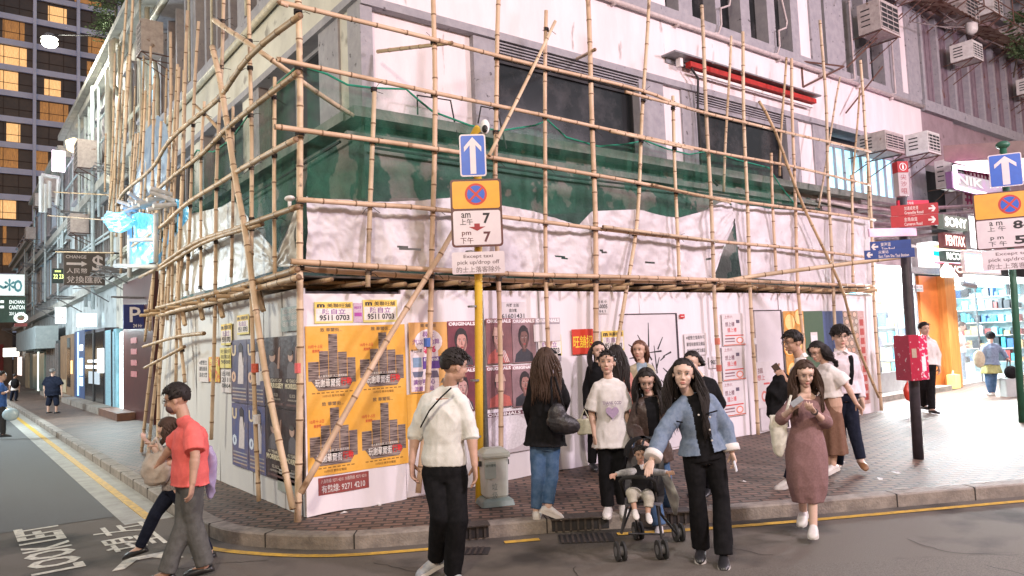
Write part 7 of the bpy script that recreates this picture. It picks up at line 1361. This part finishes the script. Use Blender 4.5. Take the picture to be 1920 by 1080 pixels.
# -- woman in the white T-shirt
P = Person('person in a white T-shirt with a purple heart print', 7.86, (1150, 962), 1.60, -12, -3, (1138, 680), skin='a', fem=1, J=dict(nk=(1141, 709), sa=(1117, 722), sb=(1166, 719), ea=(1109, 773, .02), wa=(1115, 817, -.05), eb=(1174, 772, .02), wb=(1176, 815, 0), pa=(1134, 828), pb=(1161, 827), ka=(1135, 888), aa=(1140, 948, 0), kb=(1160, 887), ab=(1168, 943, .05), ta=(1136, 968, -.2), tb=(1172, 968, -.1)), hands={'a': dict(to=(1116, 838), n=(.8, -.3, 0), curl=.3)})
o = P.top('t_shirt', C_white, .46, .022, -.10, fold=.012, slack=.016, sr=.012, seed=6); P.trousers(C_black, .012, flare=.012, fold=.006); P.shoes(S_white, S_sole); P.hair('short', 'k', seed=3, n=70, puff=.0, bang=.02)
Fp = Frame(P.hc+(P.sc-P.hc)*.62+P.front*.155, unit(HR*.98+HF*-.1)); q = MB(); pts = [(.062*math.sin(t)**3*1.0, .004*(13*math.cos(t)-5*math.cos(2*t)-2*math.cos(3*t)-math.cos(4*t))) for t in np.linspace(0, 2*math.pi, 28)[:-1]]; q.plate(Fp, [(x, y-.03) for x, y in reversed(pts)], -.03, .006); q.build('heart_print', mat('heart_purple', (.50, .36, .50), (.30, .22, .36), 60, .8, stretch=(1, 1, 4)), o)
q = MB(); letter(q, Fp, 'THANK GOD', -.09, .045, .18, .032, .010, .02); q.build('lettering', ink((.18, .12, .2)), o)
# -- mother with the pushchair (leather jacket)
P = Person('person in a dark leather jacket looking down, pushing the pushchair', 7.25, (1246, 985), 1.60, -8, 28, (1212, 713), skin='d', fem=1, gz=.0, J=dict(nk=(1218, 742, .02), sa=(1195, 756), sb=(1244, 752), ea=(1186, 804, .02), wa=(1205, 828, -.22), eb=(1252, 800, .02), wb=(1232, 824, -.22), pa=(1209, 862, .1), pb=(1240, 860, .1), ka=(1222, 922, .0), aa=(1236, 985, -.1), kb=(1248, 915, .1), ab=(1258, 952, .3), ta=(1234, 1008, -.4), tb=(1262, 980, .2)), hands={'a': dict(to=(1216, 838, -.28), n=(0, -.2, -1), curl=1.0), 'b': dict(to=(1222, 836, -.28), n=(0, -.2, -1), curl=1.0)})
P.top('inner_top', C_black, .9, .010, .1, seed=1); P.top('leather_jacket', C_leather, 1.0, .030, .0, fold=.010, slack=.018, open_=(.035, .06), sr=.01, seed=8); P.trousers(C_jean, .016, flare=.01, fold=.008); P.shoes(S_white, S_sole); P.hair('long', 'k', .34, 12, 150)
# -- pushchair with child
t = empty('pushchair', onZ(1215, 1035, 0), 'black folding pushchair with small double wheels and a grey seat at the kerb', 'pushchair'); Dp = 6.35; m_fr = mat('pushchair_frame', (.025, .025, .028), rough=.4)
pj = lambda a, b, d=0: atD(a, b, Dp+d)
for a, b, r in (((1184, 905, -.05), (1165, 1000, -.12), .012), ((1226, 905, -.05), (1241, 1010, -.12), .012), ((1188, 940, .1), (1165, 1000, -.12), .010), ((1205, 830, .5), (1196, 900, .1), .012), ((1238, 830, .5), (1228, 900, .1), .012), ((1236, 960, .05), (1272, 1005, .35), .012), ((1228, 900, .1), (1238, 965, .05), .012), ((1190, 960, .15), (1197, 1000, .5), .011), ((1178, 1000, -.1), (1246, 1002, -.1), .009), ((1196, 945, .0), (1236, 945, .0), .011)): mb = MB(); mb.path([pj(*a), pj(*b)], r, 8); mb.build('frame_tube', m_fr, t)
mb = MB(); mb.path([pj(1205, 832, .5), pj(1208, 822, .52), pj(1233, 820, .52), pj(1238, 830, .5)], .014, 8); mb.build('push_handle', mat('foam_black', (.02, .02, .02), rough=.9), t)
mb = MB(); mb.path([pj(1172, 930, .0), pj(1163, 903, -.25), pj(1170, 896, -.33), pj(1195, 894, -.36), pj(1218, 896, -.33), pj(1227, 902, -.25), pj(1232, 925, 0)], .016, 8); mb.build('bumper_bar', mat('foam_black'), t, smooth=True)
for a, b, d in ((1163, 1029, -.12), (1241, 1037, -.12), (1273, 1014, .38), (1197, 1012, .5)):
    c = pj(a, b, d); g_ = c.copy(); R0 = .078; c = A(c[0], c[1], R0); ax_ = unit(HR+HF*.15)
    for q in (-1, 1): w_ = MB(); w_.path([c+ax_*(q*.028-.011), c+ax_*(q*.028-.009), c+ax_*(q*.028+.009), c+ax_*(q*.028+.011)], [R0*.82, R0, R0, R0*.82], 20); wo_ = w_.build('wheel', mat('tyre_dark', (.03, .03, .03), rough=.8), t, smooth=False)
    w_ = MB(); w_.path([c-ax_*.041, c+ax_*.041], R0*.5, 14); w_.build('hub', mat('hub_grey', (.14, .14, .15), rough=.4), wo_)
mb = MB(); R = []
for x, y, d, w in ((1203, 948, -.22, .14), (1206, 940, .0, .16), (1207, 925, .14, .17), (1208, 880, .26, .17), (1209, 838, .36, .14)): c = pj(x, y, d); R.append([c-HR*w-HF*.05, c-HR*w*.5+HF*.03, c+HR*w*.5+HF*.03, c+HR*w-HF*.05])
mb.grid(np.array(R)); mb.grid(np.array(R)[::-1]+HF*.02); mb.build('seat', cloth('pushchair_grey', (.10, .10, .11), (.16, .15, .16)), t, smooth=True)
mb = MB(); n = 14
for k, (x, y, d) in enumerate(((1206, 850, .30),)):
    G = np.array([[pj(x, y, d)+HR*.17*math.cos(a)*math.cos(e)+A(0, 0, 1)*(.15*math.sin(a))-HF*(.24*math.sin(e)) for a in np.linspace(-.1, math.pi+.1, n)] for e in np.linspace(-.2, .55, 7)]); mb.grid(G); mb.grid(G[::-1]-HF*.004)
mb.build('hood', cloth('hood_black', (.02, .02, .022)), t, smooth=True)
mb = MB(); mb.path([pj(1248, 890, .1), pj(1262, 930, .15), pj(1266, 965, .2)], [.05, .07, .02], 8, flat=.3); mb.build('hanging_cloth', cloth('white_cloth', (.62, .60, .56)), t, smooth=True)
K = Person('person, a small child in the pushchair with arms spread wide and white socks', 6.25, (1200, 1000), .95, -5, 8, (1200, 851, 0), skin='c', fem=1, gz=.15, J=dict(nk=(1202, 872, .03), sa=(1190, 880, .04), sb=(1216, 880, .04), ea=(1170, 886, -.05), wa=(1153, 890, -.14), eb=(1236, 886, -.05), wb=(1252, 886, -.14), pa=(1193, 926, .05), pb=(1213, 926, .05), ka=(1184, 925, -.16), aa=(1190, 955, -.20), kb=(1216, 935, -.16), ab=(1215, 962, -.2), ta=(1194, 972, -.3), tb=(1219, 980, -.3)), hands={'a': dict(to=(1139, 896, -.2), n=(0, 1, .2), curl=.3), 'b': dict(to=(1266, 887, -.2), n=(0, 1, .2), curl=.3)})
K.top('cardigan', cloth('child_sleeve', (.50, .50, .48), (.30, .30, .32), 30), .95, .010, 0, fold=.006, vox=.007); K.top('vest', C_black, .05, .018, -.05, fold=.005, vox=.007); K.trousers(cloth('child_trousers', (.48, .45, .38)), .016, fold=.006, length=.8, vox=.007); K.shoes(S_white); K.hair('short', 'k', seed=6, n=60)
# -- denim jacket woman
P = Person('person in a cropped denim jacket and black trousers leaning to the pushchair', 6.12, (1335, 1052), 1.66, -14, 2, (1281, 701, -.05), roll=6, skin='b', fem=1, gz=0, body_yaw=-8, J=dict(nk=(1291, 741, 0), sa=(1268, 760, -.02), sb=(1333, 745, 0), ea=(1243, 812, -.12), wa=(1222, 862, -.26), eb=(1360, 800, .02), wb=(1372, 848, -.04), pa=(1298, 858), pb=(1341, 855), ka=(1308, 935, 0), aa=(1314, 1026, .10), kb=(1352, 935), ab=(1357, 1040, -.08), ta=(1311, 1050, -.15), tb=(1356, 1066, -.35)), hands={'a': dict(to=(1212, 897, -.36), n=(.5, -.7, -.3), curl=.22), 'b': dict(to=(1380, 876, -.08), n=(-.9, .2, 0), curl=.7)})
P.top('inner_top', C_black, .9, .012, -.05, seed=1, fold=.005); o = P.top('denim_jacket', C_denim, .97, .030, .10, fold=.010, slack=.016, open_=(.055, .05), sr=.012, seed=4, cuff=C_white)
for k, (a, b) in enumerate(((1331, 782), (1331, 806), (1335, 826), (1310, 778))): mb = MB(); mb.ell(atD(a, b, 5.97), (.009, .006, .009), (HR, HF, A(0, 0, 1)), 8); mb.build('button', ink((.45, .42, .38), .3), o)
mb = MB(); mb.path([atD(1324, 776, 5.965), atD(1345, 770, 5.975)], .006, 4); mb.path([atD(1268, 790, 5.96), atD(1280, 792, 5.96)], .006, 4); mb.build('pocket_trim', C_black, o)
P.trousers(C_black, .014, flare=.018, fold=.008, seed=2); P.shoes(S_black, S_sole); P.hair('long', 'k', .50, 21, 200, wave=.016)
phone(1379, 874, 6.0, (.2, 0, -1, .9, .4, 0), ink((.6, .62, .66)), 'pale phone or card held low in the hand of the person in the denim jacket', .05, .08)
# -- brown dress woman
P = Person('person in a mauve brown knit dress and white sneakers looking down at a phone', 6.68, (1520, 1005), 1.58, -6, 20, (1509, 700, -.03), skin='b', fem=1, gz=0, J=dict(nk=(1511, 733), sa=(1486, 749), sb=(1535, 748), ea=(1462, 786, -.06), wa=(1484, 768, -.26), eb=(1548, 792, -.06), wb=(1527, 772, -.24), pa=(1495, 840), pb=(1525, 840), ka=(1502, 905, .02), aa=(1506, 958, .22), kb=(1523, 910, -.05), ab=(1525, 985, -.08), ta=(1502, 982, .1), tb=(1521, 1010, -.4)), hands={'a': dict(to=(1500, 756, -.34), n=(.2, .0, 1), curl=.55), 'b': dict(to=(1508, 756, -.33), n=(-.3, .1, 1), curl=.6)})
mb, _ = P.skirt('', None, .5, 0, .02, .135, .11, px=(1516, 940), wamp=.006, mid=.055); mt = MB(); T = [x for x in P.tors if x[5] > .3]; mt.rings([P.ring(x, .022) for x in T if x[5] < 1.08]); mt.v += mb.v; mt.f += [tuple(i+mt.n for i in f) for f in mb.f]; mt.n += mb.n
for k in 'ab': sh, el, wr = P.J['s'+k], P.J['e'+k], P.J['w'+k]; mt.cap(sh, .062, el, .060); q = el+(wr-el)*.25; mt.cap(el, .060, q, .056)
finish(remesh(mt, .009, 3), 'dress', C_dress, P.o, fold=.012, ffreq=7, z=.35, seed=3); P.shoes(S_white, S_sole); P.hair('long', 'b', .40, 31, 190, bang=-.05)
mb = MB(); mb.path([P.J['wb']-unit(P.J['wb']-P.J['eb'])*.012, P.J['wb']+unit(P.J['wb']-P.J['eb'])*.006], .030, 14); mb.build('watch', mat('watch_dark', (.05, .04, .04), rough=.3), P.o)
phone(1494, 753, 6.32, (.75, .1, .5, 0, .75, .65), ink((.25, .26, .28), .3), 'silver phone held in both hands of the person in the brown dress', .05, .11)
mb = MB(); c = atD(1460, 808, 6.62); mb.box(c+A(0, 0, .08), (.15, .05, .12), (HR, HF, A(0, 0, 1))); mb.ell(c-A(0, 0, .02), (.085, .045, .16), (HR, HF, A(0, 0, 1))); mb.ell(c-A(0, 0, .12)-HR*.01, (.055, .04, .11), (HR, HF, A(0, 0, 1))); o = finish(remesh(mb, .009, 2), 'tote_bag', cloth('cream_canvas', (.66, .64, .55)), None, c-A(0, 0, .2), fold=.018, ffreq=10); tag(o, 'cream canvas tote bag on the shoulder of the person in the brown dress', 'bag'); mb = MB(); mb.path([atD(1483, 742, 6.6), atD(1478, 760, 6.53), atD(1470, 785, 6.55)], .012, 6); mb.build('strap', cloth('cream_canvas'), o)
# -- profile man with phone
P = Person('person in white shirt and glasses in profile holding up a phone', 8.75, (1490, 915), 1.72, -78, 8, (1487, 642), skin='c', fem=0, J=dict(nk=(1500, 670), sa=(1500, 684, .17), sb=(1508, 684, -.14), ea=(1482, 725, .2), wa=(1468, 706, .18), eb=(1500, 730, -.2), wb=(1473, 712, -.16), pa=(1508, 770, .08), pb=(1512, 770, -.08), ka=(1500, 838, -.05), aa=(1480, 898, 0), kb=(1520, 838, .05), ab=(1536, 896, .05), ta=(1458, 916, 0), tb=(1515, 914, .05)), hands={'b': dict(to=(1463, 700, -.16), n=(0, -1, .2), curl=.9), 'a': dict(curl=.6)})
o = P.top('shirt', C_white, .8, .026, .1, fold=.012, slack=.012, seed=9); P.collar(C_white, o); P.trousers(C_navy, .02); P.shoes(S_white, S_sole); P.hair('short', 'k', puff=.006, seed=12, n=180); P.glasses(); phone(1458, 694, 7.98, (-.5, 0, .8, 0, 1, 0), PHONE, 'dark phone held up by the person in profile')
mb = MB(); c = atD(1458, 735, 7.995); mb.ell(c, (.11, .1, .22), (unit(HR-A(0, 0, .4)), HF, unit(A(0, 0, 1)+HR*.4))); mb.ell(c-A(0, 0, .2)-HR*.03, (.1, .09, .12), (HR, HF, A(0, 0, 1))); o = finish(remesh(mb, .012, 2), 'folded_jacket', C_black, None, c-A(0, 0, .3), fold=.03, ffreq=8); tag(o, 'black jacket draped over the arm of the person in profile', 'jacket')
# -- woman in white blouse and brown skirt
P = Person('person in a white blouse and long brown skirt with a curly ponytail', 9.2, (1556, 893), 1.60, -62, 22, (1533, 659), skin='a', fem=1, J=dict(nk=(1547, 682, .02), sa=(1538, 692, .12), sb=(1562, 692, -.10), ea=(1530, 728, .12), wa=(1538, 760, .05), eb=(1589, 725, -.14), wb=(1606, 757, -.18), pa=(1555, 760, .08), pb=(1566, 760, -.06), ka=(1556, 815), aa=(1556, 872, .0), kb=(1566, 815), ab=(1562, 872, -.05), ta=(1530, 892, -.02), tb=(1540, 894, -.1)), hands={'b': dict(to=(1620, 775, -.2), n=(-.5, .2, -.5), curl=.4), 'a': None})
P.top('blouse', C_white, .40, .028, .25, fold=.012, slack=.01, sr=.02, seed=5); P.add_skirt('skirt', C_brown, .34, 0, .006, .16, .14, px=(1564, 851), fold=.010, wamp=.012); P.shoes(S_white, S_sole); P.hair('long', 'k', .24, 41, 130, tail=(1560, 675, .02), wave=.028); P.glasses()
# -- tall man with backpack strap
P = Person('tall person with black fringe, glasses, white shirt and backpack strap', 9.75, (1610, 880), 1.80, -6, 4, (1575, 632), skin='b', fem=0, J=dict(nk=(1577, 658), sa=(1555, 668), sb=(1601, 668), ea=(1549, 712, .05), wa=(1556, 745, .0), eb=(1611, 710, .03), wb=(1616, 748, -.06), pa=(1572, 744), pb=(1592, 744), ka=(1574, 812, .1), aa=(1572, 868, .3), kb=(1600, 800, -.05), ab=(1614, 860, -.1), ta=(1568, 884, .1), tb=(1626, 884, -.35)), hands={'b': dict(to=(1618, 768), n=(-.9, .2, 0), curl=.4), 'a': None})
o = P.top('shirt', cloth('shirt_pinkish', (.70, .62, .66), (.62, .55, .59)), .97, .024, .10, fold=.012, slack=.012, seed=11); P.collar(C_white, o); P.trousers(C_navy, .014, fold=.006); P.shoes(S_tan, low=True); P.hair('short', 'k', puff=.014, seed=15, n=260, bang=-.22); P.glasses(); strap(P, [(1592, 662, .02), (1596, 672, -.13), (1597, 700, -.15), (1592, 735, -.10)], .026, C_black, 'backpack_strap')
mb = MB(); c = atD(1580, 700, 9.278); mb.ell(c, (.17, .09, .22), (HR, HF, A(0, 0, 1))); thing('backpack', mb, C_black, 'black backpack on the tall person in glasses', 'backpack')
# -- people behind, nearer the hoarding
P = Person('person with dark hair and a black jacket beside the hoarding, holding a cream bag', 10.4, (1112, 880), 1.66, 8, 0, (1122, 658), skin='b', fem=1, vox=.007, J=dict(nk=(1122, 679), sa=(1105, 690), sb=(1140, 690), ea=(1100, 730), wa=(1100, 768, -.05), eb=(1146, 730), wb=(1142, 768), pa=(1112, 770), pb=(1134, 770), ka=(1112, 822), aa=(1110, 868), kb=(1134, 822), ab=(1132, 868)), hands={'a': dict(curl=.8), 'b': None})
P.top('jacket', C_black, 1, .03, -.12, fold=.008, slack=.02); P.trousers(C_black, .014); P.shoes(S_black); P.hair('long', 'k', .30, 51, 110)
mb = MB(); c = atD(1097, 800, 9.576); mb.box(c, (.20, .08, .20), (HR, HF, A(0, 0, 1))); o = finish(remesh(mb, .012, 2), 'handbag', cloth('cream_bag', (.60, .58, .42)), None, c-A(0, 0, .1), fold=.012); tag(o, 'small cream handbag held by the black jacket person near the hoarding', 'bag'); mb = MB(); mb.path([c+A(0, 0, .09)-HR*.06, c+A(0, 0, .22), c+A(0, 0, .09)+HR*.06], .01, 6); mb.build('strap', cloth('cream_bag'), o)
P = Person('person with long straight hair and salmon pink top, facing the hoarding', 9.4, (1160, 905), 1.62, 165, 0, (1155, 666), skin='b', fem=1, vox=.008, J=dict(nk=(1158, 690), sa=(1140, 701), sb=(1178, 701), ea=(1137, 745), wa=(1142, 785), eb=(1188, 740), wb=(1186, 780), pa=(1148, 790), pb=(1170, 790), ka=(1148, 845), aa=(1148, 895), kb=(1170, 845), ab=(1170, 895)), hands={'a': None, 'b': None})
P.top('knit_top', cloth('salmon', (.55, .24, .20)), 1, .026, 0, fold=.006); P.trousers(C_black, .016); P.shoes(S_black); P.hair('long', 'k', .44, 61, 160, wave=.006)
P = Person('person with tied auburn hair and beige jacket before the sprayed door', 9.9, (1202, 892), 1.64, -28, 0, (1199, 657), skin='a', fem=1, vox=.007, J=dict(nk=(1202, 680), sa=(1184, 690), sb=(1220, 689), ea=(1180, 730), wa=(1184, 768), eb=(1226, 728), wb=(1222, 766), pa=(1192, 775), pb=(1214, 775), ka=(1192, 828), aa=(1192, 880), kb=(1214, 828), ab=(1214, 880)), hands={'a': None, 'b': None})
P.top('dress', cloth('light_blue', (.30, .38, .46)), .1, .014, -.2); P.top('beige_jacket', cloth('beige_jacket', (.48, .42, .30)), 1, .03, -.05, open_=(.07, .06), slack=.01); P.trousers(C_jean); P.shoes(S_white); P.hair('long', 'r', .22, 71, 80, tail=(1210, 690, .15))
P = Person('person with tied black hair and a black jacket, mostly hidden behind the denim jacket', 8.7, (1325, 925), 1.66, -35, 5, (1298, 680), skin='b', fem=1, vox=.007, J=dict(nk=(1312, 706), sa=(1290, 716, .05), sb=(1336, 716), ea=(1288, 760), wa=(1295, 800), eb=(1352, 756), wb=(1330, 790, -.1), pa=(1305, 810), pb=(1330, 810), ka=(1305, 865), aa=(1305, 915), kb=(1330, 865), ab=(1330, 915)), hands={'a': None, 'b': None})
P.top('jacket', C_black, 1, .03, -.1, fold=.008, slack=.02); P.trousers(C_black); P.shoes(S_black); P.hair('long', 'k', .1, 81, 70, tail=(1315, 680, .12))
# -- far people, right
P = Person('person in a white shirt and black trousers walking out in front of the orange surround', 15.2, (1740, 775), 1.76, 5, 3, (1733, 617), skin='a', fem=0, vox=.009, J=dict(nk=(1735, 632), sa=(1722, 641), sb=(1751, 640), ea=(1716, 666), wa=(1712, 690, -.1), eb=(1759, 664), wb=(1761, 689, -.05), pa=(1730, 688), pb=(1745, 688), ka=(1732, 728, .05), aa=(1732, 760, .25), kb=(1745, 730, -.05), ab=(1747, 767, -.1)), hands={'b': dict(curl=.6)})
o = P.top('shirt', C_white, .97, .02, .1, fold=.012, slack=.01); P.collar(C_white, o); P.trousers(C_black, .02); P.shoes(S_black, low=True); P.hair('short', 'k', seed=19, puff=.004, n=80)
mb = MB(); c = atD(1703, 735, 14.038); mb.ell(c, (.09, .07, .17), (HR, HF, A(0, 0, 1))); mb.path([c+A(0, 0, .12), c+A(0, 0, .35)], .02, 6); o = finish(remesh(mb, .014, 2), 'shopping_bag', mat('orange_red_plastic', (.65, .06, .03), (.55, .04, .02), 6, .35), None, c-A(0, 0, .17), fold=.02); tag(o, 'orange red plastic shopping bag seen just left of the black post', 'bag')
P = Person('person in white reading at the shelves inside the bright camera shop', 21.5, (1805, 716), 1.74, 70, 15, (1803, 612), skin='a', fem=0, gz=.151, vox=.012, J=dict(nk=(1799, 623), sa=(1797, 629, .1), sb=(1800, 629, -.1), ea=(1795, 648, .15), wa=(1808, 650, .1), eb=(1797, 648, -.15), wb=(1812, 645, -.1), pa=(1800, 661, .06), pb=(1803, 661, -.06), ka=(1803, 688, .1), aa=(1800, 710, .1), kb=(1804, 688, -.1), ab=(1808, 711, -.1)))
P.top('shirt', C_white, .4, .03, 0); P.trousers(cloth('pale_jeans', (.30, .36, .44))); P.shoes(S_white); P.hair('short', 'b', seed=5, n=40)
P = Person('person in a black cap, denim jacket and olive skirt pulling a suitcase', 18.2, (1860, 742), 1.60, 170, 0, (1857, 632), skin='a', fem=1, vox=.011, J=dict(nk=(1857, 643), sa=(1845, 649), sb=(1869, 648), ea=(1840, 664), wa=(1842, 678), eb=(1878, 658), wb=(1890, 673, -.1), pa=(1852, 690), pb=(1864, 690), ka=(1853, 716), aa=(1857, 736), kb=(1863, 716), ab=(1862, 736)))
P.top('denim_jacket', C_denim, .95, .035, .15, fold=.015, slack=.02); P.add_skirt('skirt', cloth('olive_skirt', (.36, .36, .16)), .3, 0, .02, .22, .18, px=(1859, 700)); P.trousers(C_jean, .008); P.shoes(S_white); P.hair('short', 'k', seed=22, n=30); mb = MB(); mb.ell(P.c+A(0, 0, .04), (.10, .115, .10), P.ax); mb.ell(P.c+P.hf*.12+A(0, 0, .03), (.07, .07, .012), P.ax); mb.build('cap', C_black, P.o, smooth=True)
mb = MB(); c = atD(1836, 673, 16.828); mb.ell(c, (.13, .07, .2), (HR, HF, A(0, 0, 1))); thing('shoulder_bag', mb, cloth('cream_bag2', (.5, .46, .34)), 'cream bag hanging from the left shoulder of the person with the suitcase', 'bag')
t = empty('suitcase', atD(1895, 744, 16.735)*A(1, 1, 0)+A(0, 0, .13), 'silver grey wheeled suitcase being pulled at the right edge', 'suitcase'); c = atD(1894, 727, 16.735); Fx = Frame(c, HR); mb = MB(); R = [ringr(Fx, .30, .22, -.22), ringr(Fx, .34, .25, -.20), ringr(Fx, .34, .25, .20), ringr(Fx, .30, .22, .22)]; mb.rings(R); mb.build('shell', mat('suitcase_silver', (.42, .46, .46), (.36, .4, .4), 5, .35), t, smooth=False)
for a in (-.12, .12): mb = MB(); mb.path([c+HR*a-A(0, 0, .25)-HF*.02, c+HR*a-A(0, 0, .25)+HF*.02], .03, 8); mb.build('wheel', BLACK, t)
mb = MB(); mb.path([c-HR*.08+A(0, 0, .22), atD(1889, 674, 16.828)], .012, 6); mb.path([c+HR*.05+A(0, 0, .22), atD(1893, 676, 16.828)], .012, 6); mb.build('pull_handle', BLACK, t)
mb = MB(); c = atD(1896, 698, 16.642); mb.ell(c, (.15, .1, .15), (HR, HF, A(0, 0, 1))); thing('duffel_bag', mb, C_black, 'black round bag resting on top of the suitcase', 'bag')
mb = MB(); c = atD(1788, 712, 19.059); c[2] = .15; mb.bx(c[0]-.15, c[0]+.15, c[1]-.1, c[1]+.1, .15, .5); o = thing('carrier_bag', mb, ink((.75, .62, .2)), 'pale yellow paper carrier bag standing on the camera shop floor', 'bag', smooth=False); mb = MB(); mb.path([c+A(-.05, 0, .34), c+A(0, 0, .45), c+A(.05, 0, .34)], .008, 5); mb.build('handle', WHITE, o)
# -- far people, left
P = Person('person in a navy T-shirt and shorts walking away along the side pavement', 24.6, (98, 776), 1.54, 175, 0, (99, 697), skin='a', fem=0, vox=.013, J=dict(nk=(99, 705), sa=(87, 710), sb=(111, 710), ea=(83, 724), wa=(84, 738), eb=(115, 723), wb=(116, 737), pa=(94, 740), pb=(105, 740), ka=(91, 757), aa=(90, 771), kb=(106, 757), ab=(105, 771)))
P.top('t_shirt', C_navy, .45, .05, -.05, slack=.03, belly=.04); P.trousers(C_navy, .03, length=.62); P.shoes(S_black, low=True); P.hair('short', 'g', seed=3, n=20)
P = Person('person with a dark backpack and pale shirt walking away far down the side street', 34, (24, 752), 1.34, 175, 0, (28, 705), skin='c', fem=0, vox=.015, J=dict(nk=(28, 711), sa=(21, 715), sb=(34, 715), ea=(18, 723), wa=(18, 731), eb=(36, 723), wb=(36, 731), pa=(24, 732), pb=(31, 732), ka=(22, 741), aa=(20, 750), kb=(31, 741), ab=(29, 750)))
P.top('shirt', C_white, .4, .03, -.02); P.trousers(C_navy, .02); P.shoes(S_black); P.hair('short', 'k', seed=3, n=20); mb = MB(); c = atD(28, 719, 31.424); mb.ell(c, (.17, .12, .22), (HR, HF, A(0, 0, 1))); thing('backpack', mb, C_black, 'dark backpack on the distant walker at the end of the side street', 'backpack')
P = Person('person in a blue top cut by the left edge, carrying a clear bag', 17.6, (5, 820), 1.58, 100, 5, (4, 705), skin='d', fem=1, gz=0, vox=.012, J=dict(nk=(2, 717), sa=(0, 723, .1), sb=(3, 723, -.1), ea=(-4, 740, .1), wa=(2, 755, .1), eb=(5, 738, -.14), wb=(12, 735, -.2), pa=(0, 762, .07), pb=(3, 762, -.07), ka=(2, 790, .05), aa=(-6, 814, .05), kb=(5, 790, -.05), ab=(6, 814, -.05)))
P.top('shirt', cloth('royal_blue', (.06, .14, .40)), .42, .03, -.05); P.trousers(cloth('dark_trousers', (.05, .05, .055))); P.shoes(S_black); P.hair('short', 'k', seed=8, n=20); mb = MB(); c = atD(20, 777, 17.4); mb.ell(c, (.2, .08, .15), (HR, HF, A(0, 0, 1))); thing('clear_bag', mb, mat('clear_blue_plastic', (.35, .5, .58), (.5, .6, .65), 6, .2), 'crumpled clear bluish bag at the left edge of the photo', 'bag')
